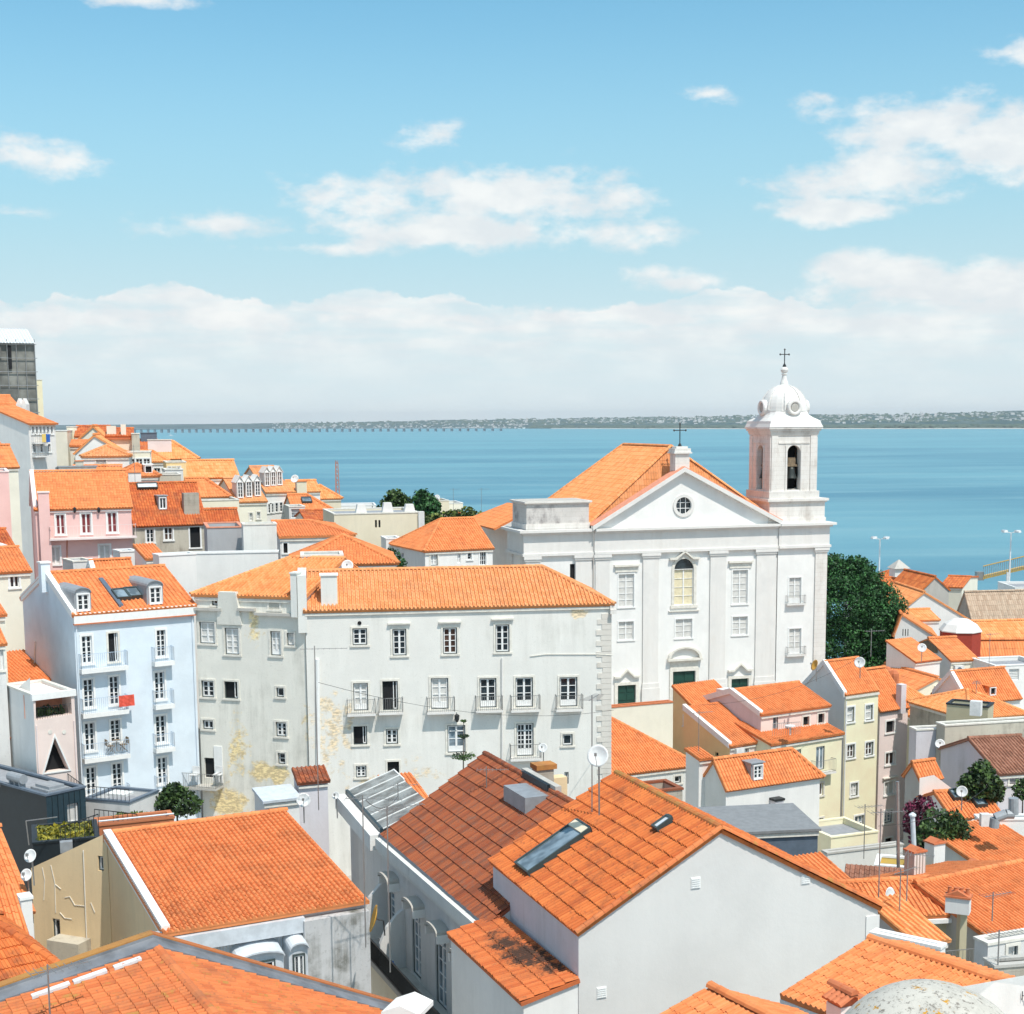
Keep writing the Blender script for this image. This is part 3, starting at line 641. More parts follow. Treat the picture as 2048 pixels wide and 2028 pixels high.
def dish(px, py, d, r, label, face=(-.3, -1, .45), mt='dish', mast=1.2):
    C = W(px, py, d); ax = V(face).normalized(); rt = thing('satellite_dish', label, 'satellite dish', C - UP * mast)
    prof = [(r * q, .28 * r * q * q) for q in (.02, .3, .55, .8, 1)] + [(r * q, .28 * r * q * q - .015) for q in (1, .6, .02)]
    MB().lathe(C, prof, 20, ax).build('reflector', mt, rt, smooth=True)
    f = C + ax * r * 1.05; side = ax.cross(UP).normalized(); dn = ax.cross(side).normalized(); dn = -dn if dn.z > 0 else dn
    b = MB(); b.tube(C + dn * r * .95 + ax * .2 * r, f + dn * r * .1, .015, 4); b.box(f, V((1, 0, 0)), V((0, 1, 0)), -.05, .05, -.05, .05, -.05, .07); b.build('feed_arm', 'metal', rt)
    MB().tube(C - ax * .06 + UP * 0, C - ax * .12 - UP * mast, .035, 6).build('mast', 'metal', rt); return rt
def antenna(px, py, d, hg, label, az=20., L=1.6, n=8, mt='metal', z2=None, tilt=0., two=False, el=.32):
    """py = pixel of the foot of the mast"""
    B = W(px, py, d); rt = thing('tv_antenna', label, 'antenna', B)
    MB().tube(B - UP * .5, B + UP * hg, .026, 6).build('mast', mt, rt)
    for q in range(2 if two else 1):
        a = az_(az + 70 * q); s = az_(az + 90 + 70 * q); c = B + UP * (hg - .15 - q * hg * .3); m_ = MB().tube(c - a * L * .3, c + a * L * .7, .015, 4)
        for i in range(n): p = c + a * L * (i / (n - 1) - .3); e = el * (1.2 - .6 * i / n); m_.tube(p - s * e, p + s * e, .009, 4)
        m_.build('boom', mt, rt)
    return rt
def tree(label, C, blobs, leafmat, trunk=None, n=3000, leaf=.35, name='tree', cat='tree', group=None, tz=None):
    rt = thing(name, label, cat, (C.x, C.y, ground_z(C.x, C.y) if tz is None else tz), group); vs = []; tot = sum(b[3] ** 2 for b in blobs)
    for (bx, by, bz, r, *sq) in blobs:
        q = sq[0] if sq else 1.; k = int(n * r * r / tot); d = rng.normal(size=(k, 3)); d /= np.linalg.norm(d, axis=1)[:, None]
        rad = r * (1 - .38 * rng.random(k) ** 1.4) * (1 + .16 * np.sin(d[:, 0] * 7 + bx) * np.cos(d[:, 1] * 6 + bz) + .12 * np.sin(d[:, 2] * 9 + by)); p = d * rad[:, None]; p[:, 2] *= q
        vs.append(p + np.array([C.x + bx, C.y + by, C.z + bz]))
    c = np.concatenate(vs); k = len(c); a = rng.normal(size=(k, 3)); a /= np.linalg.norm(a, axis=1)[:, None]; b = np.cross(a, rng.normal(size=(k, 3))); b /= np.linalg.norm(b, axis=1)[:, None]
    sz = leaf * (.6 + .8 * rng.random(k))[:, None]; P4 = np.stack([c - a * sz, c + b * sz * .6, c + a * sz, c - b * sz * .6], 1).reshape(-1, 3)
    fs = np.arange(k * 4).reshape(-1, 4); o = link('crown', fastmesh('crown', P4 - np.array(ORG[rt]), fs, leafmat, rng.random(k)), rt)
    m_ = MB(); bz = ORG[rt].z
    if trunk:
        tp = V((C.x, C.y, C.z + blobs[0][2])); r0 = trunk; ft = V((C.x, C.y, bz - .3)); md = ft.lerp(tp, .45) + V((r0, r0 * .5, 0)); m_.tube(ft, md, r0, 8, r0 * .75); m_.tube(md, tp, r0 * .75, 8, r0 * .35)
        for q in blobs[1:9]: e = V((C.x + q[0], C.y + q[1], C.z + q[2])); m_.tube(md, e, r0 * .4, 6, r0 * .1)
        m_.build('trunk', 'bark', rt)
    return rt
# ================================================================ THE CHURCH
def church():
    d0 = 145; A = W(1188, 1060, d0); t = az_(16); s = az_(106); n = -s
    rt = thing('church', 'white church with pedimented facade, orange roof and domed bell tower above the houses', 'church', (A.x + 9, A.y + 12, 38)); zb = 36.
    Wf = Wall(A, t, [], zb); U = lambda px, py=1200: Wf.uv(px, py)[0]; Z = lambda py, px=1365: Wf.uv(px, py)[1]
    P = lambda u, w_, z: A + t * u + s * w_ + UP * z
    zc = Z(1052, 1365); zlo = Z(1098); uL, uT, uR = U(1052), U(1553), U(1650); u0 = U(1188)
    B = lambda mb, *a: mb.box(A, t, s, *a)
    pk = U(1365, 1000); zp = Z(940, 1365)
    # main wall: nave bay
    f = Wall(P(0, 0, 0), t, [(0, zc), (pk, zp), (uT, zc)], zb); S = []
    def win(wall, x0, y0, x1, y1, st, rows=3, cols=4): u_, v_, a, b = wall.rect(x0, y0, x1, y1); window(rt, wall, u_, v_, a, b, st, rows, cols); return u_, v_, a, b
    for q in (((1237, 1148, 1268, 1214), 'cw', 5), ((1465, 1140, 1495, 1208), 'cw', 5), ((1237, 1243, 1267, 1280), 'cw', 3), ((1465, 1233, 1495, 1270), 'cw', 3), ((1351, 1238, 1384, 1276), 'cw', 3), ((1348, 1139, 1387, 1210), 'yx', 4)): S.append(win(f, *q[0], q[1], q[2], 2))
    doors = [win(f, 1235, 1370, 1271, 1418, 'G'), win(f, 1345, 1342, 1390, 1412, 'G'), win(f, 1462, 1357, 1496, 1402, 'G')]
    # oculus
    oc = (U(1367, 1011), Z(1011, 1367)); r = .82; f.holes.append(([(oc[0] + r * cos(a), oc[1] + r * sin(a)) for a in [2 * pi * k / 24 for k in range(24)]], .25))
    # arched head of the middle window
    ua, ub, za, zt = S[5]; zt += .04; uc = (ua + ub) / 2; ra = (ub - ua) / 2
    f.holes.append(([(uc + ra * cos(pi * k / 12), zt + ra * sin(pi * k / 12)) for k in range(13)], .2))
    f.build(rt, 'church_white')
    g = MB(); g.prism([P(oc[0] + r * cos(a), .22, oc[1] + r * sin(a)) for a in [2 * pi * k / 24 for k in range(24)]], s * .05); g.build('round_window', 'glass', rt)
    fr = MB()
    for k in range(24):
        a0, a1 = 2 * pi * k / 24, 2 * pi * (k + 1) / 24
        fr.hexa([P(oc[0] + q * cos(a), w_, oc[1] + q * sin(a)) for w_ in (-.12, .02) for q, a in ((r, a0), (r + .3, a0), (r + .3, a1), (r, a1))])
    fr.build('round_window_surround', 'stone_clean', rt); fr = MB()
    for q in (-.28, .28):
        e = (r * r - q * q) ** .5; B(fr, oc[0] + q - .03, oc[0] + q + .03, .15, .22, oc[1] - e, oc[1] + e); B(fr, oc[0] - e, oc[0] + e, .155, .215, oc[1] + q - .03, oc[1] + q + .03)
    fr.build('glazing_bars', 'frame', rt)
    MB().prism([P(uc + ra * cos(pi * k / 12), .17, zt + ra * sin(pi * k / 12)) for k in range(13)], s * .03).build('arched_fanlight', 'glass', rt)
    fr = MB()
    for k in range(12):
        a0, a1 = pi * k / 12, pi * (k + 1) / 12
        fr.hexa([P(uc + q * cos(a), w_, zt + q * sin(a)) for w_ in (-.08, .02) for q, a in ((ra, a0), (ra + .28, a0), (ra + .28, a1), (ra, a1))])
    for a, b in ((ua - .28, ua), (ub, ub + .28)): B(fr, a, b, -.08, .02, za, zt)
    B(fr, ua - .4, ub + .4, -.14, .02, za - .3, za); B(fr, ua - .6, ub + .6, -.16, .02, za - .62, za - .5)
    # bent pediment above the arched window
    def bent(mb, uc_, hw, z, rise, dep=.35, th=.2):
        pts = [(-hw, 0), (-hw * .55, .02), (0, rise), (hw * .55, .02), (hw, 0)]
        for (a, za_), (b, zb_) in zip(pts, pts[1:]): mb.hexa([P(uc_ + a, -dep, z + za_), P(uc_ + b, -dep, z + zb_), P(uc_ + b, .02, z + zb_), P(uc_ + a, .02, z + za_), P(uc_ + a, -dep, z + za_ + th), P(uc_ + b, -dep, z + zb_ + th), P(uc_ + b, .02, z + zb_ + th), P(uc_ + a, .02, z + za_ + th)])
    bent(fr, uc, 1.6, Z(1119), .72); fr.build('window_surround', 'trim', rt)
    tr = MB()
    for i in (0, 1): a, b, c, d = S[i]; tr = MB(); B(tr, a - .5, b + .5, -.3, .02, d + .75, d + .95); B(tr, a - .35, b + .35, -.1, .02, d + .2, d + .7501); tr.build('hood_moulding', 'trim', rt)
    for (a, b, c, d), hw in zip(doors, (1.35, 0, 1.35)):
        tr = MB(); B(tr, a - .35, a, -.12, .02, c, d + .3); B(tr, b, b + .35, -.12, .02, c, d + .3); B(tr, a, b, -.12, .02, d, d + .3)
        if hw: bent(tr, (a + b) / 2, hw, d + .75, .7)
        else:
            um = (a + b) / 2; B(tr, um - 1.85, um + 1.85, -.45, .02, d + 1.1, d + 1.32); B(tr, um - 1.5, um + 1.5, -.1, .02, d + .3, d + 1.1)
            for k in range(10):
                a0, a1 = pi * k / 10, pi * (k + 1) / 10
                tr.hexa([P(um + 1.8 * q * cos(x), w_, d + 1.32 + 1.2 * q * sin(x)) for w_ in (-.4, .02) for q, x in ((.86, a0), (1, a0), (1, a1), (.86, a1))])
        tr.build('hood_moulding', 'trim', rt)
    # tower bay and left stump bay
    ft = Wall(P(uT, -.12, 0), t, [(0, zc), (uR - uT, zc)], zb)
    for q in ((1578, 1155, 1602, 1206), (1578, 1257, 1602, 1307)): win(ft, *q, 'cpw', 3, 2)
    ft.build(rt, 'church_white')
    for y in (1207, 1309): o = balpx(rt, ft, 1571, 1609, y, dep=.4, hgt=.85)
    tw = uR - uT; fr_ = Wall(P(uR, -.12, 0), s, [(0, zc), (tw + .3, zc)], zb); fr_.build(rt, 'church_white')
    MB().box(A, t, s, uT + .3, uR - .01, tw, tw + .15, zb - A.z, zc).box(A, t, s, uT, uT + .15, .0, tw, zc - 1, zc).build('wall', 'church_white', rt)
    ds = 5.6; fs = Wall(P(uL, .25, 0), t, [(0, zc), (-uL + .02, zc)], zb); win(fs, 1140, 1128, 1150, 1180, 'vx'); fs.build(rt, 'church_white')
    fl = Wall(P(uL, ds, 0), -s, [(0, zc), (ds - .25, zc)], zb); win(fl, 1023, 1073, 1031, 1091, 'vx'); fl.build(rt, 'white')
    MB().box(A, t, s, uL + .02, 0, ds - .02, ds, zb - A.z, zc).build('wall', 'white', rt)
    # transept / nave side wall
    MB().box(A, t, s, uL + 1.2, uL + 1.5, ds, 27, zb - A.z, zc - .6).build('wall', 'white', rt); MB().box(A, t, s, uL + 1.5, uR - .5, 26.7, 27, zb - A.z, zc - .6).build('wall', 'white', rt)
    MB().box(A, t, s, uR - .8, uR - .5, tw, 27, zb - A.z, zc - .6).build('wall', 'church_white', rt)
    # entablature, cornices, pilasters, plinths
    e = MB(); lv = [(zlo - .25, zlo, .32), (zlo, zc - .45, .18), (zc - .45, zc - .25, .4), (zc - .25, zc, .7)]
    segs = [(uL, -.02, .25, 0), (0, uT - .02, 0, .1), (uT, uR, -.12, .2)]
    for a, b, w0, ex in segs:
        for z0, z1, o_ in lv:
            left = o_ if a == uL else 0; right = o_ if b == uR else 0
            B(e, a - left, b + right, w0 - o_ - ex * .3, w0 + .02, z0, z1)
    for z0, z1, o_ in lv: B(e, uL - o_, uL + .02, .27, ds + o_, z0 + .002, z1 - .002); B(e, uR - .02, uR + o_, .0, tw + o_, z0 + .002, z1 - .002)
    e.build('entablature', 'stone_clean', rt)
    for (x0, x1, w0, q) in ((1052, 1080, .25, 0), (1152, 1184, .25, 0), (1190, 1218, 0, 0), (1285, 1316, 0, 0), (1419, 1450, 0, 0), (1511, 1549, 0, 0), (1627, 1650, -.12, 1)):
        a, b = U(x0), U(x1); pm = MB(); B(pm, a, b, w0 - .16, w0 + .01, zb - A.z, zlo - .26); pm.build('pilaster', 'stone_clean' if not q else 'stone', rt)
        c = MB(); B(c, a - .1, b + .1, w0 - .26, w0, zlo - .75, zlo - .55); B(c, a - .18, b + .18, w0 - .34, w0, zlo - .55, zlo - .26); c.build('capital', 'stone_clean', rt)
        c = MB(); zz = Z(1362); B(c, a - .12, b + .12, w0 - .3, w0, zb - A.z, zz - .5); B(c, a - .06, b + .06, w0 - .24, w0, zz - .5, zz); c.build('plinth', 'stone_clean', rt)
    pm = MB(); B(pm, uL - .16, uL + .01, .3, 1.3, zb - A.z, zlo - .26); B(pm, uL - .16, uL + .01, ds - 1.3, ds - .1, zb - A.z, zlo - .26); pm.build('pilaster', 'stone', rt)
    pm = MB(); B(pm, uR - .01, uR + .16, 0, 1.2, zb - A.z, zlo - .26); pm.build('pilaster', 'stone', rt)
    # raking cornices of the pediment with painted red tops
    for a, b in ((0, pk), (uT, pk)):
        k = 1 if a == 0 else -1; z0 = zc
        for th, dep, dz, mt, nm in ((.42, .62, -.15, 'stone_clean', 'raking_cornice'), (.10, .3, .275, 'coping_red', 'pediment_coping')):
            w0, w1 = (-dep, .0) if nm == 'raking_cornice' else (-.5, 1.0)
            q = MB(); pa = [P(a - k * .3, w0, z0 + dz), P(b, w0, zp + dz), P(b, w1, zp + dz), P(a - k * .3, w1, z0 + dz)]
            q.hexa(pa + [x + UP * th for x in pa]); q.build(nm, mt, rt)
    tri = [P(.3, .0, zc), P(pk, .0, zp), P(uT - .3, .0, zc)]
    MB().prism([P(.2, .3, zc - .05), P(pk, .3, zp), P(uT - .2, .3, zc - .05)], s * .7).build('pediment_wall', 'church_white', rt)
    # pedestal and cross on the apex
    pd = MB(); B(pd, pk - .75, pk + .75, .1, 1.5, zp - .3, zp + 1.6); B(pd, pk - .95, pk + .95, -.1, 1.7, zp + 1.6, zp + 1.75); B(pd, pk - .85, pk + .85, 0, 1.6, zp + 1.75, zp + 2.1); B(pd, pk - .6, pk + .6, .2, 1.4, zp + 2.1, zp + 2.3); pd.build('pedestal', 'stone', rt)
    def cross(C, hh, name='iron_cross'):
        c = MB().tube(C, C + UP * hh, .05, 6); zc_ = hh * .68; c.tube(C + UP * zc_ - t * hh * .27, C + UP * zc_ + t * hh * .27, .045, 6)
        for q in (-.27, .27): c.lathe(C + UP * zc_ + t * hh * q, [(.02, -.12), (.11, 0), (.02, .12)], 6)
        c.lathe(C + UP * (hh - .1), [(.02, -.1), (.11, 0), (.02, .12)], 6); c.lathe(C, [(.2, 0), (.16, .15), (.07, .3)], 8); c.build(name, 'iron', rt)
    cross(P(pk, .8, zp + 2.3), 2.3)
    # main roof: hipped at both ends
    wR = 1.0; un, ux = .1, uT - .1; ze = zc - .1; Ps = P(pk, 0, 0); nn = (s.cross(UP)); hit = plane_hit(1342, 893, Ps, nn) - Ps; wr, zr = hit.dot(s), hit.z
    hit2 = plane_hit(1247, 894, Ps, nn) - Ps; wr2 = max(wr + 5, min(hit2.dot(s), 24)); zr = min(zr, zp + 3.2); print('church roof', wr, zr, zp, hit2.dot(s))
    wb = wr2 + 4.5; a, b = un - .9, ux + .9; zl = ze - .1
    E0, E1, E2, E3 = P(a, wR, zl), P(b, wR, zl), P(b, wb, zl), P(a, wb, zl); R0, R1 = P(pk, wr, zr), P(pk, wr2, zr)
    tk = dict(pitch=.27, course=.62, amp=.06, prof='rib'); roof_plane(rt, [E3, E0, R0, R1], E3, E0, 'tile_pale', **tk); roof_plane(rt, [E1, E2, R1, R0], E1, E2, 'tile', **tk); roof_plane(rt, [E0, E1, R0], E0, E1, 'tile_straw', **tk); roof_plane(rt, [E2, E3, R1], E2, E3, 'tile', **tk)
    for q in ((E0, R0), (E1, R0), (R0, R1), (E3, R1), (E2, R1)): ridge_caps(rt, *q, 'tile_pale', r=.16)
    # small wing roofs left and behind
    q = [P(uL - 1.2, 20, zc - .3), P(uL - 1.2, 7, zc - .3), P(uL + 3.5, 8, zc + 1.7), P(uL + 3.5, 18, zc + 1.7)]; roof_plane(rt, q, q[0], q[1], 'tile', **tk)
    q = [P(uL + 3, 12, zc + 1.), P(uL + 3, 6, zc + 1.), P(uL + 7, 12, zc + 4.2), P(uL + 7, 22, zc + 4.2)]
    # attic block on the stump tower
    z1 = Z(1003, 1100); a = MB(); B(a, uL + .25, -.35, .5, ds - .3, zc - .01, z1 - .3); a.build('attic_block', 'stone_dirty', rt)
    a = MB(); B(a, uL + .15, -.25, .4, ds - .2, z1 - .3, z1 - .18); B(a, uL, -.1, .25, ds - .05, z1 - .18, z1); B(a, uL + .15, -.25, .4, ds - .2, zc, zc + .55); a.build('attic_cornice', 'stone', rt)
    B(MB(), uL + .3, -.4, .6, ds - .4, z1, z1 + .03).build('attic_roof', 'stone_grey', rt)
    # bell tower
    D = tw; zt0, zt1 = zc, Z(1000, 1600); a = MB(); B(a, uT - .95, uR - .25, .0, D - .1, zt0 - .01, zt1 - .25); a.build('tower_base', 'stone', rt)
    a = MB(); B(a, uT - 1.1, uR - .1, -.15, D, zt1 - .25, zt1 - .1); B(a, uT - 1.25, uR + .05, -.3, D + .15, zt1 - .1, zt1 + .15); B(a, uT - 1.05, uR - .15, -.1, D, zt0, zt0 + .5); a.build('tower_cornice', 'stone', rt)
    zt1 += .15; ha = Z(860, 1600); a0, a1 = uT - .75, uR - 1.15; w0, w1 = .25, D - .25; L = a1 - a0; cu, cw = (a0 + a1) / 2, (w0 + w1) / 2; Dp = w1 - w0
    a = MB(); B(a, a0 - .25, a1 + .25, w0 - .25, w1 + .25, zt1, zt1 + .75); a.build('belfry_plinth', 'stone', rt); zz = zt1 + .75
    def arch_hole(um, hw, z0, z1): return [(um - hw, z0), (um + hw, z0)] + [(um + hw * cos(pi * k / 10), z1 - hw + hw * sin(pi * k / 10)) for k in range(11)]
    for Ow, tt, LL, mt in ((P(a0, w0, 0), t, L, 'stone'), (P(a0, w1, 0), -s, Dp, 'stone'), (P(a1, w0, 0), s, Dp, 'stone'), (P(a1, w1, 0), -t, L, 'stone')):
        wl = Wall(Ow, tt, [(0, ha), (LL, ha)], A.z + zz); wl.holes.append((arch_hole(LL / 2, .72, zz + .12, zz + 4.6), .55)); wl.build(rt, mt)
        c = MB()
        for q in (0, LL - .75): c.box(Ow, tt, V((tt.y, -tt.x, 0)), q + .03, q + .72, .0, .09, zz, ha - .55)
        c.box(Ow, tt, V((tt.y, -tt.x, 0)), .8, LL - .8, 0, .07, ha - 1.35, ha - 1.2)
        for q in (-.95, .74): c.box(Ow, tt, V((tt.y, -tt.x, 0)), LL / 2 + q, LL / 2 + q + .2, .0, .08, zz, ha - 1.5)
        c.build('belfry_pilaster', mt, rt)
    B(MB(), a0 + .6, a1 - .6, w0 + .6, w1 - .6, zz + .1, zz + .2).build('belfry_floor', 'stone_grey', rt); B(MB(), a0 + .6, a1 - .6, w0 + .6, w1 - .6, ha - .5, ha - .3).build('belfry_ceiling', 'stone_grey', rt)
    for (u_, w_) in ((cu, w0 + .55), (a0 + .55, cw), (a1 - .55, cw), (cu, w1 - .6)):
        Cb = P(u_, w_, zz + 1.25); b_ = MB().lathe(Cb, [(.6, 0), (.56, .08), (.42, .5), (.36, .95), (.30, 1.1), (.08, 1.2)], 14); b_.build('bell', 'bronze', rt, smooth=True)
        y = MB(); tt = t if u_ == cu else s; y.box(Cb, tt, V((tt.y, -tt.x, 0)), -.65, .65, -.12, .12, 1.2, 1.4); y.box(Cb, tt, V((tt.y, -tt.x, 0)), -.4, .4, -.1, .1, 1.4, 2.1); y.build('bell_yoke', 'wood', rt)
    B(MB(), cu - .9, cu + .9, cw - .9, cw + .9, zz + .2, ha - .5).build('belfry_dark_fill', 'void', rt)  # near-black block added inside, standing in for the shade behind the arches
    a = MB()
    for o_, z0, z1_ in ((.1, -.5, -.32), (.16, -.32, -.1), (.3, -.1, .12), (.42, .12, .3)): B(a, a0 - o_, a1 + o_, w0 - o_, w1 + o_, ha + z0, ha + z1_)
    a.build('belfry_cornice', 'stone', rt)
    C = P(cu, cw, ha + .3); R = L / 2 + .42
    mb = MB(); lev = [(0, 1.0, 0), (.35, .95, 0), (.6, .93, 0), (.78, .88, .15), (.95, .84, .4), (1.25, .80, .75), (1.62, .79, 1)]; N = 24; k0 = 0
    for z_, q, rnd_ in lev:
        for i in range(N):
            an = 2 * pi * i / N + pi / 4; sq = 1 / max(abs(cos(an)), abs(sin(an))); rr = R * q * (sq * (1 - rnd_) + rnd_); mb.v.append(P(cu + rr * cos(an), cw + rr * sin(an), ha + .3 + z_))
    for j in range(len(lev) - 1):
        for i in range(N): mb.f.append([j * N + i, j * N + (i + 1) % N, (j + 1) * N + (i + 1) % N, (j + 1) * N + i])
    mb.build('dome_skirt', 'stone_clean', rt)
    r0 = R * .78; dp = [(r0 + .08, 1.55), (r0 + .08, 1.68)] + [(r0 * cos(a_), 1.68 + r0 * 1.12 * sin(a_)) for a_ in [radians(x) for x in range(0, 80, 8)]]
    zt_ = 1.68 + r0 * 1.12; dp += [(.44, zt_ - .02), (.40, zt_ + .2), (.28, zt_ + .5), (.2, zt_ + .95), (.3, zt_ + 1.05), (.2, zt_ + 1.15), (.34, zt_ + 1.3), (.40, zt_ + 1.5), (.30, zt_ + 1.68), (.12, zt_ + 1.8)]
    MB().lathe(C, dp, 24).build('dome', 'stone_clean', rt, smooth=False)
    rb = MB()
    for i in range(8):
        an = radians(16 + 22.5 + 45 * i); dv = V((cos(an), sin(an), 0)); sd = V((-sin(an), cos(an), 0)); pts = [C + dv * (r0 * cos(a_) + .04) + UP * (1.68 + r0 * 1.12 * sin(a_) + .03) for a_ in [radians(x) for x in range(0, 81, 10)]]
        for p, q in zip(pts, pts[1:]): rb.hexa([p - sd * .09 - dv * .05, p + sd * .09 - dv * .05, p + sd * .09 + dv * .05, p - sd * .09 + dv * .05, q - sd * .07 - dv * .05, q + sd * .07 - dv * .05, q + sd * .07 + dv * .05, q - sd * .07 + dv * .05])
    rb.build('dome_rib', 'stone_clean', rt)
    for dv in (-s, -t, t, s):
        oc_ = C + dv * (r0 - .1) + UP * 1.95; MB().lathe(oc_, [(.78, -.4), (.80, .28), (.70, .38), (.55, .38), (.45, .30), (.43, .0)], 20, dv).build('dome_oculus', 'stone_clean', rt, smooth=False); MB().lathe(oc_, [(.40, .0), (.40, .31), (.39, .312)], 16, dv).build('oculus_opening', 'stone_grey', rt)
    cross(C + UP * (zt_ + 1.8), 1.8)
church()

# ================================================================ LONG WEATHERED WHITE BUILDING
def whitebld():
    px = lambda x, y, d=96.: W(x, y, d)
    P1 = [(px(465, 1500), 1.1, 3.0, 1.2), (px(455, 1480), 1.1, 1.4, 1.), (px(520, 1545), 1.2, .8, 1.1), (px(560, 1548), .9, .8, 1.), (px(430, 1485), .8, .7, .8), (px(505, 1255), .8, 1.4, .8), (px(665, 1445), 1.9, 2.6, .8), (px(670, 1520), 1.2, 1.6, .7), (px(465, 1330), .6, .5, .8),
          (px(840, 1560, 93), 3.2, 1.6, 1.1), (px(860, 1520, 93), 1.6, 1.2, .9), (px(735, 1580, 93), 3., 1.0, 1.), (px(440, 1610), 1.8, 1.6, 1.2), (px(960, 1500, 93), 1.6, .6, .8), (px(1150, 1600, 93), 2., 1.6, .8), (px(1160, 1225, 97), .9, .5, .9), (px(730, 1510, 93), .6, 1., .7)]
    plaster('white_peel', (.80, .775, .70), .62, (.36, .35, .30), patches=P1, sc=.35, pc=(.60, .45, .22)); plaster('white_peel2', (.77, .755, .71), .55, (.42, .41, .37), patches=P1, sc=.3, pc=(.56, .44, .28))
    R = house('old_apartment_building', 'long weathered white building with peeling plaster and iron balconies below the church', 'building', (610, 1219, 95), 1222, 7.5, ridge=(612, 1143), roof='hipr', wm='white_peel2', tm='tile_straw', base=34,
        w=[('d', 705, 1256, 734, 1290), ('dh', 785, 1258, 813, 1311, 4, 2), ('bdh', 886, 1255, 914, 1308, 4, 2), ('dh', 991, 1249, 1019, 1304, 4, 2), ('cdp', 707, 1366, 736, 1421), ('ovd', 765, 1362, 796, 1420), ('cdp', 862, 1356, 897, 1418), ('dp', 959, 1356, 993, 1415), ('dp', 1031, 1355, 1066, 1414), ('dp', 1119, 1354, 1155, 1413),
           ('od', 707, 1452, 734, 1489), ('d', 772, 1458, 796, 1488), ('sdpt', 895, 1450, 931, 1505, 2, 2), ('dpt', 1033, 1447, 1067, 1512, 4, 4), ('d', 1125, 1468, 1145, 1491, 1, 1), ('d', 712, 1531, 733, 1555), ('v', 775, 1523, 798, 1547), ('dx', 1129, 1544, 1137, 1568, 2, 1)],
        tk=dict(pitch=.26, course=.40, prof='mid', amp=.11), rm='white_peel2', eave='trim')
    for x0, x1, y in ((694, 751, 1425), (757, 806, 1422), (853, 909, 1421), (950, 1004, 1418), (1020, 1079, 1417), (1110, 1164, 1416), (1019, 1081, 1514)): balpx(R.root, R.f, x0, x1, y, dep=.62)
    R.fin(); mb = MB()
    def onf(x, y, out=0.): u, z = R.f.uv(x, y); return R.f.pt(u, z, out)
    # corner quoins at the right, laid one by one
    L = R.L
    for i in range(46):
        z = -.75 - i * .36; wd = .95 if i % 2 else .62; q = MB().box(R.FL, R.t, R.s, L - wd + random.uniform(-.06, .06), L + .035, -.035 - random.random() * .02, .35, z - .34, z).build('stone', 'quoin', R.root)
    MB().box(R.FL, R.t, R.s, L - .1, L + .3, -.35, .3, -.75, -.45).box(R.FL, R.t, R.s, L - .1, L + .2, -.2, .3, -.45, -.2).build('corner_cornice', 'stone', R.root)
    MB().tube(onf(1004, 1315, .09), onf(1004, 1560, .09), .06).build('drainpipe', 'stone_clean', R.root)
    MB().tube(onf(635, 1318, .12), onf(637, 1555, .12), .14, 8).build('drainpipe', 'trim_white', R.root)
    u, z = R.f.uv(719, 1246); MB().prism([R.f.pt(u + .13 * cos(a), z + .13 * sin(a), .02) for a in [2 * pi * k / 12 for k in range(12)]], R.f.n * .03).build('vent_hole', 'void', R.root)
    MB().path([onf(1060, 1312, .05), onf(1092, 1308, .05), onf(1190, 1308, .05), onf(1226, 1310, .05)], .025).build('cable', 'trim', R.root)
    l = MB(); c = onf(913, 1437, .3); l.lathe(c, [(.05, .36), (.17, .28), (.15, -.0), (.08, -.16), (.03, -.2)], 6); l.tube(c + UP * .36, onf(913, 1425, .0), .02); l.build('wall_lantern', 'iron', R.root)
    chimney(R, 659, 1212, 1.05, .9, 1.95, 'white_old', 'trim_white', below=.8)
    # parapet between the two roofs
    MB().box(R.FL, R.t, R.s, -.45, .12, -.1, R.w1 + 1.2, -1.5, R.rise + .15).build('fire_wall', 'white_old', R.root)
    Lh = house('old_apartment_wing', 'weathered left wing of the long white building with yellow peeling patches', 'building', (390, 1187, 97.5), 608, -17, ridge=(480, 1113), roof='hipl', wm='white_peel', tm='tile_pale', base=34, D=11,
        w=[('bd', 424, 1194, 445, 1211, 1, 2), ('d', 538, 1195, 559, 1219, 2, 2), ('cd', 395, 1244, 426, 1287), ('cd', 450, 1256, 478, 1309, 4, 2), ('cdp', 541, 1262, 562, 1311), ('cd', 574, 1266, 588, 1291, 2, 1), ('d', 396, 1361, 421, 1394), ('od', 449, 1363, 476, 1397), ('d', 553, 1375, 568, 1394, 1, 1), ('d', 396, 1440, 417, 1458, 1, 2), ('d', 552, 1444, 573, 1473), ('d', 556, 1506, 571, 1528, 2, 1), ('vx', 396, 1515, 423, 1555)],
        tk=dict(pitch=.26, course=.40, prof='mid', amp=.11)); h = Lh
    for x0, x1, y in ((392, 446, 1217), (478, 512, 1218), (512, 601, 1227)):
        a = h.f.uv(x0, y); b = h.f.uv(x1, y); MB().box(h.FL, h.t, h.s, a[0], b[0], -.32, .02, a[1] - .08, a[1] + .1).build('ledge', 'stone_grey', h.root)
    c = MB(); a = h.f.uv(444, 1250)[0]; b = h.f.uv(478, 1250)[0]; zt = h.f.uv(460, 1183)[1]; zb_ = h.f.uv(460, 1240)[1]
    MB().hexa([h.f.pt(a + x * (b - a), z, o_) for z, o_, xs in ((zb_ - .3, .0, (-.25, 1.2)), (zt, .0, (0, 1))) for x, o_ in ((xs[0], -.01), (xs[1], -.01), (xs[1], .38 if z == zt else .12), (xs[0], .38 if z == zt else .12))]).build('chimney_breast', 'white_peel', h.root)
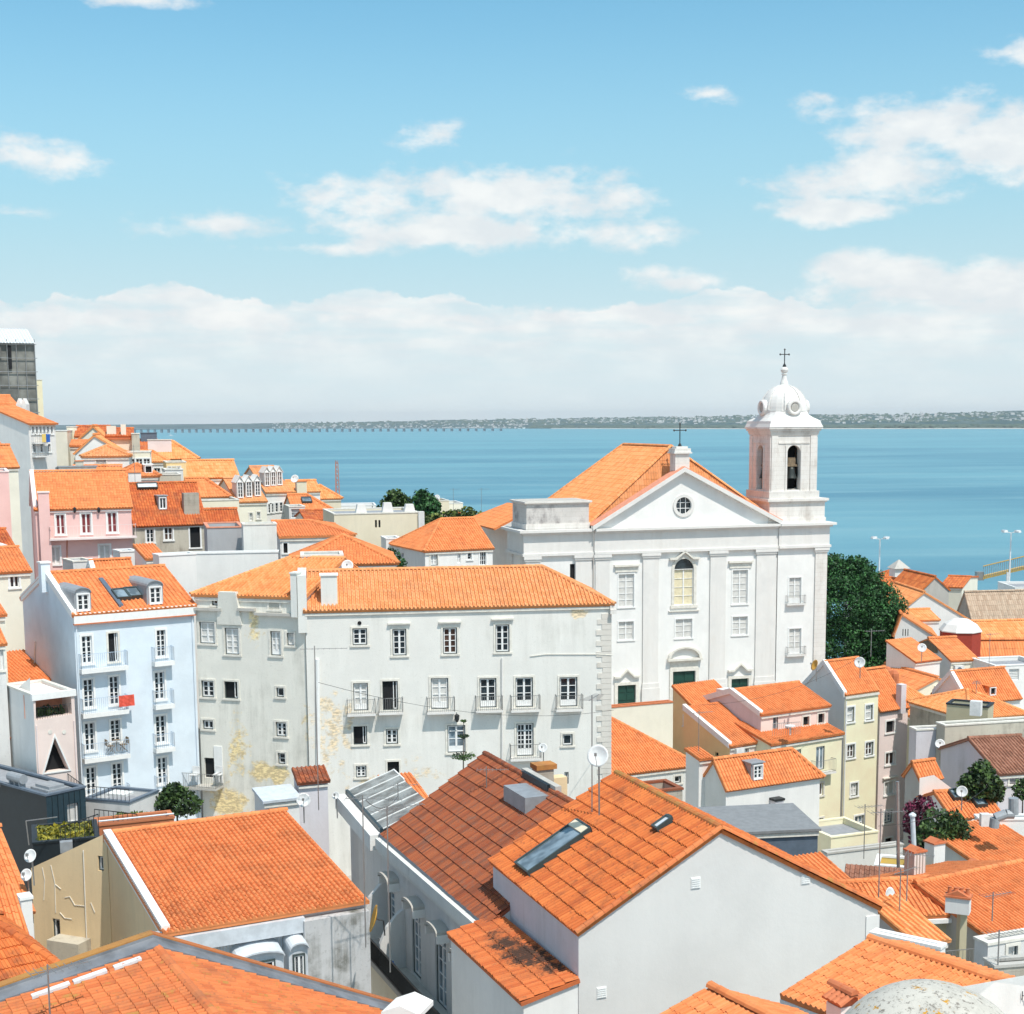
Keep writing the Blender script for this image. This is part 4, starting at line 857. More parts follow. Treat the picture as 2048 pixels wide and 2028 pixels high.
    a = h.f.uv(587, 1180)[0]; MB().box(h.FL, h.t, h.s, a, a + .42, -.45, .3, -1.3, 1.5).box(h.FL, h.t, h.s, a - .05, a + .47, -.5, .35, 1.5, 1.6).build('chimney', 'white_old', h.root)
    h.fin(); o = balpx(h.root, h.f, 372, 447, 1568, dep=1.1, mt='rail', slab='stone_grey'); 
    mb = MB(); p = h.f.pt(*h.f.uv(432, 1530), .0)
    MB().box(p, h.t, h.s, -.1, .5, -.06, .0, -1.2, 1.3).build('door_leaf', 'trim_white', o)
    return R, Lh
RW, LW = whitebld()
for x, y, lb in ((372, 1566, 'left white plastic chair on the balcony beside the blue house'), (418, 1566, 'right white plastic chair on the balcony beside the blue house')):
    p = W(x + 8, y - 3, 96.5); q = MB(); X, Y = az_(-17), az_(73); rt = thing('plastic_chair', lb, 'chair', p, 'plastic balcony chairs')
    for a in (0, .42):
        for b in (0, .42): MB().box(p, X, Y, a, a + .05, b, b + .05, 0, .42).build('leg', 'white_plastic', rt)
    MB().box(p, X, Y, -.03, .5, -.03, .5, .42, .47).build('seat', 'white_plastic', rt); MB().box(p, X, Y, -.03, .5, .44, .5, .47, .95).build('backrest', 'white_plastic', rt)

# ================================================================ BLUE HOUSE
b = house('blue_house', 'pale blue four storey house with white balconies and grey dormers', 'house', (147, 1228, 93), 387, 34, ridge=(92, 1147), wm='blue', tm='tile', base=34, tk=dict(pitch=.30, course=.40, prof='mid', amp=.08), verge='trim_white',
    w=[('w', *q, 5, 2) for q in ((164, 1272, 184, 1327), (314, 1260, 331, 1313), (168, 1359, 187, 1415), (220, 1353, 238, 1409), (310, 1344, 329, 1399), (170, 1446, 190, 1502), (222, 1440, 240, 1485), (312, 1431, 332, 1486), (173, 1535, 192, 1590), (226, 1527, 244, 1580), (316, 1515, 334, 1568))] + [('o', 217, 1266, 236, 1323, 5, 2)], cornice=0, D=11)
for x0, x1, y in ((157, 251, 1333), (303, 343, 1321), (160, 252, 1421), (305, 343, 1407), (163, 255, 1510), (306, 344, 1493), (165, 256, 1600), (309, 330, 1578)): balpx(b.root, b.f, x0, x1, y, dep=.6 if x1 > 200 else .5, mt='rail_blue', slab='trim_white', hgt=.95, sth=.28)
b.fin(); MB().box(b.FL, b.t, b.s, -.05, b.L + .05, -.22, 0, -.62, -.14).build('cornice_band', 'trim_white', b.root); MB().box(b.FL, b.t, b.s, -.06, b.L + .06, -.26, 0, -.70, -.62).build('cornice_tiles', 'terracotta', b.root)
MB().box(b.FL, b.t, b.s, -.03, b.L + .03, -.18, .25, -.16, .02).build('eave_board', 'trim_white', b.root)
dormer(b, 148, 1176, 182, 1224, 'arch', 'zinc', 'w', 3); dormer(b, 293, 1162, 326, 1210, 'arch', 'zinc', 'w', 3)
skylight(b, 242, 1194, 0, 0, wd=.8, ln=1.1); skylight(b, 265, 1191, 0, 0, wd=.8, ln=1.1)
p0 = on_roof(b, 197, 1162); p1 = on_roof(b, 238, 1216); x = (p1 - p0).normalized(); MB().hexa([q + b.t * a + UP * c for c in (.02, .22) for q, a in ((p0, 0), (p1, 0), (p1, .3), (p0, .3))]).build('roof_gutter', 'zinc_dark', b.root)
chimney(b, 0, 0, .6, .6, .7, 'blue', 'trim_white', pos=b.P(-.1, b.w1 - .3, b.rise))
MB().tube(b.l.pt(*b.l.uv(72, 1283), .06), b.l.pt(*b.l.uv(70, 1345), .06), .05).build('vent_pipe', 'trim', b.root)
MB().tube(b.f.pt(.12, -.8, .06), b.f.pt(.12, -16, .06), .05).build('drainpipe', 'blue', b.root); MB().tube(b.f.pt(b.L - .15, -.8, .06), b.f.pt(b.L - .15, -16, .06), .05).build('drainpipe', 'blue', b.root)
q = b.f.pt(*b.f.uv(230, 1389), .66); mb = MB(); n = 6
for i in range(n):
    for j in range(4): pass
P_ = lambda i, j: q + b.t * (i * .17) + UP * (-j * .24) + b.f.n * (.04 * sin(i * 1.9 + j)); mb.v = [P_(i, j) + b.f.n * e for e in (0, .02) for j in range(4) for i in range(7)]
for e in (0, 28):
    for j in range(3):
        for i in range(6): mb.f.append([e + j * 7 + i, e + j * 7 + i + 1, e + j * 7 + i + 8, e + j * 7 + i + 7])
prop('hung_cloth', 'red and white cloth hung over a balcony rail of the blue house', 'cloth', mb, 'cloth_red')
def chair(p, X, Y, lb):
    rt = thing('folding_chair', lb, 'chair', p, 'folding chairs on the blue balcony')
    MB().box(p, X, Y, 0, .42, 0, .4, .43, .46).build('seat', 'wood', rt); MB().box(p + X * .0, X, Y, -.1, -.06, 0, .4, .5, .9).build('backrest', 'wood', rt)
    m_ = MB()
    for yy in (0, .38): m_.tube(p + Y * yy, p + Y * yy + X * .4 + UP * .45, .02, 4).tube(p + Y * yy + X * .4, p + Y * yy - X * .08 + UP * .9, .02, 4)
    m_.build('leg', 'wood', rt)
u, z = b.f.uv(212, 1506); c0 = b.f.pt(u, z + .05, .12); chair(c0, b.t, b.f.n, 'left folding chair at the balcony table of the blue house'); u, z = b.f.uv(250, 1501); c1 = b.f.pt(u, z + .05, .12); chair(c1, -b.t, b.f.n, 'right folding chair at the balcony table of the blue house')
u, z = b.f.uv(231, 1502); c2 = b.f.pt(u, z + .05, .32); rt = thing('folding_table', 'small round table between two folding chairs on the blue balcony', 'table', c2); MB().lathe(c2, [(.28, .7), (.28, .73)], 12).build('tabletop', 'wood', rt); MB().tube(c2, c2 + UP * .7, .03).tube(c2, c2 + b.t * .2, .02).build('leg', 'wood', rt)
# ================================================================ LEFT HILL
def hs(*a, ch=(), **k):
    h = house(*a, **k)
    for c in ch: chimney(h, *c[:5], **(c[5] if len(c) > 5 else {}))
    h.fin(); return h
h = hs('scaffolded_building', 'tall building wrapped in grey scaffold netting under a white metal roof', 'building', (-100, 684, 232), 68, 28, D=14, roof='flat', wm='netting', tm='pale_metal', base=45)
rf = MB(); f = h.f
for i in range(26): x0 = h.L * i / 26; rf.hexa([f.pt(x0, .0, .7), f.pt(x0 + .33, .0, .7), f.pt(x0 + .33, 2.4, -5), f.pt(x0, 2.4, -5), f.pt(x0, .1, .7), f.pt(x0 + .33, .1, .7), f.pt(x0 + .33, 2.5, -5), f.pt(x0, 2.5, -5)])
rf.build('roof_sheet', 'pale_metal', h.root)
g2 = MB(); g2.hexa([f.pt(0, -.05, .65), f.pt(h.L, -.05, .65), f.pt(h.L, 2.35, -5), f.pt(0, 2.35, -5), f.pt(0, 0, .65), f.pt(h.L, 0, .65), f.pt(h.L, 2.4, -5), f.pt(0, 2.4, -5)]); g2.build('roof', 'trim_white', h.root)
sc = MB()
for i in range(10): sc.tube(f.pt(h.L * i / 9, -14, .25), f.pt(h.L * i / 9, .6, .25), .07, 4)
for j in range(7): sc.tube(f.pt(0, -2.1 * j - .2, .27), f.pt(h.L + .3, -2.1 * j - .2, .27), .07, 4)
sc.build('scaffold_pole', 'metal', h.root)
for k, (a, b_, z0, z1, mt) in enumerate(((5.2, 7.4, -2.2, -.4, 'netting_dark'), (8.4, 8.9, -4., -.4, 'void'), (6.5, 9.6, -9.8, -7., 'netting_dark'), (0, 5.0, -11, -8, 'grey'), (6.1, 7., -1.6, -.3, 'void'))): MB().box(f.O, f.t, -f.n, a, b_, -.30 - .02 * k, -.2 - .02 * k, z0, z1).build('netting_panel', mt, h.root)
hs('narrow_tower_house', 'narrow cream tower block beside the scaffolded building', 'building', (66, 760, 242), 84, 28, D=5, roof='flat', wm='yellow', tm='roofgrey', base=45)
h = hs('tall_house', 'big off-white house with orange roof, balconies and blank side wall on the hill', 'house', (57, 846, 168), 110, 52, D=17, roof='gx', rise=2.2, wm='stone_clean', lm='white', base=44, oh=.35,
    w=[('w', 64 + 7.5 * i, 852, 68 + 7.5 * i, 868, 3, 1) for i in range(6)] + [('w', 66 + 15 * i, 888, 71 + 15 * i, 904, 3, 1) for i in range(3)])
for x0, x1, y in ((63, 88, 885), (64, 90, 912)): balpx(h.root, h.f, x0, x1, y, dep=.7, hgt=1.1, mt='rail', step=.3)
for px_, mt, nm in ((76, 'yellow_hot', 'yellow'), (84, 'blue_plastic', 'blue')): u, z = h.f.uv(px_, 870); q = MB().box(h.f.pt(u, z - .8, .72), h.t, h.f.n, 0, .5, 0, .04, 0, .9); prop('hung_cloth', nm + ' cloth drying over the balcony rail of the big off-white house', 'cloth', q, mt)
h = hs('upper_house', 'top of a white house with orange roof and pointed dormers below the scaffold', 'house', (-100, 812, 182), 36, 30, D=10, roof='gx', rise=1.3, wm='white', base=44)
for x in (38, 48):
    q = W(x, 826, 176); MB().prism([q + V((a, 0, z)) for a, z in ((-.3, -.5), (.3, -.5), (.3, 1.0), (0, 1.7), (-.3, 1.0))], V((0, 1.2, 0))).build('pointed_dormer', 'white', h.root)
hs('low_house', 'small white house with blue window at the left edge of the hill', 'house', (-90, 902, 150), 8, 30, D=7, roof='gx', rise=1.2, wm='white', base=42, w=[('s', 1, 908, 6, 922)])
hs('low_house', 'low house with plain orange roof in front of the big off-white house', 'house', (-90, 935, 146), 36, 30, D=8, roof='gx', rise=2., wm='cream_pale', base=42)
hs('hill_house', 'flat cream house right of the big off-white house on the hill', 'house', (104, 862, 190), 134, 10, D=8, roof='flat', wm='cream_pale', base=40)
hs('hill_house', 'small cream block with dark openings behind the white gable on the hill', 'house', (133, 854, 196), 153, 10, D=8, roof='flat', wm='cream', base=40)
hs('hill_house', 'pale house with red-orange roof behind the white stepped gable', 'house', (150, 872, 194), 216, 12, ridge=(154, 853), roof='gx', wm='cream_pale', base=40, tm='tile_old')
hs('hill_house', 'white gabled house with orange bands at the top of the hill', 'house', (152, 882, 186), 218, 12, D=8, peak=(186, 852), roof='gy', wm='cream_pale', tm='tile_pale', base=40, w=[('c', 166, 882, 172, 890), ('c', 192, 880, 198, 888)])
h = hs('hill_house', 'long cream house with orange cornice and square chimneys on the skyline', 'house', (212, 872, 180), 266, 14, D=9, ridge=(216, 858), roof='gx', wm='cream_pale', tm='tile_old', base=40, cornice=.3, eave='terracotta')
for x0, x1, y0, y1 in ((214, 232, 852, 868), (242, 252, 849, 868)): q = W((x0 + x1) / 2, y1, 181); wd = (x1 - x0) * 181 / FPX; MB().box(q, h.t, h.s, -wd / 2, wd / 2, 0, 1.2, -1, (y1 - y0) * 181 / FPX).build('chimney', 'cream_pale', h.root)
hs('hill_house', 'narrow brown and white house with plants at the water edge of the skyline', 'house', (263, 868, 176), 279, 14, D=6, roof='flat', wm='stain', base=38)
hs('hill_house', 'large white gable without windows in the middle of the hill', 'house', (150, 905, 172), 246, 12, D=9, peak=(188, 870), roof='gy', wm='white', tm='tile_pale', base=40)
hs('hill_house', 'small orange roofed shed at the left of the white gable', 'house', (140, 891, 176), 172, 12, D=4, rise=.7, roof='shed', wm='cream_pale', base=40)
hs('hill_house', 'white house with orange pyramid roof on the hill', 'house', (165, 912, 160), 258, 12, ridge=(214, 892), roof='hip', wm='white', tm='tile_straw', base=38, w=[('c', 192, 913, 212, 929, 3, 3)])
h = hs('hill_house', 'bluish white shed with sloping grey roof on the hill', 'house', (118, 932, 152), 192, 20, D=5, rise=-.3, roof='shed', wm='white_grey', tm='zinc', tiles=False, base=38)
hs('hill_house', 'pale house full of plants below the skyline chimneys', 'house', (240, 905, 165), 300, 12, D=6, roof='flat', wm='cream', base=36, auto=('w', 4, 1, .7, 1., -.7, 3))
hs('hill_house', 'house with dark red roof at the water side of the hill', 'house', (282, 899, 205), 314, 14, ridge=(286, 880), roof='gx', wm='white', tm='tile_old', base=30, ch=[(298, 884, 2.2, 1.2, 1.2, dict(mt='zinc_dark', capm='zinc_dark'))])
hs('hill_house', 'house with the big pale orange roof above the water', 'house', (300, 917, 194), 396, 14, ridge=(310, 883), roof='hipr', wm='cream_pale', tm='tile_pale', base=28, ch=[(320, 905, 3., 1.2, 1.6, dict(mt='pink_pale', capm='trim'))], auto=('c', 5, 1, .9, .9, -.8, 3))
hs('hill_house', 'white house with pale orange hipped roof in front of the big pale roof', 'house', (276, 923, 178), 336, 14, ridge=(284, 903), roof='hipr', wm='white', tm='tile_pale', base=30, auto=('w', 4, 1, .7, 1.2, -.8, 3))
hs('hill_house', 'small block with yellow wall and awnings left of the white slope roof', 'house', (332, 925, 170), 372, 16, D=6, roof='flat', wm='ochre', base=30, auto=('c', 3, 1, .9, 1.3, -.5, 3))
hs('hill_house', 'plain white block beside the yellow walled block on the hill', 'house', (330, 940, 160), 366, 16, D=5, roof='flat', wm='white_grey', base=30)
h = hs('hill_house', 'house with low orange pyramid roof and dark dormer', 'house', (237, 952, 148), 316, 16, ridge=(266, 929), roof='hip', wm='white', base=36, ch=[(270, 962, 1.2, .8, .8, dict(mt='white'))])
dormer(h, 288, 930, 306, 946, 'shed', 'white', 'v')
hs('hill_house', 'old stone walled house behind the stained brick chimney', 'house', (306, 950, 150), 362, 16, D=5, roof='flat', wm='stain', base=34)
h = house('pink_house', 'pink house with orange roof and dark red shuttered windows', 'house', (70, 1016, 122), 262, 20, ridge=(28, 944), roof='gx', wm='pink', lm='pink', base=38, verge='pink_pale', eave='pink_pale', tk=dict(pitch=.25, course=.34, amp=.05),
    w=[('rw', 112, 1029, 130, 1069, 1, 2), ('rw', 163, 1027, 182, 1067, 1, 2), ('rw', 215, 1025, 234, 1065, 1, 2), ('cw', 102, 1094, 120, 1129, 1, 2), ('cw', 199, 1090, 220, 1118, 1, 2)])
balpx(h.root, h.f, 98, 272, 1074, dep=.8, hgt=1., mt='pink_pale', slab='pink_pale', step=.3); h.fin()
u0, z0 = h.f.uv(84, 1160); u1, z1 = h.f.uv(97, 985); MB().box(h.FL, h.t, h.s, u0, u1, -.6, .25, z0, z1).build('chimney_stack', 'pink', h.root); MB().box(h.FL, h.t, h.s, u0 - .06, u1 + .06, -.66, .3, z1, z1 + .1).build('chimney_cap', 'pink_pale', h.root)
for x in (149, 197): q = h.f.pt(*h.f.uv(x, 1021), .25); MB().lathe(q, [(.04, .3), (.13, .2), (.1, -.1), (.03, -.2)], 6).build('wall_lantern', 'iron', h.root)
MB().tube(h.f.pt(*h.f.uv(134, 1080), .06), h.f.pt(*h.f.uv(134, 1160), .06), .04).build('drainpipe', 'terracotta', h.root)
h = hs('pink_annex', 'blank pink wall block at the left edge beside the pink house', 'house', (-60, 945, 126), 17, 20, D=9, roof='flat', wm='pink', base=38, coping='pink_pale')
hs('roof_house', 'house with bright orange roof behind the right verge of the pink house', 'house', (150, 982, 152), 246, 16, ridge=(170, 933), roof='gx', wm='cream_pale', base=38, verge='trim_white', ch=[(160, 950, .8, .6, 1.4, dict(mt='stain'))])
h = house('old_stone_house', 'old grey stained house with worn orange roof, skewed dormer and stone chimney', 'house', (268, 1049, 134), 412, 24, ridge=(222, 968), roof='gx', wm='stain', tm='tile_old', base=36, eave='stone_grey', w=[('w', 293, 1058, 308, 1085, 3, 2), ('bw', 329, 1055, 345, 1080, 2, 2), ('vw', 380, 1052, 400, 1095, 2, 2)]); h.fin()
dormer(h, 316, 992, 334, 1019, 'shed', 'zinc', 'w', 1, depth=4.)
skylight(h, 294, 975, 0, 0, wd=1.7, ln=.5, gl='pale_metal'); q = on_roof(h, 384, 1030); MB().box(q, h.t, h.s, -.7, .7, 0, .9, -1.5, 2.0).build('chimney', 'old_stone', h.root)
h = hs('small_house', 'small cream house with two orange roofs left of the pink wall', 'house', (-60, 1146, 104), 60, 30, ridge=(-40, 1100), roof='gx', wm='cream_pale', tm='tile', base=38, w=[('w', 20, 1152, 38, 1175, 1, 2)])
h = hs('small_house', 'low roof with tiny arched dormer above the small cream house', 'house', (-60, 1103, 112), 32, 30, ridge=(-50, 1062), roof='gx', wm='cream_pale', tm='tile_old', base=38)
dormer(h, 2, 1090, 16, 1106, 'arch', 'trim_white', 'v')
hs('small_house', 'sliver of orange roof left of the blue house', 'house', (-60, 1232, 92), 9, 30, ridge=(-50, 1190), roof='gx', wm='cream_pale', base=36)
hs('small_house', 'second sliver of orange roof with blue windows left of the blue house', 'house', (-60, 1290, 90), 9, 30, ridge=(-50, 1265), roof='gx', wm='white_grey', base=36, w=[('s', 1, 1296, 7, 1340)])
# roofs behind the blue house
hs('roof_house', 'small house with orange roof and skylight strip behind the blue house', 'house', (192, 1162, 112), 270, 32, ridge=(180, 1122), roof='gx', wm='white', base=36, verge='trim_white', ch=[(190, 1150, 1.2, .9, .3, dict(mt='white', capm='trim_white'))])
hs('white_box', 'plain white roof box in front of the pink house', 'building', (146, 1124, 118), 186, 32, D=3, roof='flat', wm='white_grey', base=36)
hs('roof_house', 'small patch of orange roof in front of the old stained house', 'house', (292, 1116, 112), 330, 30, D=3, rise=.8, roof='shed', wm='white', base=36)
hs('white_box', 'rounded white water tank house beside the pink house', 'building', (240, 1104, 116), 274, 30, D=2, roof='flat', wm='white', base=36)
hs('white_wall_house', 'blank white house wall rising right of the blue house roof', 'house', (318, 1112, 106), 392, 30, D=1.5, roof='flat', wm='white', base=36)
hs('white_wall_house', 'long low white parapet wall with round vent behind the weathered wing', 'house', (372, 1108, 116), 556, 8, D=1.2, roof='flat', wm='white', base=36)
h = hs('garage_block', 'grey rendered block beside the old stained house', 'building', (414, 1056, 122), 486, 14, D=6, roof='flat', wm='grey', base=38, coping='coping_red')
hs('white_block', 'plain white block right of the grey rendered block', 'building', (486, 1050, 120), 553, 14, D=2, roof='flat', wm='white_old', base=38)
hs('terrace_house', 'house with red-orange roof strip above the grey rendered block', 'house', (404, 1050, 140), 478, 18, ridge=(398, 1020), roof='gx', wm='white_grey', tm='tile_old', base=38)
hs('terrace_house', 'flat cream house with long white parapet left of the dormer row', 'house', (392, 1002, 158), 478, 18, D=8, roof='flat', wm='cream', base=38, parapet=.8, auto=('c', 3, 1, .7, 1., -2.0, 3))
hs('terrace_house', 'orange hipped roof behind the stone chimney', 'house', (380, 993, 164), 458, 18, ridge=(384, 957), roof='hipr', wm='white', tm='tile', base=38)
hs('terrace_house', 'white house with sloping pale roof and orange stripes near the water', 'house', (376, 955, 178), 478, 20, ridge=(398, 922), roof='gx', wm='white', tm='tile_pale', base=34)
h = hs('dormer_house', 'white house with three pointed dormers nearer to the camera in the dormer row', 'house', (475, 1003, 166), 533, 20, ridge=(448, 957), roof='gx', wm='cream_pale', lm='white', tm='tile_straw', base=36, w=[('c', 499, 1026, 505, 1042, 3, 1), ('c', 514, 1024, 520, 1038, 3, 1)])
for i in range(3): dormer(h, 473 + i * 17.5, 953 - i * .8, 487 + i * 17.5, 998 - i * 2, 'gable', 'white', 'w', 4, depth=3.)
h = hs('dormer_house', 'white house with three pointed dormers nearest to the water', 'house', (532, 984, 178), 580, 20, ridge=(500, 934), roof='gx', wm='white', lm='white', tm='tile_straw', base=34, w=[('w', 533 + 9 * i, 1008 - i, 538 + 9 * i, 1026 - i, 3, 1) for i in range(5)])
for i in range(3): dormer(h, 528 + i * 12.5, 935 - i * .8, 540 + i * 12.5, 974 - i, 'gable', 'white', 'b', 3, depth=3.)
hs('hill_house', 'house with orange roof ending at the stone capped chimney right of the dormer row', 'house', (580, 983, 196), 640, 16, ridge=(582, 962), roof='gx', wm='white', tm='tile_pale', base=30, ch=[(604, 985, 1.3, 1., 1.4, dict(mt='sand'))])
hs('hill_house', 'house with broad orange pyramid roof beside the lattice mast', 'house', (612, 997, 200), 682, 14, ridge=(640, 971), roof='hip', wm='sand', tm='tile_pale', base=28)
h = hs('hill_house', 'house with small skylight in its orange hipped roof', 'house', (586, 1020, 172), 662, 16, ridge=(590, 990), roof='hipr', wm='white_grey', tm='tile', base=32); skylight(h, 613, 1003, 0, 0, wd=1., ln=1.2)
hs('garage_house', 'low bluish white garage house under the skylight roof', 'house', (578, 1014, 168), 610, 16, D=4, roof='flat', wm='white_grey', base=32, w=[('sx', 582, 1018, 600, 1036, 5, 1)])
hs('hill_house', 'small white house with red striped roof left of the cream building', 'house', (612, 1040, 160), 668, 16, ridge=(616, 1022), roof='gx', wm='white', tm='tile_old', base=32)
hs('quay_building', 'distant row of low white buildings above the cream house', 'building', (655, 1012, 260), 752, 8, D=8, roof='flat', wm='white', base=8)
h = hs('cream_building', 'cream building with three tapered white chimneys and twin slit window', 'building', (668, 1029, 148), 838, 14, D=9, roof='flat', wm='sand', base=34, parapet=.2, w=[('vx', 750, 1040, 754, 1055), ('vx', 757, 1040, 761, 1055)])
for x, y0 in ((724, 1010), (777, 1008), (821, 1012)):
    q = h.f.pt(h.f.uv(x, 1030)[0], 0, -.3); wd = .62; MB().hexa([q + h.t * a + h.s * b_ + UP * z for z, k in ((-.2, 1), ((1029 - y0) * 148 / FPX, .6)) for a, b_ in ((-wd * k, 0), (wd * k, 0), (wd * k, .8), (-wd * k, .8))]).build('chimney', 'white', h.root)
MB().box(h.FL, h.t, h.s, h.L - .1, h.L + .5, -.25, .6, -5, .1).build('corner_pier', 'white_grey', h.root)
h = hs('hipped_house', 'white house with wavy orange hipped roof left of the church', 'house', (850, 1100, 134), 985, 24, back=784, roof='hipl', wm='white', lm='white_grey', tm='tile', rise=2.4, base=36, rf=.5,
    w=[('cd', 861, 1107, 875, 1131), ('cx', 915, 1102, 921, 1126), ('w', 935, 1101, 943, 1119, 3, 1), ('w', 960, 1103, 972, 1130, 3, 3)], lw=[('vx', 803, 1106, 807, 1114)])
hs('white_box', 'small white stair box on the terrace left of the hipped house', 'building', (772, 1078, 142), 802, 14, D=3, roof='flat', wm='white', base=36)
hs('roof_house', 'small house with long low orange roof and one dark window in the middle', 'house', (560, 1073, 126), 706, 14, ridge=(545, 1043), roof='hipr', wm='white', tm='tile', base=38, w=[('vw', 567, 1086, 575, 1106)])
hs('roof_house', 'house with big orange hipped roof behind the long white building', 'house', (585, 1128, 112), 792, 8, ridge=(640, 1072), roof='hip', wm='white_old', tm='tile', base=38, eave='stone_grey')
hs('white_box', 'low white roof terrace wall with bracket behind the long white building', 'building', (602, 1113, 102), 686, 8, D=3, roof='flat', wm='white_old', base=38)
hs('quay_house', 'beige block with dark doorway near the water left of the church', 'building', (866, 1002, 235), 898, 12, D=7, roof='flat', wm='sand', base=15)
hs('quay_house', 'pale block with satellite dish near the water left of the church', 'building', (897, 1007, 240), 926, 12, D=7, roof='flat', wm='cream_pale', base=15)
hs('quay_house', 'low cream wall sloping to the water left of the church', 'building', (915, 1026, 225), 962, 12, D=7, py1=1034, roof='sx', wm='cream_pale', base=15)
# ================================================================ RIGHT OF THE CHURCH, MIDDLE DISTANCE
h = hs('orange_roof_house', 'house with big bright orange roof right of the long white building', 'house', (1180, 1553, 106), 1392, 25, D=12, rise=3.1, rf=.55, roof='hipr', wm='white_old', tm='tile', base=32, tk=dict(pitch=.22, course=.34), w=[('d', 1238, 1556, 1248, 1566, 1, 1), ('d', 1349, 1552, 1362, 1566, 1, 1)])
hs('garden_wall', 'cream wall with orange tile coping in front of the church doors', 'wall', (1215, 1416, 132), 1346, 22, D=.9, roof='flat', wm='cream_pale', base=34, coping='terracotta')
h = house('ochre_house', 'ochre house with steep upper roof and three slit windows', 'house', (1414, 1441, 116), 1497, 33, back=1346, roof='shed', rise=2.2, wm='white', lm='ochre', tm='tile', base=31, eaveoh=.35, w=[('vx', 1421, 1443, 1438, 1451, 1, 1), ('vx', 1442, 1440, 1459, 1448, 1, 1), ('vx', 1463, 1437, 1481, 1445, 1, 1)], lw=[('b', 1368, 1433, 1376, 1452, 1, 1), ('b', 1386, 1498, 1397, 1508, 1, 1)]); h.fin()
MB().box(on_roof(h, 1455, 1400), h.t, h.s, -.6, .5, 0, .7, -.1, .9).build('air_conditioner', 'white_plastic', h.root)
h = house('ochre_house', 'lower front part of the ochre house with orange lean-to roof', 'house', (1460, 1490, 111), 1537, 33, D=5.5, roof='shed', rise=2.1, wm='pink_skin', lm='ochre', tm='tile', base=31, verge='trim_white', lw=[('vx', 1430, 1505, 1437, 1512, 1, 1)], w=[('b', 1488, 1497, 1497, 1506, 1, 2)]); h.fin()
for x, y in ((1475, 1503), (1521, 1500)): q = h.f.pt(*h.f.uv(x, y), 0); MB().box(q, h.t, h.f.n, -.4, .4, 0, .35, -.3, .3).build('air_conditioner', 'white_plastic', h.root)
h = house('terrace_roof_house', 'pinkish white house with wide orange roof and roof terrace', 'house', (1522, 1427, 113), 1657, 30, ridge=(1462, 1381), roof='gx', wm='pink_skin', lm='lilac', tm='tile', base=31, w=[('sxd', 1546, 1428, 1556, 1468, 2, 1), ('v', 1606, 1433, 1618, 1451, 1, 2), ('v', 1636, 1427, 1648, 1446, 1, 2)], verge='trim_white'); h.fin()
h = house('yellow_house', 'pale yellow house with tile band, french windows and iron balcony', 'house', (1541, 1487, 111), 1684, 32, D=4, roof='shed', rise=.9, wm='yellow', tm='tile', base=29, w=[('sdx', 1590, 1499, 1602, 1528, 1, 1), ('sdx', 1632, 1493, 1649, 1540, 1, 2), ('b', 1634, 1566, 1646, 1591, 1, 1), ('b', 1634, 1636, 1646, 1654, 1, 2)])
balpx(h.root, h.f, 1622, 1662, 1543, dep=.6, hgt=1.); h.fin(); tr = thing('terrace_furniture', 'small white terrace table with chairs on the pinkish roof terrace', 'table', W(1580, 1470, 111)); q = ORG[tr]; MB().lathe(q, [(.4, .7), (.4, .74)], 10).build('tabletop', 'white_plastic', tr); MB().tube(q, q + UP * .7, .05).build('leg', 'white_plastic', tr)
r = MB(); a, b_ = W(1545, 1472, 110.6), W(1600, 1468, 112.5)
for k in range(14): p = a.lerp(b_, k / 13); r.tube(p, p + UP * .95, .015, 4)
r.tube(a + UP * .95, b_ + UP * .95, .025, 4); prop('terrace_railing', 'thin grey railing along the pinkish roof terrace', 'railing', r, 'rail')
h = house('dormer_roof_house', 'white house with zinc dormer on its orange roof in front of the yellow house', 'house', (1452, 1574, 97), 1640, 27.5, ridge=(1428, 1519), roof='hipr', wm='white', lm='white_old', tm='tile', base=31, eave='trim_white', tk=dict(pitch=.24, course=.36)); h.fin()
dormer(h, 1502, 1526, 1526, 1559, 'shed', 'zinc', 'w', 3); u, z = h.f.uv(1548, 1608); q = h.f.pt(u, z, 0); MB().box(q, h.t, h.f.n, -.35, .35, 0, .6, -2.5, .35).build('chimney_stack', 'lilac', h.root); MB().box(q, h.t, h.f.n, -.42, .42, -.05, .66, .35, .5).build('chimney_cap', 'iron', h.root)
h = hs('pillar_house', 'narrow white stair tower with small tiled top beside the dormer roof', 'building', (1398, 1516, 99), 1424, 27, D=1.6, rise=.35, roof='shed', wm='white', base=31)
h = hs('metal_roof_building', 'low building with grey flat metal roof and dark blue-grey side', 'building', (1440, 1664, 77), 1636, 8, D=4.4, rise=.2, roof='shed', wm='zinc_dark', tm='sheet_grey', tiles=False, base=30, py1=None)
h = house('tall_yellow_house', 'tall pale yellow house with white side gable', 'house', (1690, 1388, 119), 1757, 32, back=1606, roof='gx', rise=2.3, wm='yellow', lm='white', tm='tile', base=29, verge='trim_white', oh=.1, rf=.5,
    w=[('cwd', 1694, 1414, 1708, 1444, 2, 1), ('cwd', 1731, 1410, 1745, 1440, 2, 1), ('bwd', 1694, 1489, 1709, 1516, 2, 2), ('bwd', 1731, 1484, 1746, 1511, 2, 2), ('cwd', 1701, 1566, 1715, 1592, 2, 2), ('swd', 1709, 1631, 1727, 1660, 2, 2)]); h.fin()
MB().tube(h.f.pt(.1, -.6, .06), h.f.pt(.1, -14, .06), .06).build('drainpipe', 'trim_white', h.root)
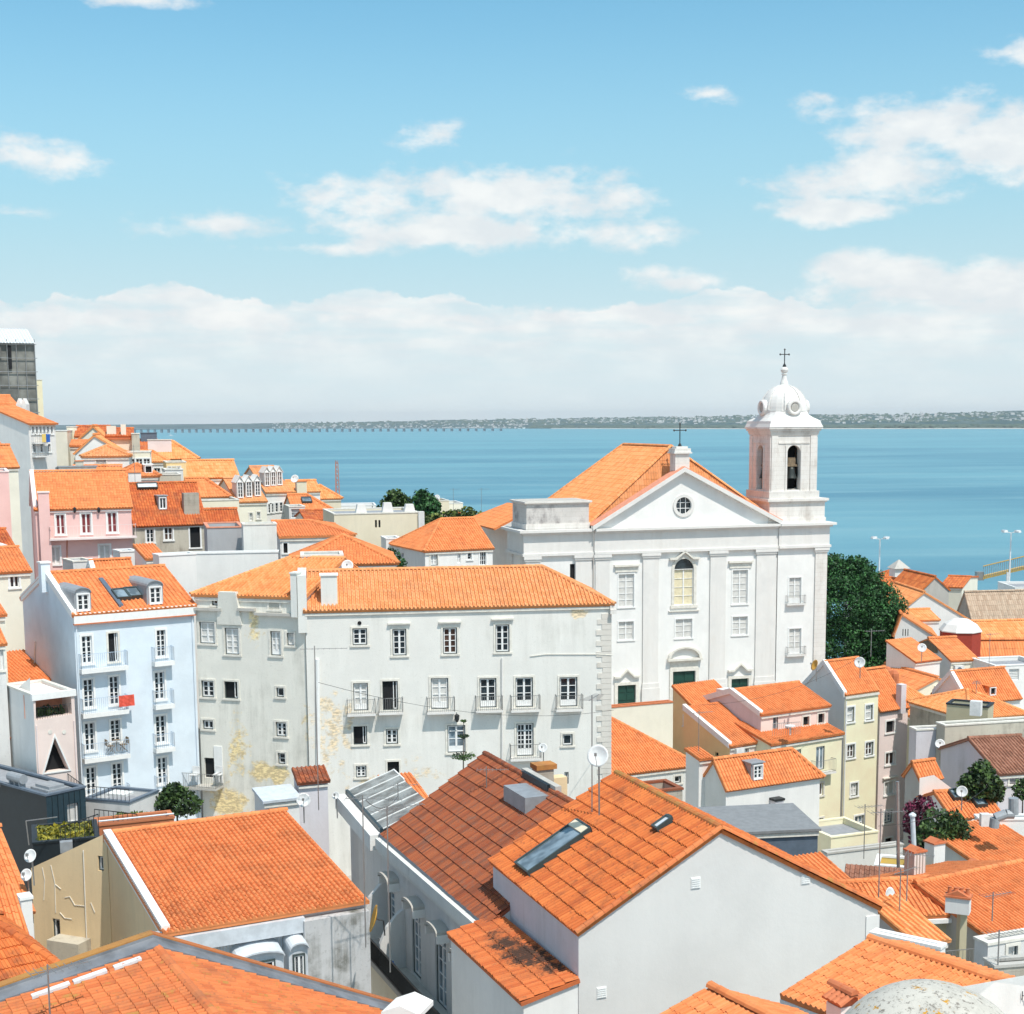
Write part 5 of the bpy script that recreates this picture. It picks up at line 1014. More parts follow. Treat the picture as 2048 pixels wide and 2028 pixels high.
h = house('tall_pink_house', 'narrow pale pink house with white framed windows right of the tall yellow house', 'house', (1760, 1418, 123.5), 1816, 32, ridge=(1712, 1342), roof='gx', wm='pink_pale', tm='tile', base=29, eave='zinc', w=[('vw', 1772, 1442, 1788, 1465, 1, 2), ('bw', 1771, 1505, 1789, 1529, 1, 2), ('cwh', 1769, 1563, 1789, 1589, 1, 2), ('swd', 1768, 1621, 1784, 1645, 3, 2), ('vwd', 1770, 1676, 1784, 1688, 2, 2)]); h.fin()
for x, y0 in ((1775, 1338), (1788, 1344)): q = W(x, y0 + 14, 129); MB().lathe(q, [(.42, -1), (.42, .3), (.40, .5), (.25, .75), (.05, .85)], 10).build('chimney', 'terracotta', h.root)
q = W(1808, 1404, 124.5); MB().box(q, h.t, h.s, -.35, .25, 0, .6, -1, 1.5).build('chimney', 'lilac', h.root)
# ================================================================ FAR RIGHT CLUSTER
hs('quay_house', 'weathered orange roof farthest right behind the big pine', 'house', (1735, 1180, 222), 1802, 12, ridge=(1738, 1157), roof='gx', wm='white', tm='tile_worn', base=4)
h = hs('quay_house', 'house with small grey pavilion lantern on its orange roof', 'house', (1752, 1176, 232), 1866, 12, ridge=(1770, 1143), roof='hip', wm='cream_pale', tm='tile_worn', base=4, w=[])
q = W(1803, 1146, 232); MB().box(q, h.t, h.s, -1.1, 1.1, 0, 2, -.6, .7).build('lantern_wall', 'white', h.root); MB().lathe(q + h.s * 1 + UP * .7, [(1.9, 0), (.1, 1.3)], 4, rot=radians(57)).build('lantern_roof', 'stone_grey', h.root)
hs('quay_house', 'stone gabled house with bare grey gable near the quay', 'house', (1843, 1180, 212), 1898, 10, D=10, peak=(1870, 1153), roof='gy', wm='stone_grey', tm='tile_worn', base=4)
hs('quay_house', 'house with red-brown roof and white gutter at the quay edge', 'house', (1880, 1173, 222), 1924, -25, ridge=(1898, 1152), roof='gx', wm='cream_pale', tm='tile_worn', base=4)
hs('quay_house', 'salmon coloured block left of the white gables', 'house', (1771, 1180, 200), 1797, 12, D=5, roof='flat', wm='pink', base=8)
hs('quay_house', 'big white gabled house with orange side roof by the beige warehouse', 'house', (1806, 1218, 188), 1946, 4, py1=1243, D=11, peak=(1848, 1184), roof='gy', wm='white', tm='tile_pale', base=8)
hs('warehouse', 'long stone warehouse with faded beige roof at the right edge', 'building', (1944, 1238, 200), 2130, 8, ridge=(1930, 1184), roof='gx', wm='old_stone', tm='tile_grey', base=6, eave='stone_grey')
hs('quay_house', 'white house with short orange hipped roof below the big white gable', 'house', (1826, 1240, 172), 1878, 10, ridge=(1806, 1220), roof='gx', wm='white', tm='tile_pale', base=10)
hs('quay_house', 'white gabled house with slit vents beside the big pine', 'house', (1790, 1262, 166), 1872, -10, D=9, peak=(1803, 1228), py1=1272, roof='gy', wm='white', tm='tile', base=10, w=[('vx', 1805, 1258, 1807, 1272), ('vx', 1810, 1258, 1812, 1272), ('vx', 1815, 1258, 1817, 1272)])
q = W(1920, 1283, 158); rt = thing('octagonal_lantern', 'octagonal rusty red drum under a pale glass dome roof', 'building', q); R8 = 2.15
MB().lathe(q, [(R8, -6), (R8, 1.15)], 8, rot=.3).build('drum', 'rusty_red', rt); MB().lathe(q + UP * 1.15, [(R8 + .12, 0), (R8 + .12, .1), (R8 * .8, .8), (R8 * .42, 1.25), (R8 * .35, 1.3)], 8, rot=.3).build('roof', 'stone_clean', rt)
hs('quay_house', 'pale orange roofed house right of the octagonal lantern', 'house', (1960, 1282, 172), 2110, 6, ridge=(1985, 1243), roof='gx', wm='pink_pale', tm='tile_pale', base=12)
hs('long_roof_house', 'long house with wide plain orange roof at the right edge', 'house', (1925, 1318, 160), 2130, 0, ridge=(1918, 1280), roof='gx', wm='white', tm='tile', base=16, auto=('w', 9, 1, .8, 1., -1., 3))
h = house('gable_house', 'white house with plank gable and orange roof falling to the right', 'house', (1902, 1320, 150), 1955, 14, ridge=(1858, 1277), roof='gx', wm='cream_pale', lm='white', tm='tile', base=20, lw=[('w', 1840, 1337, 1854, 1348, 1, 2)]); h.fin()
q = h.f.pt(*h.f.uv(1915, 1337), 0); MB().box(q, h.t, h.f.n, -.5, .5, 0, .4, -.4, .35).build('air_conditioner', 'white_plastic', h.root); MB().lathe(q + h.f.n * .41 - UP * .03, [(.25, 0), (.25, .02)], 12, h.f.n).build('fan_grille', 'zinc_dark', h.root)
a_ = h.l; MB().prism([a_.pt(*a_.uv(x, y), .08) for x, y in ((1832, 1300), (1876, 1306), (1876, 1294), (1858, 1281), (1850, 1282))], a_.n * .06).build('plank_gable', 'wood', h.root)
hs('roof_house', 'orange lean-to roof in front of the plank gable', 'house', (1830, 1322, 147), 1880, 30, D=4, rise=1.6, roof='shed', wm='white', base=20)
hs('low_garage', 'white garage block with grey shutter at the right edge', 'building', (1990, 1332, 146), 2090, 10, D=5, roof='flat', wm='white', base=18, w=[('cx', 2018, 1338, 2038, 1360, 6, 1)])
h = house('yellow_gable_house', 'small yellow gabled house with air conditioner', 'house', (1817, 1386, 142), 1925, 18, D=9, peak=(1874, 1355), roof='gy', wm='cream', tm='tile', base=24, w=[('sx', 1902, 1384, 1911, 1395, 1, 1)]); h.fin()
q = h.f.pt(*h.f.uv(1876, 1378), 0); MB().box(q, h.t, h.f.n, -.45, .45, 0, .38, -.3, .35).build('air_conditioner', 'white_plastic', h.root); MB().lathe(q + h.f.n * .39, [(.24, 0), (.24, .02)], 12, h.f.n).build('fan_grille', 'zinc_dark', h.root)
h = hs('dormer_cottage', 'orange roof with small orange dormer right of the yellow gable', 'house', (1935, 1402, 122), 2040, 22, ridge=(1902, 1344), roof='gx', wm='white', tm='tile', base=22, verge='trim_white'); dormer(h, 1977, 1373, 1991, 1390, 'shed', 'tile', 'v', 1)
hs('olive_house', 'house with broad orange hip roof and olive wall right of the tall pink house', 'house', (1820, 1430, 134), 1897, 20, D=9, rise=2.0, roof='hip', wm='olive', tm='tile_pale', base=26, w=[('w', 1850, 1442, 1864, 1458, 1, 1)])
h = hs('flat_roof_house', 'olive house with black parapet and a white roof box', 'house', (1893, 1408, 114), 1976, -30, D=2, roof='flat', wm='olive', base=26, coping='iron'); q = W(1950, 1424, 110); MB().box(q, h.t, h.s, -.4, .4, 0, .6, -.3, .8).build('roof_box', 'white_plastic', h.root)
hs('patched_roof_house', 'patchy orange hipped roof behind the black parapet', 'house', (1940, 1436, 116), 2052, 20, ridge=(1975, 1384), roof='hip', wm='stain', tm='tile_pale', base=26)
h = hs('old_wall_building', 'old stained yellow-grey building with one orange shuttered window', 'building', (1890, 1452, 107), 2130, 14, D=1.2, roof='flat', wm='stain', base=24, w=[('v', 1954, 1490, 1963, 1507), ('bw', 2009, 1476, 2020, 1493, 2, 2)], parapet=.3)
u0, z0 = h.f.uv(1912, 1514); MB().box(h.FL, h.t, h.s, u0, u0 + .5, -.05, .05, z0, z0 + .75).build('orange_shutter', 'terracotta', h.root)
hs('old_wall_building', 'pale lilac walled block joined to the left of the stained building', 'building', (1833, 1461, 108), 1889, 10, D=1.2, roof='flat', wm='lilac', base=24)
hs('small_roof_house', 'small bright orange roof between the tall pink house and the round tree', 'house', (1840, 1555, 100), 1880, 26, D=1.5, rise=.9, roof='gx', wm='stone_grey', tm='tile', base=24)
hs('small_gable_house', 'white trapezoid gable wall above the bougainvillea', 'house', (1838, 1598, 96), 1912, 20, D=.5, roof='flat', wm='white', base=24, top=((1838, 1556), (1868, 1550), (1905, 1578), (1912, 1582)))
h = hs('skylight_cottage', 'cottage with orange roof, two skylights and satellite dish below the round tree', 'house', (1905, 1634, 92), 2003, 10, D=5, rise=1.0, roof='gx', wm='white', tm='tile', base=24)
for x, y in ((1912, 1594), (1957, 1608)): skylight(h, x, y, 0, 0, wd=.6, ln=.8)
hs('brown_roof_cottage', 'grey cottage with mossy brown roof at the right edge', 'house', (1998, 1545, 98), 2100, 12, ridge=(2010, 1520), roof='gx', wm='lilac', tm='tile_muddy', base=24, w=[('s', 2019, 1548, 2037, 1568, 1, 2)])
hs('white_terrace', 'white terrace wall behind the duct pipes at the right edge', 'building', (1960, 1640, 84), 2100, 0, D=1, roof='flat', wm='white', base=24, parapet=.5)
# ================================================================ FOREGROUND
def Pz(px, py, z): r = ray(px, py); return CAM + r * ((z - CAMH) / r.z)
# tan gabled house with the big orange roof
A_ = (330, 1862, 56); FLt = W(*A_); 
tan = h = house('tan_house', 'tan walled house with large bright orange tiled roof and white verge', 'house', A_, 728, 27, D=10.9, ridge=(213, 1668), roof='gx', wm='white_grey', lm='tan', tm='tile', base=33, near=300, capnear=True, verge='trim_white', eave=None, oh=.25,
    tk=dict(pitch=.225, course=.34, prof='hi', amp=.10, lift=.045), lw=[], w=[])
wt = az_(-22); C0 = h.P(-.02, h.w1 - .1, 0); Lw_ = u_at_px(C0, -wt, 62); Aw = C0 - wt * Lw_; tw_ = house('tan_wing', 'low left wing of the tan house with white framed window and mortar seams', 'building', (62, 1738, Aw.y), 213, -22, D=3, top=((62, 1736), (213, 1666)), roof='flat', parapet=3, wm='tan', base=33, Lw=Lw_ + .05, coping='tan', w=[('wdx', 196, 1712, 207, 1742, 1, 1), ('wdx', 106, 1838, 121, 1890, 1, 1)]); hw_ = tw_.f; tw_.fin()
mb = MB()
for i in range(60):
    u = .1 + i * .13
    if u < h.f.uv(596, 1900)[0]: mb.box(h.FL, h.t, h.s, u, u + .05, -.03, 0, -4.5, -.75)
mb.build('wall_ribs', 'pale_metal', h.root)
g = MB(); ue = h.f.uv(603, 1840)[0]; g.box(h.FL, h.t, h.s, -.05, ue, -.42, -.2, -.85, -.28).box(h.FL, h.t, h.s, -.05, ue, -.42, -.05, -.28, -.22); g.build('box_gutter', 'pale_metal', h.root)
for x0, x1, y0, y1 in ((462, 556, 1892, 1965), (566, 604, 1874, 1950)):
    u0, u1, z0, z1 = h.f.rect(x0, y0, x1, y1); o_ = h.FL; pr = [(u0, z0)] + [(u0 + (u1 - u0) * (.5 - .5 * cos(pi * k / 8)), z1 - .28 + .28 * sin(pi * k / 8)) for k in range(9)] + [(u1, z0)]
    d_ = MB().prism([h.f.pt(u, z, .75) for u, z in pr], -h.f.n * .9).build('dormer', 'pale_metal', h.root); c = MB()
    for (a, za), (b2, zb2) in zip(pr[1:-1], pr[2:-1]): c.hexa([h.f.pt(a, za, .95), h.f.pt(b2, zb2, .95), h.f.pt(b2, zb2, -.1), h.f.pt(a, za, -.1), h.f.pt(a, za + .07, .95), h.f.pt(b2, zb2 + .07, .95), h.f.pt(b2, zb2 + .35, -.1), h.f.pt(a, za + .35, -.1)])
    c.build('dormer_roof', 'pale_metal', d_); ww = round((u1 - u0) * .62 / .02) * .02; res = _wmesh('wdx', ww, 1.5, 1, 2); rot = Matrix((h.t, -h.f.n, UP)).transposed(); pp = h.f.pt((u0 + u1) / 2 - ww / 2, z0 - .35, .92)
    for k in res: link('window_' + k if k != 'glass' else 'window', res[k], d_, pp, rot)
h.fin(); uc0, uc1 = h.f.uv(600, 1850)[0], h.L + .02
wl = MB().box(h.FL, h.t, h.s, uc0, uc1, -.55, .05, -12, -.36).build('concrete_wall', 'streak', h.root)
MB().box(hw_.pt(0, 0), hw_.t, hw_.n, hw_.uv(120, 1890)[0], hw_.uv(182, 1890)[0], 0, .9, hw_.uv(150, 1960)[1] - 2, hw_.uv(150, 1872)[1]).build('concrete_box', 'stain', tw_.root)
MB().tube(hw_.pt(*hw_.uv(168, 1700), .05), hw_.pt(*hw_.uv(176, 1925), .03), .03).build('white_conduit', 'trim', tw_.root)
for pts in (((85, 1735), (90, 1760), (88, 1800)), ((102, 1730), (110, 1765), (112, 1825)), ((110, 1768), (122, 1778)), ((130, 1795), (140, 1793), (150, 1810), (172, 1812)), ((120, 1825), (130, 1836), (144, 1838)), ((182, 1805), (190, 1825))): MB().path([hw_.pt(*hw_.uv(*p), .012) for p in pts], .022, 4).build('mortar_seam', 'trim', tw_.root)
# brown tiled building with the white street facade
fb = (975, 1849, 58.5); brown = h = house('brown_roof_building', 'white building with dark brown tiled roof, arched window hoods and black balcony', 'building', fb, 1300, 22, back=765, bpeak=(970, 1508), roof='gy', wm='white', lm='white_grey', tm='tile_brown', near=300, oh=.05, base=28, eave=None,
    tk=dict(pitch=.15, course=.62, prof='mid', amp=.05, lift=.075), lw=[('sdtx', 777, 1783, 789, 1858, 4, 1), ('sdtx', 824, 1816, 841, 1952, 4, 2), ('sdtx', 871, 1858, 892, 2014, 4, 2), ('sdtx', 922, 1912, 945, 2050, 3, 2)])
print('tan', tan.D, tan.w1, Lw_, Aw); print('brown', h.L, h.D, h.rise, proj(h.P(0, h.D, 0)))
l = h.l; LL = h.D; MB().box(l.O, l.t, l.n, 0, LL, 0, .38, -.62, -.10).box(l.O, l.t, l.n, 0, LL, 0, .28, -.85, -.62).build('cornice', 'white_old', h.root); MB().box(l.O, l.t, l.n, -.2, LL, -.02, .14, -.099, .06).build('gutter', 'zinc_dark', h.root)
for x0, x1, y in ((766, 813, 1757), (814, 864, 1808), (862, 912, 1857), (912, 960, 1912)):
    u0 = l.uv(x0, y)[0]; u1 = l.uv(x1, y)[0]; zc_ = l.uv((x0 + x1) / 2, y)[1]; um = (u0 + u1) / 2; hw = .78; mb = MB()
    for k in range(8):
        a0, a1 = pi * k / 8, pi * (k + 1) / 8; q = lambda a, o_, e: l.pt(um - hw * cos(a), zc_ - .05 + .2 * sin(a) + e, o_)
        mb.hexa([q(a0, .0, 0), q(a1, .0, 0), q(a1, .62, 0), q(a0, .62, 0), q(a0, .0, .14), q(a1, .0, .14), q(a1, .62, .14), q(a0, .62, .14)])
    o_ = mb.build('window_hood', 'stone_grey', h.root); [MB().box(l.O, l.t, l.n, um + e1, um + e2, 0, .58, zc_ - .4, zc_ - .03).build('hood_bracket', 'white', o_) for e1, e2 in ((hw - .12, hw + .05), (-hw - .05, -hw + .12))]
ub0 = l.uv(745, 1830)[0]; ub1 = l.uv(905, 2028)[0]; zb_ = l.uv(833, 1957)[1]; bal = balcony(h.root, l, min(ub0, LL - 9), LL - .5, zb_, dep=1.3, hgt=1.05, mt='iron', slab='stone_grey', step=.13, sth=.25, b=.026)
um = l.uv(808, 1900)[0]; prf = [(0, 0), (1.25, 0), (1.25, 1.3), (.9, 2.1), (.35, 2.7), (0, 2.9)]; MB().prism([l.pt(um, zb_ + z, o_) for o_, z in prf], l.t * .25).build('wing_wall', 'white_grey', h.root)
um = l.uv(745, 1830)[0]; MB().prism([l.pt(max(um, .3), zb_ + z + .6, o_) for o_, z in prf], l.t * .3).build('wing_wall', 'white_grey', h.root)
MB().box(l.O, l.t, l.n, 0, LL, .35, 1.1, l.zb - l.O.z, zb_ - .26).build('lower_wall', 'cream', h.root)
h.fin()
q = l.pt(l.uv(826, 1950)[0] - .6, zb_ + .45, .8); prop('water_jug', 'blue plastic water jug standing on the black railed balcony', 'jug', MB().lathe(q - UP * .45, [(.16, 0), (.17, .3), (.13, .42), (.05, .5), (.05, .58)], 12), 'blue_plastic')
rt = thing('satellite_dish', 'yellowed satellite dish seen edge on above the black balcony', 'satellite dish', W(758, 1870, 57)); q = W(752, 1838, 57); ax = V((-1, -.15, .3)).normalized(); MB().lathe(q, [(.02, 0), (.3, .03), (.55, .12), (.55, .1), (.02, -.02)], 18, ax).build('reflector', 'dish_yellow', rt, smooth=True); MB().path([q, q - ax * .3, q - ax * .35 - UP * .6], .03).build('bracket', 'iron', rt)
# glass roof beyond it
ze = h.FL.z + .1; a, b_ = Pz(697, 1583, ze), Pz(766, 1660, ze); up_ = (h.t * 2.6 + UP * .9); rt = thing('glass_roof_building', 'glazed lean-to roof with white bars beyond the brown tiled roof', 'building', (a.x + 1, a.y - 2, 34))
MB().hexa([a, b_, b_ + up_, a + up_, a + UP * .06, b_ + UP * .06, b_ + up_ + UP * .06, a + up_ + UP * .06]).build('glass_panel', 'glass_roof', rt); m_ = MB()
for k in range(7): p = a.lerp(b_, k / 6); m_.tube(p + UP * .08, p + up_ + UP * .08, .035, 4)
m_.build('glazing_bar', 'trim_white', rt); MB().box(a, (b_ - a).normalized(), h.t, 0, (b_ - a).length, .05, 2.6, -8, -.15).build('wall', 'white_grey', rt); MB().box(a, (b_ - a).normalized(), h.t, -.1, (b_ - a).length, -.16, .0, -.2, .1).build('gutter', 'dark_teal', rt); MB().box(a, (b_ - a).normalized(), h.t, -.1, (b_ - a).length + .3, -.75, -.17, -.9, -.12).build('cornice', 'white', rt)
p = a + up_; MB().box(p, (b_ - a).normalized(), h.t, -.1, 2.3, .0, .08, -.2, .1).build('top_beam', 'trim_white', rt)
hs('small_roof_house', 'small orange roof edge between the glass roof and the brown tiled roof', 'house', (800, 1613, 84), 862, 22, D=4, rise=.9, roof='shed', wm='white_old', tm='tile', base=34)
# metal clad chimney trough on the brown ridge
q = on_roof(brown, 1080, 1600); tr = MB().box(q, brown.t, brown.s, -.9, .5, -.4, 2.2, -1.0, .28); tr.build('roof_trough', 'zinc', brown.root); MB().box(q, brown.t, brown.s, .5, .8, -.6, 3.4, -1, .7).build('fire_wall', 'stone_grey', brown.root); MB().box(q, brown.t, brown.s, .36, .5, 0, 3., .28, .66).build('dark_flashing', 'dark_clad', brown.root)
q = W(1095, 1560, 74); MB().box(q, brown.t, brown.s, -.55, .35, 0, .7, -1.5, .55).build('chimney', 'old_stone', brown.root); MB().box(q, brown.t, brown.s, -.62, .5, -.08, .8, .55, .8).build('chimney_cap', 'tile_moss', brown.root); MB().box(q, brown.t, brown.s, .36, 1.1, 0, .7, -1.8, .05).build('chimney_side', 'tan', brown.root)
# orange roof with the roof window and the white gable
og = h = house('white_gable_house', 'large plain white gable wall under an orange roof with a long roof window', 'house', (1157, 1862, 52), 1757, 20, py1=1812, back=986, peak=(1440, 1657), roof='gy', wm='gable_white', lm='lilac', tm='tile_worn', near=300, oh=.12, base=28, capnear=True, cap='tile_moss', eave=None,  # left wall of the white house: lilac tone paints its shade
    tk=dict(pitch=.23, course=.66, prof='hi', amp=.11, lift=.09), parapet=0)
print('orange', h.L, h.D, proj(h.P(0, h.D, 0)), proj(h.planes[0][1][3]))
for x, y in ((1391, 1766), (1611, 1757), (1203, 1985)):
    u, z = h.f.uv(x, y); v = MB().box(h.f.O, h.t, h.f.n, u - .2, u + .2, 0, .02, z - .22, z + .22)
    for k in range(5): v.box(h.f.O, h.t, h.f.n, u - .17, u + .17, .02, .05, z - .18 + k * .08, z - .14 + k * .08)
    v.build('wall_vent', 'trim_white', h.root)
h.fin(); o, p, x, y, n = skylight(h, 1111, 1702, 0, 0, wd=1.35, ln=3.0, gl='glass_sky'); g_ = MB().hexa([p + x * a + y * b2 + n * c for c in (.27, .345) for a, b2 in ((-.67, 1.15), (.67, 1.15), (.67, 1.5), (-.67, 1.5))]).build('roller_box', 'sand', o)
skylight(h, 1330, 1655, 0, 0, wd=.34, ln=.62, gl='pale_metal')
# verge tiles of the white gable
for k_, (a, b2) in enumerate(((h.P(0, -.12, .0), h.planes[0][1][2]), (h.planes[1][1][0], h.planes[0][1][2]))):
    a = h.planes[0][1][1] if k_ == 0 else h.planes[1][1][0]; ridge_caps(h.root, V(a) + UP * .02, V(b2) + UP * .02, 'tile_lichen', r=.11, near=True, name='verge_tile')
q = h.f.pt(h.L - .25, -.05, -.1); MB().box(q, h.t, h.s, -.3, .3, -.15, .5, -2.6, -.9).build('corner_pier', 'white', h.root)
# tiled lean-to at its left foot
tilem('tile_mossblack', (.60, .165, .045), (.66, .20, .06), (.54, .13, .035), .35, patches=[(W(x_, y_, d_), r_) for x_, y_, d_, r_ in ((1010, 1880, 56, .9), (1040, 1910, 55, 1.), (1080, 1935, 54, 1.), (1110, 1950, 53.2, .8), (985, 1850, 57, .7), (1060, 1925, 54.5, 1.1))]); la = (1047, 2001, 51.2); h = house('lean_to', 'orange lean-to roof blackened with moss along the white wall', 'building', la, 1156, 22, py1=1957, back=902, roof='sx', wm='white', tm='tile_mossblack', base=28, near=300, oh=.15, eave=None, tk=dict(pitch=.17, course=.62, prof='mid', amp=.07, lift=.06), rm='white')
for a in ((1002, 2040, 1018, 2075),): pass
h.fin()
# gable roof in the bottom left corner
def ridge_roof(name, label, cat, px, d, azr, lp, rp, Ln, mt, near=300, mtr=None, tk=None, wm='white_grey', band=None, ext=(1.15, 1.1), fr_th=.0):
    Pk = W(*px, d); f_ = -az_(azr); tp = az_(azr - 90); rt = thing(name, label, cat, (Pk.x, Pk.y - 3, 34)); u0, z0 = wz_at(Pk, tp, *lp); u1, z1 = wz_at(Pk, tp, *rp)
    u0 *= ext[0]; z0 *= ext[0]; u1 *= ext[1]; z1 *= ext[1]; print(label[:30], 'L', u0, z0, 'R', u1, z1); Lb, Rb = Pk + tp * u0 + UP * z0, Pk + tp * u1 + UP * z1
    Lf, Rf, Pf = Lb + f_ * Ln, Rb + f_ * Ln, Pk + f_ * Ln
    roof_plane(rt, [Lb, Lf, Pf, Pk], Lb, Lf, mt, near=near, **(tk or {})); roof_plane(rt, [Rf, Rb, Pk, Pf], Rf, Rb, mtr or mt, near=near, **(tk or {})); ridge_caps(rt, Pk, Pf, mt, r=.13, near=True)
    MB().prism([Lb - UP * .15, Pk - UP * .15, Rb - UP * .15, Rb - UP * 10, Lb - UP * 10], f_ * Ln).build('wall', wm, rt)
    if band:
        bk = -f_
        for a, b2, k in ((Lb, Pk, 0), (Pk, Rb, 1)):
            MB().prism([a + UP * -.3, b2 + UP * -.3, b2 + UP * .34, a + UP * .34], bk * .32).build('parapet', band, rt); MB().hexa([a + bk * .0 + UP * .3401, b2 + UP * .3401, b2 + bk * .32 + UP * .3401, a + bk * .32 + UP * .3401, a + UP * .38, b2 + UP * .38, b2 + bk * .32 + UP * .38, a + bk * .32 + UP * .38]).build('parapet_coping', 'tile_moss', rt)
            MB().hexa([a + f_ * .5 + UP * .14, b2 + f_ * .5 + UP * .14, b2 + UP * .2, a + UP * .2, a + f_ * .5 + UP * .19, b2 + f_ * .5 + UP * .19, b2 + UP * .26, a + UP * .26]).build('flashing', band, rt)
    return rt, Pk, f_, tp, (u0, z0), (u1, z1)
rt, Pk, f_, tp, lz, rz = ridge_roof('corner_roof_house', 'nearest orange gable roof with dark metal flashing in the bottom left corner', 'house', (307, 1893), 40, 118, (0, 2000), (780, 2026), 13, 'tile_lichen', band='flash', tk=dict(pitch=.21, course=.38, prof='hi', amp=.10, lift=.05))
q = Pk + tp * (lz[0] * .12) + UP * (lz[1] * .12) + f_ * .75; dn = (tp * lz[0] + UP * lz[1]).normalized(); m_ = MB()
for a, w_ in ((0, .75), (.95, .9), (1.95, 1.0)): m_.box(q + dn * a + UP * .1, dn, f_, 0, w_, 0, .22, 0, .08)
prop('white_vent_strip', 'white metal strip lying on the corner roof below the ridge', 'strip', m_, 'white_steel')
# gable roof in the bottom right and the one hiding in front of the white gable
ridge_roof('right_corner_roof_house', 'orange gable roof right of the plain white gable near the bottom right corner', 'house', (1738, 1878), 47, 128, (1560, 1990), (1810, 1886), 13, 'tile', tk=dict(pitch=.20, course=.40, prof='hi', amp=.06), ext=(1., 1.), wm='white')
ridge_roof('front_roof_house', 'orange roof corner rising at the bottom edge before the white gable', 'house', (1420, 1974), 41, 121, (1270, 2060), (1560, 2012), 8, 'tile', tk=dict(pitch=.21, course=.42, prof='hi', amp=.065), ext=(1., 1.2), wm='white')
h = hs('white_parapet_house', 'white gabled parapet with wall light bracket at the bottom right', 'house', (1925, 2016, 37), 2140, 22, D=1.2, roof='flat', wm='white', base=30, top=((1925, 2016), (1990, 1964), (2140, 1985)), parapet=1.5, coping='white')
c = h.f; u, z = c.uv(2042, 1990); MB().tube(c.pt(u, z - .12, .05), c.pt(u, z + .12, .05), .012).tube(c.pt(u, z, .05), c.pt(u + .12, z, .12), .012).lathe(c.pt(u + .14, z - .03, .12), [(.02, .05), (.04, 0), (.02, -.04)], 8).build('light_bracket', 'iron', h.root)
# stone dome and little tiled chimney
q = W(1862, 2028, 22); q = q - UP * 1.23
MB().lathe(q, [(2.2, -4), (2.2, -.1), (2.05, .05), (1.85, .2), (1.7, .35)] + [(1.66 * cos(a), .02 + 1.66 * sin(a)) for a in [radians(x) for x in (14, 20, 27, 34, 42, 50, 58, 66, 74, 82, 88)]], 48).build('stone_dome', 'speckle', None, smooth=True, label='speckled stone dome with orange lichen at the bottom right', cat='dome')
q = W(1688, 2000, 39); X, Y = az_(28), az_(118); rt = thing('tiled_chimney', 'small chimney with its own orange tiled cap in front of the white gable', 'chimney', q - UP * 3)
MB().box(q, X, Y, -.32, .32, -.25, .35, -3, -.1).build('stack', 'white', rt)
for i in range(4):
    p = q - X * .36 - Y * .32 + Y * (i * .19) + UP * .12; tm_ = MB()
    for (a, b2) in ((0, 1),): ridge_caps(rt, p - X * .1 - UP * .12, p + X * .42 + UP * .1, 'terracotta', r=.09, near=True, name='roof_tile')
for i in range(4): p = q + X * .36 - Y * .32 + Y * (i * .19) + UP * .12; ridge_caps(rt, p + X * .1 - UP * .12, p - X * .4 + UP * .1, 'terracotta', r=.09, near=True, name='roof_tile')
ridge_caps(rt, q - Y * .45 + UP * .26, q + Y * .55 + UP * .26, 'terracotta', r=.12, near=True); MB().box(q, X, Y, -.3, .3, -.22, .32, -.1, .2).build('stack_top', 'terracotta', rt)
q = W(800, 2040, 34); MB().prism([q + V((a, 0, z)) for a, z in ((-.45, 0), (.45, 0), (.45, .12), (0, .35), (-.45, .2))], V((.3, .9, 0))).build('white_chimney_top', 'white', None, label='white plastered chimney top at the bottom edge left of the lean-to', cat='chimney')
# ================================================================ LEFT FOREGROUND NEIGHBOURS
h = house('triangle_window_house', 'pale pink house with triangular window and roof terrace opening', 'house', (66, 1392, 88), 148, 38, D=5, roof='flat', wm='pink_skin', lm='white', base=34, parapet=.15, tm='trim_white'); f = h.f
def hole(pts, dep): f.holes.append(([f.uv(*p) for p in pts], dep))
hole(((72, 1441), (144, 1428), (142, 1391), (71, 1400)), 1.5); hole(((88, 1546), (138, 1539), (109, 1474)), .6); h.fin()
a0, z0 = f.uv(71, 1441); a1, z1 = f.uv(144, 1391); MB().box(f.O, f.t, -f.n, a0 - .1, a1 + .1, 1.5, 1.55, z0 - .1, z1 + .1).build('terrace_back_wall', 'coping_red', h.root); MB().box(f.O, f.t, -f.n, .3, h.L - .3, .6, .65, f.uv(110, 1550)[1], f.uv(110, 1470)[1]).build('window_back', 'void', h.root)
r = MB(); zr = z0 + .75
for k in range(16): u = a0 + (a1 - a0) * k / 15; r.tube(f.pt(u, z0, -.06), f.pt(u, zr, -.06), .012, 4)
r.tube(f.pt(a0, zr, -.06), f.pt(a1, zr, -.06), .02, 4).build('railing', 'iron', h.root)
m_ = MB(); tri = [f.uv(*p) for p in ((84, 1549), (142, 1541), (109, 1466))]; tin = [f.uv(*p) for p in ((88, 1546), (138, 1539), (109, 1474))]
for i in range(3):
    j = (i + 1) % 3; m_.hexa([f.pt(*tri[i], .0), f.pt(*tri[j], .0), f.pt(*tin[j], .0), f.pt(*tin[i], .0), f.pt(*tri[i], .06), f.pt(*tri[j], .06), f.pt(*tin[j], .06), f.pt(*tin[i], .06)])
m_.build('triangle_surround', 'trim_white', h.root); MB().box(f.O, f.t, f.n, -.1, h.L + .1, -.2, .1, f.uv(110, 1396)[1] + .0, .1).build('parapet_band', 'trim_white', h.root)
for px_ in (100, 128): u, z = f.uv(px_, 1464); MB().lathe(f.pt(u, z, 0), [(.13, 0), (.13, .03), (.1, .03)], 12, f.n).build('round_ornament', 'trim', h.root)
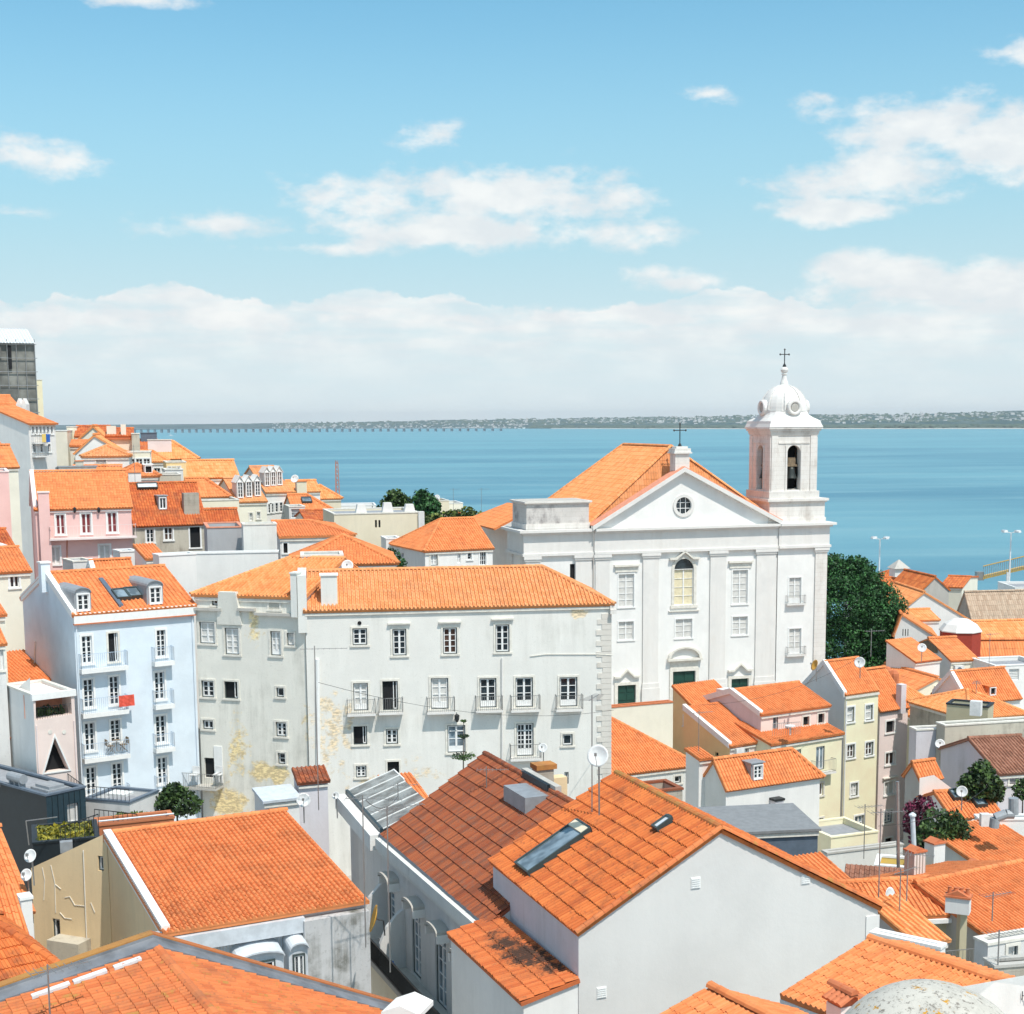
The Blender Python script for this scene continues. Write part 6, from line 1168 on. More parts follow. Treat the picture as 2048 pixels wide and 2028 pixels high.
MB().tube(f.pt(h.L - .1, -1.8, .05), f.pt(h.L - .1, -9, .05), .05).build('drainpipe', 'pink_pale', h.root); MB().tube(f.pt(.1, -1.8, .05), f.pt(.1, -9, .05), .05).build('drainpipe', 'pink_pale', h.root)
tree('potted shrubs filling the roof terrace opening of the pink house', f.pt((a0 + a1) / 2, z0 + .3, -.9), [(0, 0, 0, .35), (.6, .2, 0, .3), (-.5, -.2, 0, .28)], 'leaf', n=300, leaf=.12, name='terrace_plants', cat='plants', tz=f.O.z + z0)
h = hs('white_slant_house', 'white side wall with slanting top and faint shuttered windows at the left edge', 'house', (-70, 1440, 95), 66, -40, D=1.2, roof='flat', wm='white', base=34, top=((-70, 1450), (0, 1406), (62, 1356)), w=[('cx', 30, 1418, 46, 1444), ('cx', 34, 1490, 50, 1525)], parapet=3, coping='white')
l2 = MB(); l2.path([h.f.pt(*h.f.uv(0, 1490), .06), h.f.pt(*h.f.uv(66, 1453), .06)], .1, 6); l2.build('tile_string_course', 'coping_red', h.root)
hs('roof_house', 'bright orange roof patch between the blue wall and the white slanting wall', 'house', (22, 1368, 96), 112, 38, D=6, rise=1.2, roof='shed', wm='white', tm='tile', base=34)
hs('roof_house', 'orange striped roof behind the white slanting wall at the left edge', 'house', (-60, 1418, 100), 40, 25, D=6, rise=2.2, roof='shed', wm='white', tm='tile_pale', base=34)
h = house('dark_modern_building', 'black clad modern box building with roof equipment', 'building', (92, 1592, 82), 170, 50, D=12, roof='flat', wm='dark_teal', lm='dark_clad', base=32, parapet=.12, tm='roofgrey', coping='zinc_dark', w=[('cx', 135, 1607, 157, 1645, 1, 1)]); h.fin()
pj = MB()
for k in range(1, 7): pj.box(h.f.O, h.f.t, h.f.n, h.L * k / 7 - .01, h.L * k / 7 + .01, 0, .03, -9, -.1)
pj.build('cladding_seam', 'dark_clad', h.root)
q = Pz(100, 1577, h.FL.z - .1); MB().box(q, h.t, h.s, -.7, .7, -.9, .9, 0, .12).box(q, h.t, h.s, -.5, .5, -.7, .7, .12, .28).build('roof_hatch', 'zinc', h.root)
q = Pz(34, 1562, h.FL.z + .3); tk_ = MB().tube(q - h.s * .7 + UP * .2, q + h.s * .7 + UP * .2, .28, 12); 
for a in (-.5, 0, .5): tk_.box(q + h.s * a, h.t, h.s, -.2, .2, -.05, .05, -.5, .1)
tk_.build('roof_tank', 'zinc', h.root); MB().box(q + h.s * 1.6 - h.t * 1., h.t, h.s, -.5, .5, -.6, .6, -.4, .35).build('roof_unit', 'roofgrey', h.root)
h = hs('screen_terrace', 'grey corrugated screen wall with black rail beside the dark building', 'building', (170, 1598, 86), 259, -20, D=3, roof='flat', wm='white_grey', base=32, coping='zinc_dark')
r = MB(); 
for a, b2 in ((h.P(0, 0, .1), h.P(h.L, 0, .1)), (h.P(0, 0, .1), h.P(-3, 2.4, .1))):
    for k in range(12): p = a.lerp(b2, k / 11); r.tube(p, p + UP * .7, .02, 4)
    r.tube(a + UP * .7, b2 + UP * .7, .025, 4)
r.build('railing', 'iron', h.root); MB().box(h.P(1.2, .4, .1), h.t, h.s, 0, 1.3, 0, .9, .1, .25).build('terrace_table', 'trim_white', h.root)
h = hs('green_roof_terrace', 'small black walled roof with yellow sedum planting and wire rail', 'building', (66, 1688, 73), 198, 18, D=3.5, roof='flat', wm='dark_clad', base=32, parapet=.25, tm='soil', coping='dark_clad')
vs = []; k = 1600; P3 = np.array([list(h.P(random.uniform(.2, h.L - .2), random.uniform(.2, h.D - .2), -.05 + random.uniform(-.08, .12))) for _ in range(k)]); a = rng.normal(size=(k, 3)) * .06; b3 = rng.normal(size=(k, 3)) * .06
o = link('sedum_planting', fastmesh('sedum', np.stack([P3 - a, P3 - b3, P3 + a, P3 + b3], 1).reshape(-1, 3) - np.array(h.P(2, 2, -.3)), np.arange(4 * k).reshape(-1, 4), 'sedum', rng.random(k)), None, h.P(2, 2, -.3)); o['kind'] = 'stuff'
r = MB(); a, b2 = Pz(122, 1695, h.FL.z), Pz(198, 1668, h.FL.z)
for k in range(9): p = a.lerp(b2, k / 8); r.tube(p, p + UP * 1.05, .02, 4)
r.tube(a + UP * 1.05, b2 + UP * 1.05, .03, 4); r.build('railing', 'iron', h.root)
q = Pz(133, 1698, h.FL.z); MB().box(q, h.t, h.s, -.3, .3, 0, .4, -.2, .35).build('roof_unit', 'zinc', h.root); m_ = MB(); q = W(58, 1690, 71); m_.path([q, W(52, 1642, 71), W(114, 1634, 73)], .03, 5); prop('pipe_frame', 'thin grey pipe frame standing beside the sedum roof', 'frame', m_, 'metal')
h = hs('rust_wall_terrace', 'low rust red wall with white pipe on top behind the big orange roof', 'wall', (196, 1652, 78), 348, 22, D=1.5, roof='flat', wm='rust', base=34, coping='rust'); MB().tube(h.P(0, 0, .25), h.P(h.L, 0, .25), .05, 6).build('top_pipe', 'pale_metal', h.root)
r = MB(); a, b2 = W(190, 1645, 80), W(275, 1655, 79)
for k in range(10): p = a.lerp(b2, k / 9); r.tube(p - UP * .1, p + UP * .75, .02, 4)
r.tube(a + UP * .75, b2 + UP * .75, .03, 4); r.path([a - UP * .1, b2 - UP * .1], .03, 4); prop('terrace_railing', 'black railing in front of the grey corrugated screen', 'railing', r, 'iron')
tree('leafy shrub on the yellow flower bed below the blue house', W(268, 1636, 84), [(0, 0, 0, .7, .5), (-.8, 0, 0, .5, .6), (.9, 0, .0, .6, .4)], 'leaf_light', n=500, leaf=.12, name='flower_bed', cat='plants')
h = hs('left_roof_house', 'orange striped roof at the left edge below the dark building', 'house', (-60, 1838, 58), 62, 34, D=9, rise=2.4, roof='gx', wm='pink_pale', tm='tile', base=34, tk=dict(pitch=.22, course=.36))
hs('left_pink_house', 'pale pink wall with grey roof edge left of the tan house', 'house', (-60, 1925, 50), 62, 30, D=3, rise=1.6, roof='shed', wm='pink_pale', rm='white', tm='tile', base=34, eave='zinc')
hs('left_low_roof', 'small faded red-brown roof with dark course lines at the bottom left', 'house', (-60, 2010, 44), 150, 36, ridge=(40, 1925), roof='hipr', wm='tan', tm='tile_worn', base=34, tk=dict(pitch=.12, course=.5, prof='mid', amp=.03, lift=.05))
hs('white_box', 'white plastered box chimney left of the tan wall', 'building', (42, 1800, 57), 64, 30, D=.6, roof='flat', wm='white', base=38)
# ================================================================ RIGHT LOWER CLUSTER
h = hs('tile_slope_house', 'long orange roof falling left behind the chimneys at the right edge', 'house', (1858, 1762, 84), 1992, -44, ridge=(1965, 1643), roof='gx', wm='white_old', tm='tile_worn', base=26, tk=dict(pitch=.22, course=.4))
h = hs('grey_gable_house', 'house with grey left gable and orange roof carrying a slatted chimney', 'house', (1981, 1876, 63), 2190, 29, ridge=(1834, 1767), roof='gx', wm='white_grey', lm='stone_grey', tm='tile', base=26, tk=dict(pitch=.20, course=.38))
h = hs('olive_wall_house', 'olive walled house with long orange hip roof and white eaves', 'house', (1500, 1846, 64), 1977, 8, D=5, rise=.8, roof='hipr', wm='olive', tm='tile', base=26, tk=dict(pitch=.22, course=.36), eave='trim_white', cornice=.3, w=[('cwd', 1939, 1874, 1953, 1908, 1, 1)])
q = W(1925, 1850, 62.5); MB().box(q, h.t, h.s, -.16, .16, -.1, .25, -3, 1.).build('chimney', 'olive', h.root); MB().box(q, h.t, h.s, -.2, .2, -.15, .3, 1., 1.1).build('chimney_cap', 'iron', h.root)
r = MB()
for k in range(22): p = W(1890 + k * 7, 1930 - k * .6, 60); r.tube(p - UP * .4, p + UP * .6, .012, 4)
r.tube(W(1890, 1930, 60) + UP * .6, W(2037, 1917, 60) + UP * .6, .02, 4); prop('yard_railing', 'thin railing in the yard below the olive wall', 'railing', r, 'rail')
def stack(px, py, d, wd, dp, hg, mt, label, th=25, capm='terracotta', slats=0, pots=0, base=1.5):
    q = W(px, py, d); X, Y = az_(th), az_(th + 90); rt = thing('chimney', label, 'chimney', q - UP * base); MB().box(q, X, Y, -wd / 2, wd / 2, 0, dp, -base, hg).build('stack', mt, rt); c = MB().box(q, X, Y, -wd / 2 - .06, wd / 2 + .06, -.06, dp + .06, hg, hg + .08)
    sl_ = MB()
    if slats:
        for k in range(slats): sl_.box(q, X, Y, -wd / 2 + k * wd / slats, -wd / 2 + (k + .5) * wd / slats, -.04, 0, -.1, hg - .1)
    c.prism([q + X * (-wd / 2) + UP * (hg + .08), q + X * (wd / 2) + UP * (hg + .08), q + UP * (hg + .08 + wd * .25)], Y * dp)
    for k in range(pots): c.lathe(q + X * (wd * ((k + .5) / pots - .5)) + Y * dp / 2 + UP * (hg + .1), [(.1, 0), (.08, .25), (.1, .3)], 8)
    c.build('chimney_cap', capm, rt); sl_.build('slats', 'stone_clean', rt); return rt
stack(1838, 1775, 70, .72, .7, 1.75, 'stone_grey', 'tall stained grey chimney with tiled cap beside the thick grey pole', slats=4)
stack(1878, 1738, 76, .75, .75, 1.35, 'white', 'white chimney on a red base left of the long falling orange roof'); stack(1961, 1758, 74, .7, .7, .7, 'stone_grey', 'wide slatted grey chimney on the peak of the grey gable house', slats=5)
stack(1914, 1817, 62, 1., .6, .45, 'white', 'long white chimney box with a row of small arches on the orange roof', th=-25, pots=4, base=.25); stack(1822, 1884, 58, .8, .6, .7, 'white', 'white chimney with broken tiled top in front of the olive wall', th=-20, capm='trim_white', pots=2, base=.6)
stack(1957, 1668, 84, .5, .5, .55, 'white', 'small square white chimney at the top of the long falling roof', capm='trim_white'); stack(1407, 1398 + 22, 122, .4, .4, .6, 'iron', 'small dark chimney pipe in front of the green side door', capm='iron')
m_ = MB().tube(W(1797, 1772, 74), W(1795, 1563, 74), .09, 8); prop('grey_pole', 'thick grey metal pole in front of the tall pink house', 'pole', m_, 'metal')
m_ = MB().tube(W(1829, 1715, 78), W(1825, 1632, 78), .13, 10).lathe(W(1825, 1632, 78), [(.2, 0), (.2, .08), (.05, .2)], 10); prop('steel_flue', 'shiny steel chimney flue with cap beside the bougainvillea', 'flue', m_, 'pale_metal')
m_ = MB().path([W(1988, 1655, 80), W(1990, 1636, 80), W(2012, 1628, 80), W(2027, 1628, 80), W(2027, 1596, 80)], .27, 12); prop('ventilation_duct', 'thick grey ventilation duct bending upward at the right edge', 'duct', m_, 'zinc'); m_ = MB().box(W(1966, 1650, 81), az_(0), az_(90), -.1, .4, 0, .4, -.1, .6); prop('roof_unit', 'small white cabinet beside the grey ventilation duct', 'cabinet', m_, 'white_plastic')
hs('yard_wall', 'long stained grey and white wall below the tall yellow house', 'wall', (1655, 1708, 88), 1806, 20, D=.6, roof='flat', wm='white_old', base=26, coping='stone_grey')
hs('low_yellow_wall', 'low curved yellow wall at the foot of the tall yellow house', 'wall', (1662, 1676, 98), 1756, 22, D=4, roof='flat', wm='yellow', base=28, coping='yellow')
hs('yard_shed', 'yellow walled yard block behind the thin antennas', 'building', (1750, 1732, 76), 1818, -18, D=2, roof='flat', wm='yellow_hot', base=26, coping='trim_white')
hs('small_roof_house', 'small orange roof behind the right slope of the white gable house', 'house', (1620, 1766, 69), 1692, 24, D=2.2, rise=.6, roof='shed', wm='white', tm='tile', base=26)
hs('small_roof_house', 'narrow rusty brown roof edge below the stained yard wall', 'house', (1690, 1775, 72), 1800, -16, D=2, rise=.6, roof='shed', wm='stone_grey', tm='tile_muddy', base=26)
hs('yard_house', 'tiny white yard house with orange tile edge below the olive wall', 'building', (1830, 1885, 56), 1892, 24, D=3, rise=.8, roof='shed', wm='white', tm='tile_pale', base=28)
h = hs('white_yard', 'white curved terrace parapet behind the bottom right roof', 'wall', (1742, 1868, 54), 1880, -38, D=.5, roof='flat', wm='white', base=28, coping='white'); hs('white_yard_floor', 'grey flat roof patch behind the white chimney with broken top', 'building', (1750, 1862, 58), 1830, -10, D=2.5, roof='flat', wm='grey', base=28, parapet=.1)
hs('white_house_edge', 'stained white wall of the house at the right edge below the falling roof', 'house', (1992, 1752, 78), 2120, 30, D=5, rise=1.4, roof='shed', wm='white_old', tm='tile', base=26)
h = hs('grey_wall_house', 'grey white house with dark door frame at the right edge', 'house', (1976, 1890, 57), 2150, 22, D=.8, roof='flat', wm='white_grey', base=28, w=[('cd', 2015, 1880 + 12, 2034, 1930, 1, 1)], parapet=.2)
hs('old_mossy_wall', 'low mossy grey garden wall at the right edge above the bottom roof', 'wall', (1990, 1935, 52), 2120, 10, D=.8, roof='flat', wm='old_stone', base=28, coping='stone_grey')
hs('striped_chimney_block', 'mossy stone block with orange tile rows behind the white gable ridge', 'building', (1290, 1586, 74), 1365, 20, D=2, roof='flat', wm='old_stone', tm='tile_brown', base=30, coping='tile_brown')
hs('chimney_house', 'small tile capped white chimney house left of the long orange roof', 'building', (597, 1562, 78), 655, 20, D=1.2, rise=.45, roof='shed', wm='lilac', tm='tile_brown', base=36)
hs('white_box', 'white slanted roof shed behind the big orange roof', 'building', (528, 1600, 76), 598, 24, D=2, rise=.2, roof='shed', wm='white', tm='pale_metal', tiles=False, base=36)
# ================================================================ DISHES, ANTENNAS, LAMPS, TREES
dish(1197, 1512, 58, .44, 'large white satellite dish on a tall pole before the weathered building corner', (-.35, -1, .35), mast=2.4); dish(62, 1712, 58, .27, 'oval white satellite dish on the corner of the tan wall'); dish(54, 1750, 60, .26, 'second satellite dish half hidden behind the tan wall corner')
dish(607, 1600, 74, .36, 'round satellite dish just behind the ridge of the big orange roof', (.1, -1, .3)); dish(672, 1591, 76, .2, 'tiny dish at the right of the chimney house behind the big orange roof'); dish(1631, 1331, 112, .42, 'yellowed satellite dish on the yellow house roof beside the church corner', (-.9, -.3, .4), mt='dish_yellow')
dish(1720, 1325, 112, .42, 'white satellite dish at the roof peak of the tall yellow house', (-.5, -1, .3)); dish(1776, 1794, 60, .42, 'white satellite dish behind the right edge of the white gable', (.8, -.7, .2)); dish(1924, 1583, 90, .35, 'small satellite dish above the cottage skylights', (-.4, -1, .3))
dish(1086, 1496, 92, .3, 'small white dish beside the lowest balcony of the weathered building'); dish(695, 1132, 100, .4, 'round dish on the roof edge behind the long white building', (0, -1, .3)); dish(874, 996, 230, .5, 'distant white dish on the pale block by the water'); dish(1880, 1488, 106, .35, 'pale dish on the lilac wall of the stained building'); dish(1844, 1296, 132, .4, 'grey dish on the plank gable'); dish(590, 958, 180, .5, 'white dish beside the dormer row by the water')
for i, (x, y, d, hg, lb, az0) in enumerate(((637, 1600, 70, 7.5, 'tall thin antenna in front of the weathered wing', 5), (731, 1870, 56, 5.6, 'tall antenna crossing the right end of the big orange roof', -5), (780, 1920, 56, 6.2, 'antenna standing before the brown roof gutter', 30), (797, 1640, 76, 2., 'antenna over the glass roof', 10), (1184, 1600, 60, 4.4, 'antenna beside the large dish pole', 70),
    (1397, 1530, 100, 3.8, 'thin antenna in front of the ochre house', 20), (1757, 1800, 60, 3.9, 'thin antenna right of the white gable house', 10), (1812, 1840, 60, 3., 'antenna before the grey gable', -20), (1797, 1890, 58, 3.2, 'antenna on the white chimney with broken top', 40), (1985, 1820, 62, .8, 'small antenna on the grey gable house roof', 25), (1995, 1950, 52, 1.7, 'black antenna mast before the grey white house', 20), (1728, 1700, 80, 2.6, 'thin mast on the stained yard wall', 15),
    (973, 1570, 70, .9, 'short antenna above the small Norfolk pine', 0), (1742, 1300, 112, 1.6, 'antenna in front of the dark pine crown', 10), (1978, 1330, 145, 3.2, 'antenna on the long plain orange roof', 20), (1951, 1420, 120, 2.4, 'antenna before the dormer cottage', 70), (270, 958, 140, 3.2, 'antenna before the low pyramid roof', 20), (963, 1030, 200, 3.6, 'lone antenna left of the church tower stump', 10), (907, 1022, 210, 3.2, 'thin mast on the pale quay block', 10), (100, 2028, 36, 1.3, 'antenna lying low over the corner roof', 35))): antenna(x, y, d, hg, lb, az=az0, n=9, L=2.2 if hg > 5 else 1.5)
for (p0, p1, sag, lb) in ((W(1757, 1652, 62), W(1990, 1560, 96), .7, 'sagging cable from the thin antenna to the round glossy tree'), (W(637, 1365, 70), W(1228, 1420, 96), .9, 'long sagging cable in front of the weathered building'), (W(731, 1600, 57), W(797, 1590, 74), .5, 'short cable between the antennas over the glass roof'), (W(1397, 1410, 100), W(1742, 1300, 112), 1., 'cable from the thin antenna to the antenna before the pine')):
    MB().path([p0.lerp(p1, k / 14) - UP * sag * 4 * (k / 14) * (1 - k / 14) for k in range(15)], .012, 4).build('overhead_cable', 'iron', None, label=lb, cat='cable')
q = W(675, 1015, 205); m_ = MB(); hh = 6.2
for k in range(3):
    a = 2 * pi * k / 3; m_.tube(q + V((.45 * cos(a), .45 * sin(a), -3)), q + V((.2 * cos(a), .2 * sin(a), hh)), .05, 4)
for j in range(14):
    z0 = -2 + j * .6; e = .45 - .018 * j
    for k in range(3): a, b2 = 2 * pi * k / 3, 2 * pi * (k + 1) / 3; m_.tube(q + V((e * cos(a), e * sin(a), z0)), q + V((e * cos(b2), e * sin(b2), z0 + .6)), .03, 3)
prop('lattice_mast', 'rusty lattice mast rising against the water', 'mast', m_, 'rust')
def lamp(px, py0, py1, d, label):
    q = W(px, py1, d); hg = (py1 - py0) * d / FPX; rt = thing('harbour_lamp', label, 'lamp post', q, 'tall harbour lamp posts'); MB().tube(q - UP * 6, q + UP * hg, .2, 8, .12).build('pole', 'white_steel', rt); m_ = MB()
    for k in range(4): a = 2 * pi * k / 4 + .5; e = q + UP * hg + V((1.4 * cos(a), 1.4 * sin(a), .2)); m_.tube(q + UP * hg, e, .06, 4).box(e, az_(degrees(a)), az_(degrees(a) + 90), -.2, .8, -.35, .35, -.05, .25)
    m_.build('lamp_head', 'white_steel', rt)
lamp(1758, 1078, 1155, 300, 'tall harbour lamp post right of the big pine'); lamp(2018, 1065, 1175, 290, 'tall harbour lamp post beside the yellow gangway')
a, b_ = W(1966, 1156, 300), W(2110, 1122, 290); rt = thing('gangway', 'yellow ship boarding gangway with grey railings at the right edge', 'gangway', (a + b_) / 2); MB().hexa([a + V((0, e, z)) if i in (0, 1) else b_ + V((0, e, z)) for z in (-.3, .3) for i, e in ((0, 0), (1, 1.6), (2, 1.6), (3, 0))]).build('deck', 'yellow_steel', rt); m_ = MB(); n2 = 34
for k in range(n2): p = a.lerp(b_, k / (n2 - 1)); m_.tube(p, p + UP * 2.4, .05, 4)
m_.build('railing', 'rail', rt); MB().tube(a + UP * 2.4, b_ + UP * 2.4, .12, 5).build('handrail', 'yellow_steel', rt); MB().box(a, V((1, 0, 0)), V((0, 1, 0)), -1.2, .2, 0, 1.6, -.5, 1.2).build('end_platform', 'metal', rt)
for k in (.35, .8): p = a.lerp(b_, k); MB().tube(p, V((p.x, p.y, -1)), .25, 6).build('support_leg', 'white_steel', rt)
hs('quay_shed', 'low white quay shed under the gangway at the right edge', 'building', (2030, 1175, 280), 2160, 0, D=10, roof='flat', wm='white', base=0)
# the big pine: dense rounded masses stepping down to the right
C = W(1722, 1240, 170)
tree('big dark green pine rising between the church and the harbour', C, [tuple(v_ * 1.22 for v_ in b_) for b_ in [(-1.5, 0, 1.2, 3.1), (-2.2, 1, 3.6, 2.1), (-.2, .5, 3.9, 1.8), (.6, 0, 2.6, 1.9), (1.8, 0, 1.2, 2.2), (2.9, -.3, -.6, 2.0), (3.6, .2, -2.4, 1.7), (4.7, 0, -3.4, 1.15), (1.2, 0, -2.2, 2.8), (-1.5, 0, -2.6, 3.), (2.6, .4, -4., 1.6), (-.5, .8, 4.9, 1.1), (1., -.8, .2, 2.2), (-.4, -1.2, -4.8, 2.4), (-2.6, .8, 5.0, 1.2)]], 'leaf_pine', trunk=.35, n=70000, leaf=.15, name='pine_tree')
tree('rounded tree left of the two behind the cream building', W(792, 1012, 200), [(0, 0, 0, 1.9), (-1.2, 0, -.5, 1.4), (1.2, 0, -.2, 1.5), (0, 0, .9, 1.2), (-2.6, 0, -1.4, 1.2)], 'leaf', trunk=.2, n=2600, leaf=.25, group='trees behind the cream building')
tree('darker tree right of the two behind the cream building', W(853, 1015, 195), [(0, 0, 0, 1.7), (-.5, 0, 1., 1.3), (.5, 0, -1.2, 1.4), (.8, 0, .2, 1.1)], 'leaf_pine', trunk=.2, n=2400, leaf=.24, group='trees behind the cream building')
tree('long low mass of light green trees left of the church', W(912, 1052, 180), [(-3.6, 0, 0, 1.3), (-2, 0, .2, 1.3), (-.4, 0, .3, 1.5), (1.3, 0, .5, 1.6), (2.8, 0, .2, 1.4), (4, 0, 0, 1.1)], 'leaf_light', trunk=.2, n=3600, leaf=.24)
tree('round glossy tree in front of the stained wall', W(1963, 1566, 94), [(0, 0, 0, 1.1), (-.8, 0, -.3, .8), (.7, 0, -.4, .8), (0, 0, .8, .7), (-1.1, 0, -.6, .55), (1., 0, -.8, .5)], 'leaf', trunk=.15, n=2600, leaf=.15)
tree('feathery green tree hanging beside the purple bougainvillea', W(1872, 1655, 82), [(0, 0, 0, .95), (.9, 0, .2, .75), (1.4, 0, -.2, .6), (-.6, 0, -.5, .7), (-.2, 0, -1.1, .55), (.6, 0, -.5, .7)], 'leaf', trunk=.12, n=2600, leaf=.12)
tree('dark purple bougainvillea beside the tall pink house', W(1833, 1625, 84), [(0, 0, 0, .75), (.5, 0, .3, .6), (-.2, 0, -.8, .55), (.1, 0, -1.6, .5)], 'leaf_pink', trunk=.1, n=1300, leaf=.11, name='bougainvillea', cat='shrub')
tree('bushy green tree at the foot of the blue house', W(352, 1605, 88), [(0, 0, 0, 1.), (-.8, 0, -.1, .75), (.8, 0, -.1, .7), (0, 0, .6, .6), (-.4, 0, .3, .6)], 'leaf', trunk=.12, n=2600, leaf=.13)
tree('green bush cut by the right edge beside the brown roof cottage', W(2046, 1580, 96), [(0, 0, 0, .7), (.6, 0, .3, .7)], 'leaf', trunk=.1, n=700, leaf=.14); tree('climbing plant on the side of the white hipped house', W(790, 1112, 124), [(0, 0, 0, .5), (.5, 0, -.6, .45), (-.3, 0, .3, .35), (.6, 0, -1.3, .35)], 'leaf_pine', trunk=.06, n=500, leaf=.12, name='climbing_plant', cat='plant')
q = W(926, 1565, 82); rt = thing('norfolk_pine', 'small Norfolk pine with tiered branches rising over the brown roof', 'tree', q); MB().tube(q - UP * 1, W(927, 1442, 82), .05, 6, .015).build('trunk', 'bark', rt); pts = []
for y, r_ in ((1518, .62), (1514, .5), (1474, .26), (1443, .14)):
    c = W(927, y, 82); r_ *= 1.22
    for k in range(12 if r_ > .3 else 6):
        a = 2 * pi * k / (12 if r_ > .3 else 6) + y; e = c + V((cos(a) * r_, sin(a) * r_, r_ * .22))
        for j in range(26): pts.append(tuple(c.lerp(e, j / 26) + V((random.gauss(0, .025), random.gauss(0, .025), random.gauss(0, .03)))))
P3 = np.array(pts); k = len(P3); a = rng.normal(size=(k, 3)) * .03; b3 = rng.normal(size=(k, 3)) * .03; link('branches', fastmesh('branches', np.stack([P3 - a, P3 - b3, P3 + a, P3 + b3], 1).reshape(-1, 3) - np.array(q), np.arange(4 * k).reshape(-1, 4), 'leaf', rng.random(k)), rt)
q = W(316, 1866, 55); rt = thing('pigeon', 'grey pigeon perched at the lower corner of the white verge', 'pigeon', q, None); ax = V((.8, -.4, -.15)).normalized(); MB().lathe(q, [(.01, -.16), (.04, -.12), (.075, -.03), (.08, .04), (.05, .1), (.035, .13)], 10, ax).build('body', 'grey', rt, smooth=True); MB().lathe(q + ax * .14 + UP * .06, [(.01, -.04), (.035, -.01), (.035, .02), (.008, .06)], 8, ax).build('head', 'zinc_dark', rt, smooth=True); MB().box(q - ax * .22, ax, ax.cross(UP), -.06, .1, -.03, .03, -.01, .01).build('tail', 'zinc_dark', rt)
# ================================================================ FAR SHORE
def hz(px): return 842 + (1024 - px) * .0077
sh = [(-900, 17500, 62), (200, 17000, 60), (540, 16300, 62), (700, 15200, 66), (1040, 12900, 84), (1300, 11200, 88), (1500, 10000, 92), (1800, 9100, 96), (2048, 8500, 104), (2900, 8000, 110)]
def si(px, k): return float(np.interp(px, [a[0] for a in sh], [a[k] for a in sh]))
gv, gf = [], []; cols = list(range(-900, 2900, 14)); rows = [0, .03, .10, .3, .6, 1., 1.4]
for i, px in enumerate(cols):
    d = si(px, 1); top = si(px, 2) * (1 + .05 * sin(px / 61.) + .04 * sin(px / 23. + 1)) if px > 500 else 57
    for r in rows: D = d + r * 2600; x = ray(px, hz(px)).x * D; z = [-2, 2.5, 7, .36 * top, .66 * top, top, -5][rows.index(r)]; gv.append((x, D, z + (random.gauss(0, 2) if 0 < z < top and r > .1 else 0)))
for i in range(len(cols) - 1):
    for j in range(len(rows) - 1): a = i * len(rows) + j; gf.append((a, a + len(rows), a + len(rows) + 1, a + 1))
m, t, b = mat('far_land'); ge = t.node('ShaderNodeNewGeometry'); P = ge.outputs[0]; t.put(b.inputs['Base Color'], t.mix(t.mr(t.noise(t.vm('MULTIPLY', P, (.004, .002, .02)), 1, 5), .4, .6), (.035, .075, .075), (.08, .12, .11))); b.inputs['Roughness'].default_value = 1  # bluish distance haze is mixed into the hill colour
g = link('hills', fastmesh('hills', gv, gf, 'far_land', smooth=True)); g['kind'] = 'structure'
bm = MB()
for i in range(len(cols) - 1):
    if cols[i] < 1100: continue
    a, b2 = [(ray(px, hz(px)).x, si(px, 1)) for px in (cols[i], cols[i + 1])]
    bm.poly([(a[0] * (a[1] - 8), a[1] - 8, .3), (b2[0] * (b2[1] - 8), b2[1] - 8, .3), (b2[0] * (b2[1] + 90), b2[1] + 90, 3.6 + .2 * sin(i)), (a[0] * (a[1] + 90), a[1] + 90, 3.6 + .2 * sin(i - 1))])
plain('sandy', (.60, .55, .48), .9); bm.build('beach', 'sandy', None, kind='structure')
hv = MB()
for k in range(2400):
    px = 545 + (2700 - 545) * random.random(); cl = .5 + .5 * sin(px / 37.) * sin(px / 91. + 2)
    if random.random() > .35 + .65 * cl: continue
    d = si(px, 1); fr = random.random() ** (1.8 if px < 1050 else .8); fr = fr if px < 1050 else .30 + .65 * fr; D = d + 2600 * fr; top = si(px, 2)
    z = float(np.interp(fr, rows, [0, 2.5, 7, .36 * top, .66 * top, top, 0])); x = ray(px, hz(px)).x * D; w_ = random.uniform(8, 30); hh = random.choice((5, 6, 8, 10, 18 if random.random() < .12 else 7)); hv.box(V((x, D, z)), V((1, 0, 0)), V((0, 1, 0)), -w_ / 2, w_ / 2, 0, 14, -4, hh)
plain('far_wall', (.66, .64, .63), .9, 0, .3, .01); hv.build('far_town', 'far_wall', None, kind='stuff')
tv = []
for k in range(5200):
    px = 1060 + (2700 - 1060) * random.random(); d = si(px, 1); D = d + random.uniform(90, 900) * (.4 + .6 * abs(sin(px / 83.))); x = ray(px, hz(px)).x * D; tv.append((x, D, random.uniform(6, 22)))
for k in range(1500): px = 560 + 2100 * random.random(); D = si(px, 1) + 2600 * random.uniform(.3, 1.); fr = (D - si(px, 1)) / 2600; tv.append((ray(px, hz(px)).x * D, D, float(np.interp(fr, rows, [0, 2.5, 7, .36 * si(px, 2), .66 * si(px, 2), si(px, 2), 0])) + 5))
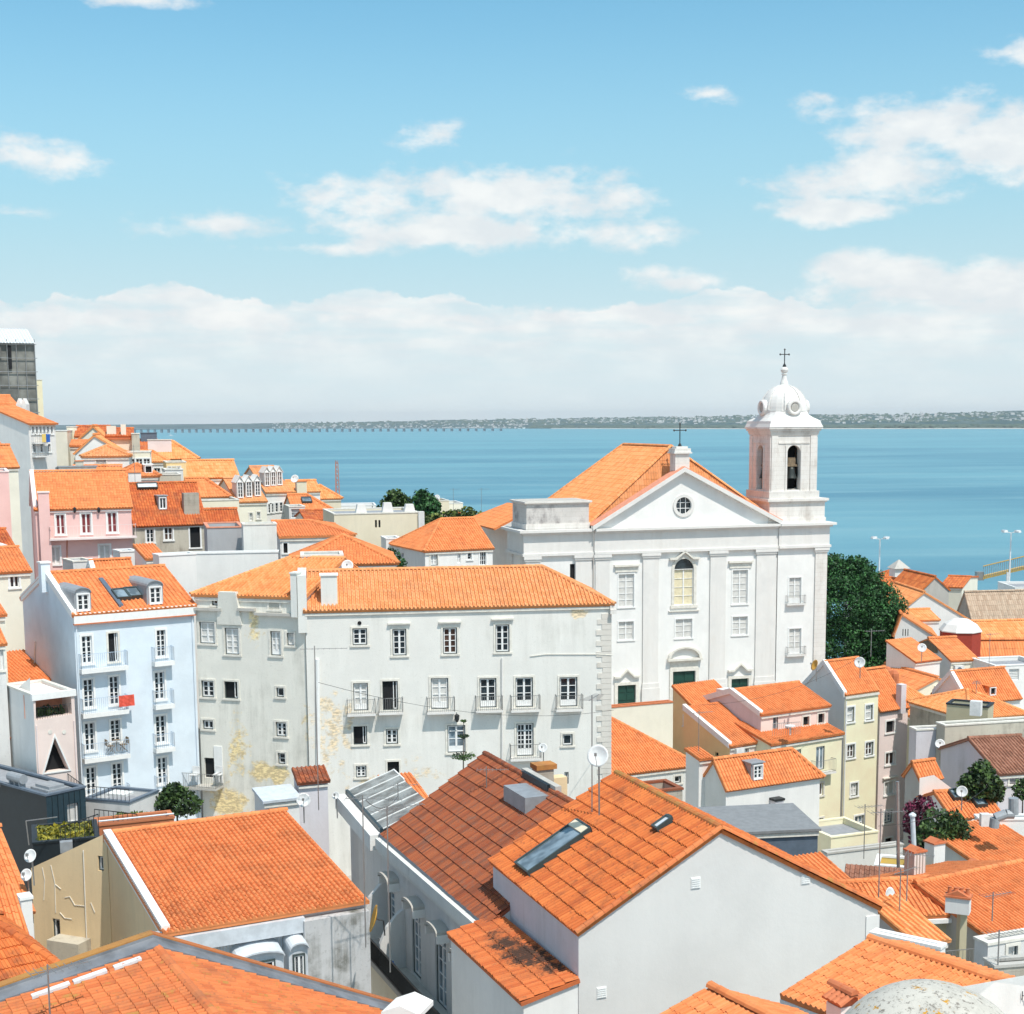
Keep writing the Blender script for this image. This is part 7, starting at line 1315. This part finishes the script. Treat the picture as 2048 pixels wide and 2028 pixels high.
P3 = np.array(tv); k = len(P3); a = np.abs(rng.normal(size=(k, 3))) * [14, 6, 0] + [8, 0, 0]; b3 = np.zeros((k, 3)); b3[:, 2] = rng.uniform(4, 8, k); b3[:, 1] = 4
o = link('far_trees', fastmesh('far_trees', np.stack([P3 - a, P3 - b3, P3 + a, P3 + b3], 1).reshape(-1, 3), np.arange(4 * k).reshape(-1, 4), 'leaf_haze', rng.random(k))); o['kind'] = 'stuff'
a, b_ = Pz(262, 857.5, 30), Pz(1010, 856.5, 18); rt = thing('long_bridge', 'long low bridge on many piers crossing the river to the far shore', 'bridge', (a + b_) / 2)
dv = (b_ - a).normalized(); nm = dv.cross(UP); MB().hexa([p + nm * e + UP * z for z in (-2, 1.5) for p, e in ((a, -12), (b_, -12), (b_, 12), (a, 12))]).build('deck', 'zinc', rt); pm = None
for k in range(50): p = a.lerp(b_, (k + .5) / 50); MB().hexa([V((p.x, p.y, 0)) + dv * e + nm * f_ + UP * z for z in (-2, p.z - 3) for e, f_ in ((-6, -8), (6, -8), (6, 8), (-6, 8))]).build('pier', 'zinc', rt)
q = Pz(342, 872, 0); MB().hexa([q + V(v) for v in ((-12, 0, -.5), (12, 0, -.5), (12, 6, -.5), (-12, 6, -.5), (-14, -1, 3), (14, -1, 3), (14, 7, 3), (-14, 7, 3))]).box(q, V((1, 0, 0)), V((0, 1, 0)), -6, 4, 1, 5, 3, 6).tube(q + UP * 3, q + UP * 18, .4, 5).build('sailing_boat', 'white_steel', None, label='tiny white sailing boat on the water below the long bridge', cat='boat')
# ================================================================ AIR
m = bpy.data.materials.new('haze'); m.use_nodes = True; nt = m.node_tree; nt.nodes.remove(nt.nodes['Principled BSDF']); v = nt.nodes.new('ShaderNodeVolumePrincipled'); v.inputs['Color'].default_value = (.86, .93, 1, 1); v.inputs['Density'].default_value = HAZE; v.inputs['Anisotropy'].default_value = .2
nt.links.new(v.outputs[0], nt.nodes['Material Output'].inputs['Volume']); M['haze'] = m
if HAZE > 0: MB().box(V((0, 0, 0)), V((1, 0, 0)), V((0, 1, 0)), -16000, 16000, -400, 22500, -21, 190).build('haze', 'haze', None, kind='stuff')
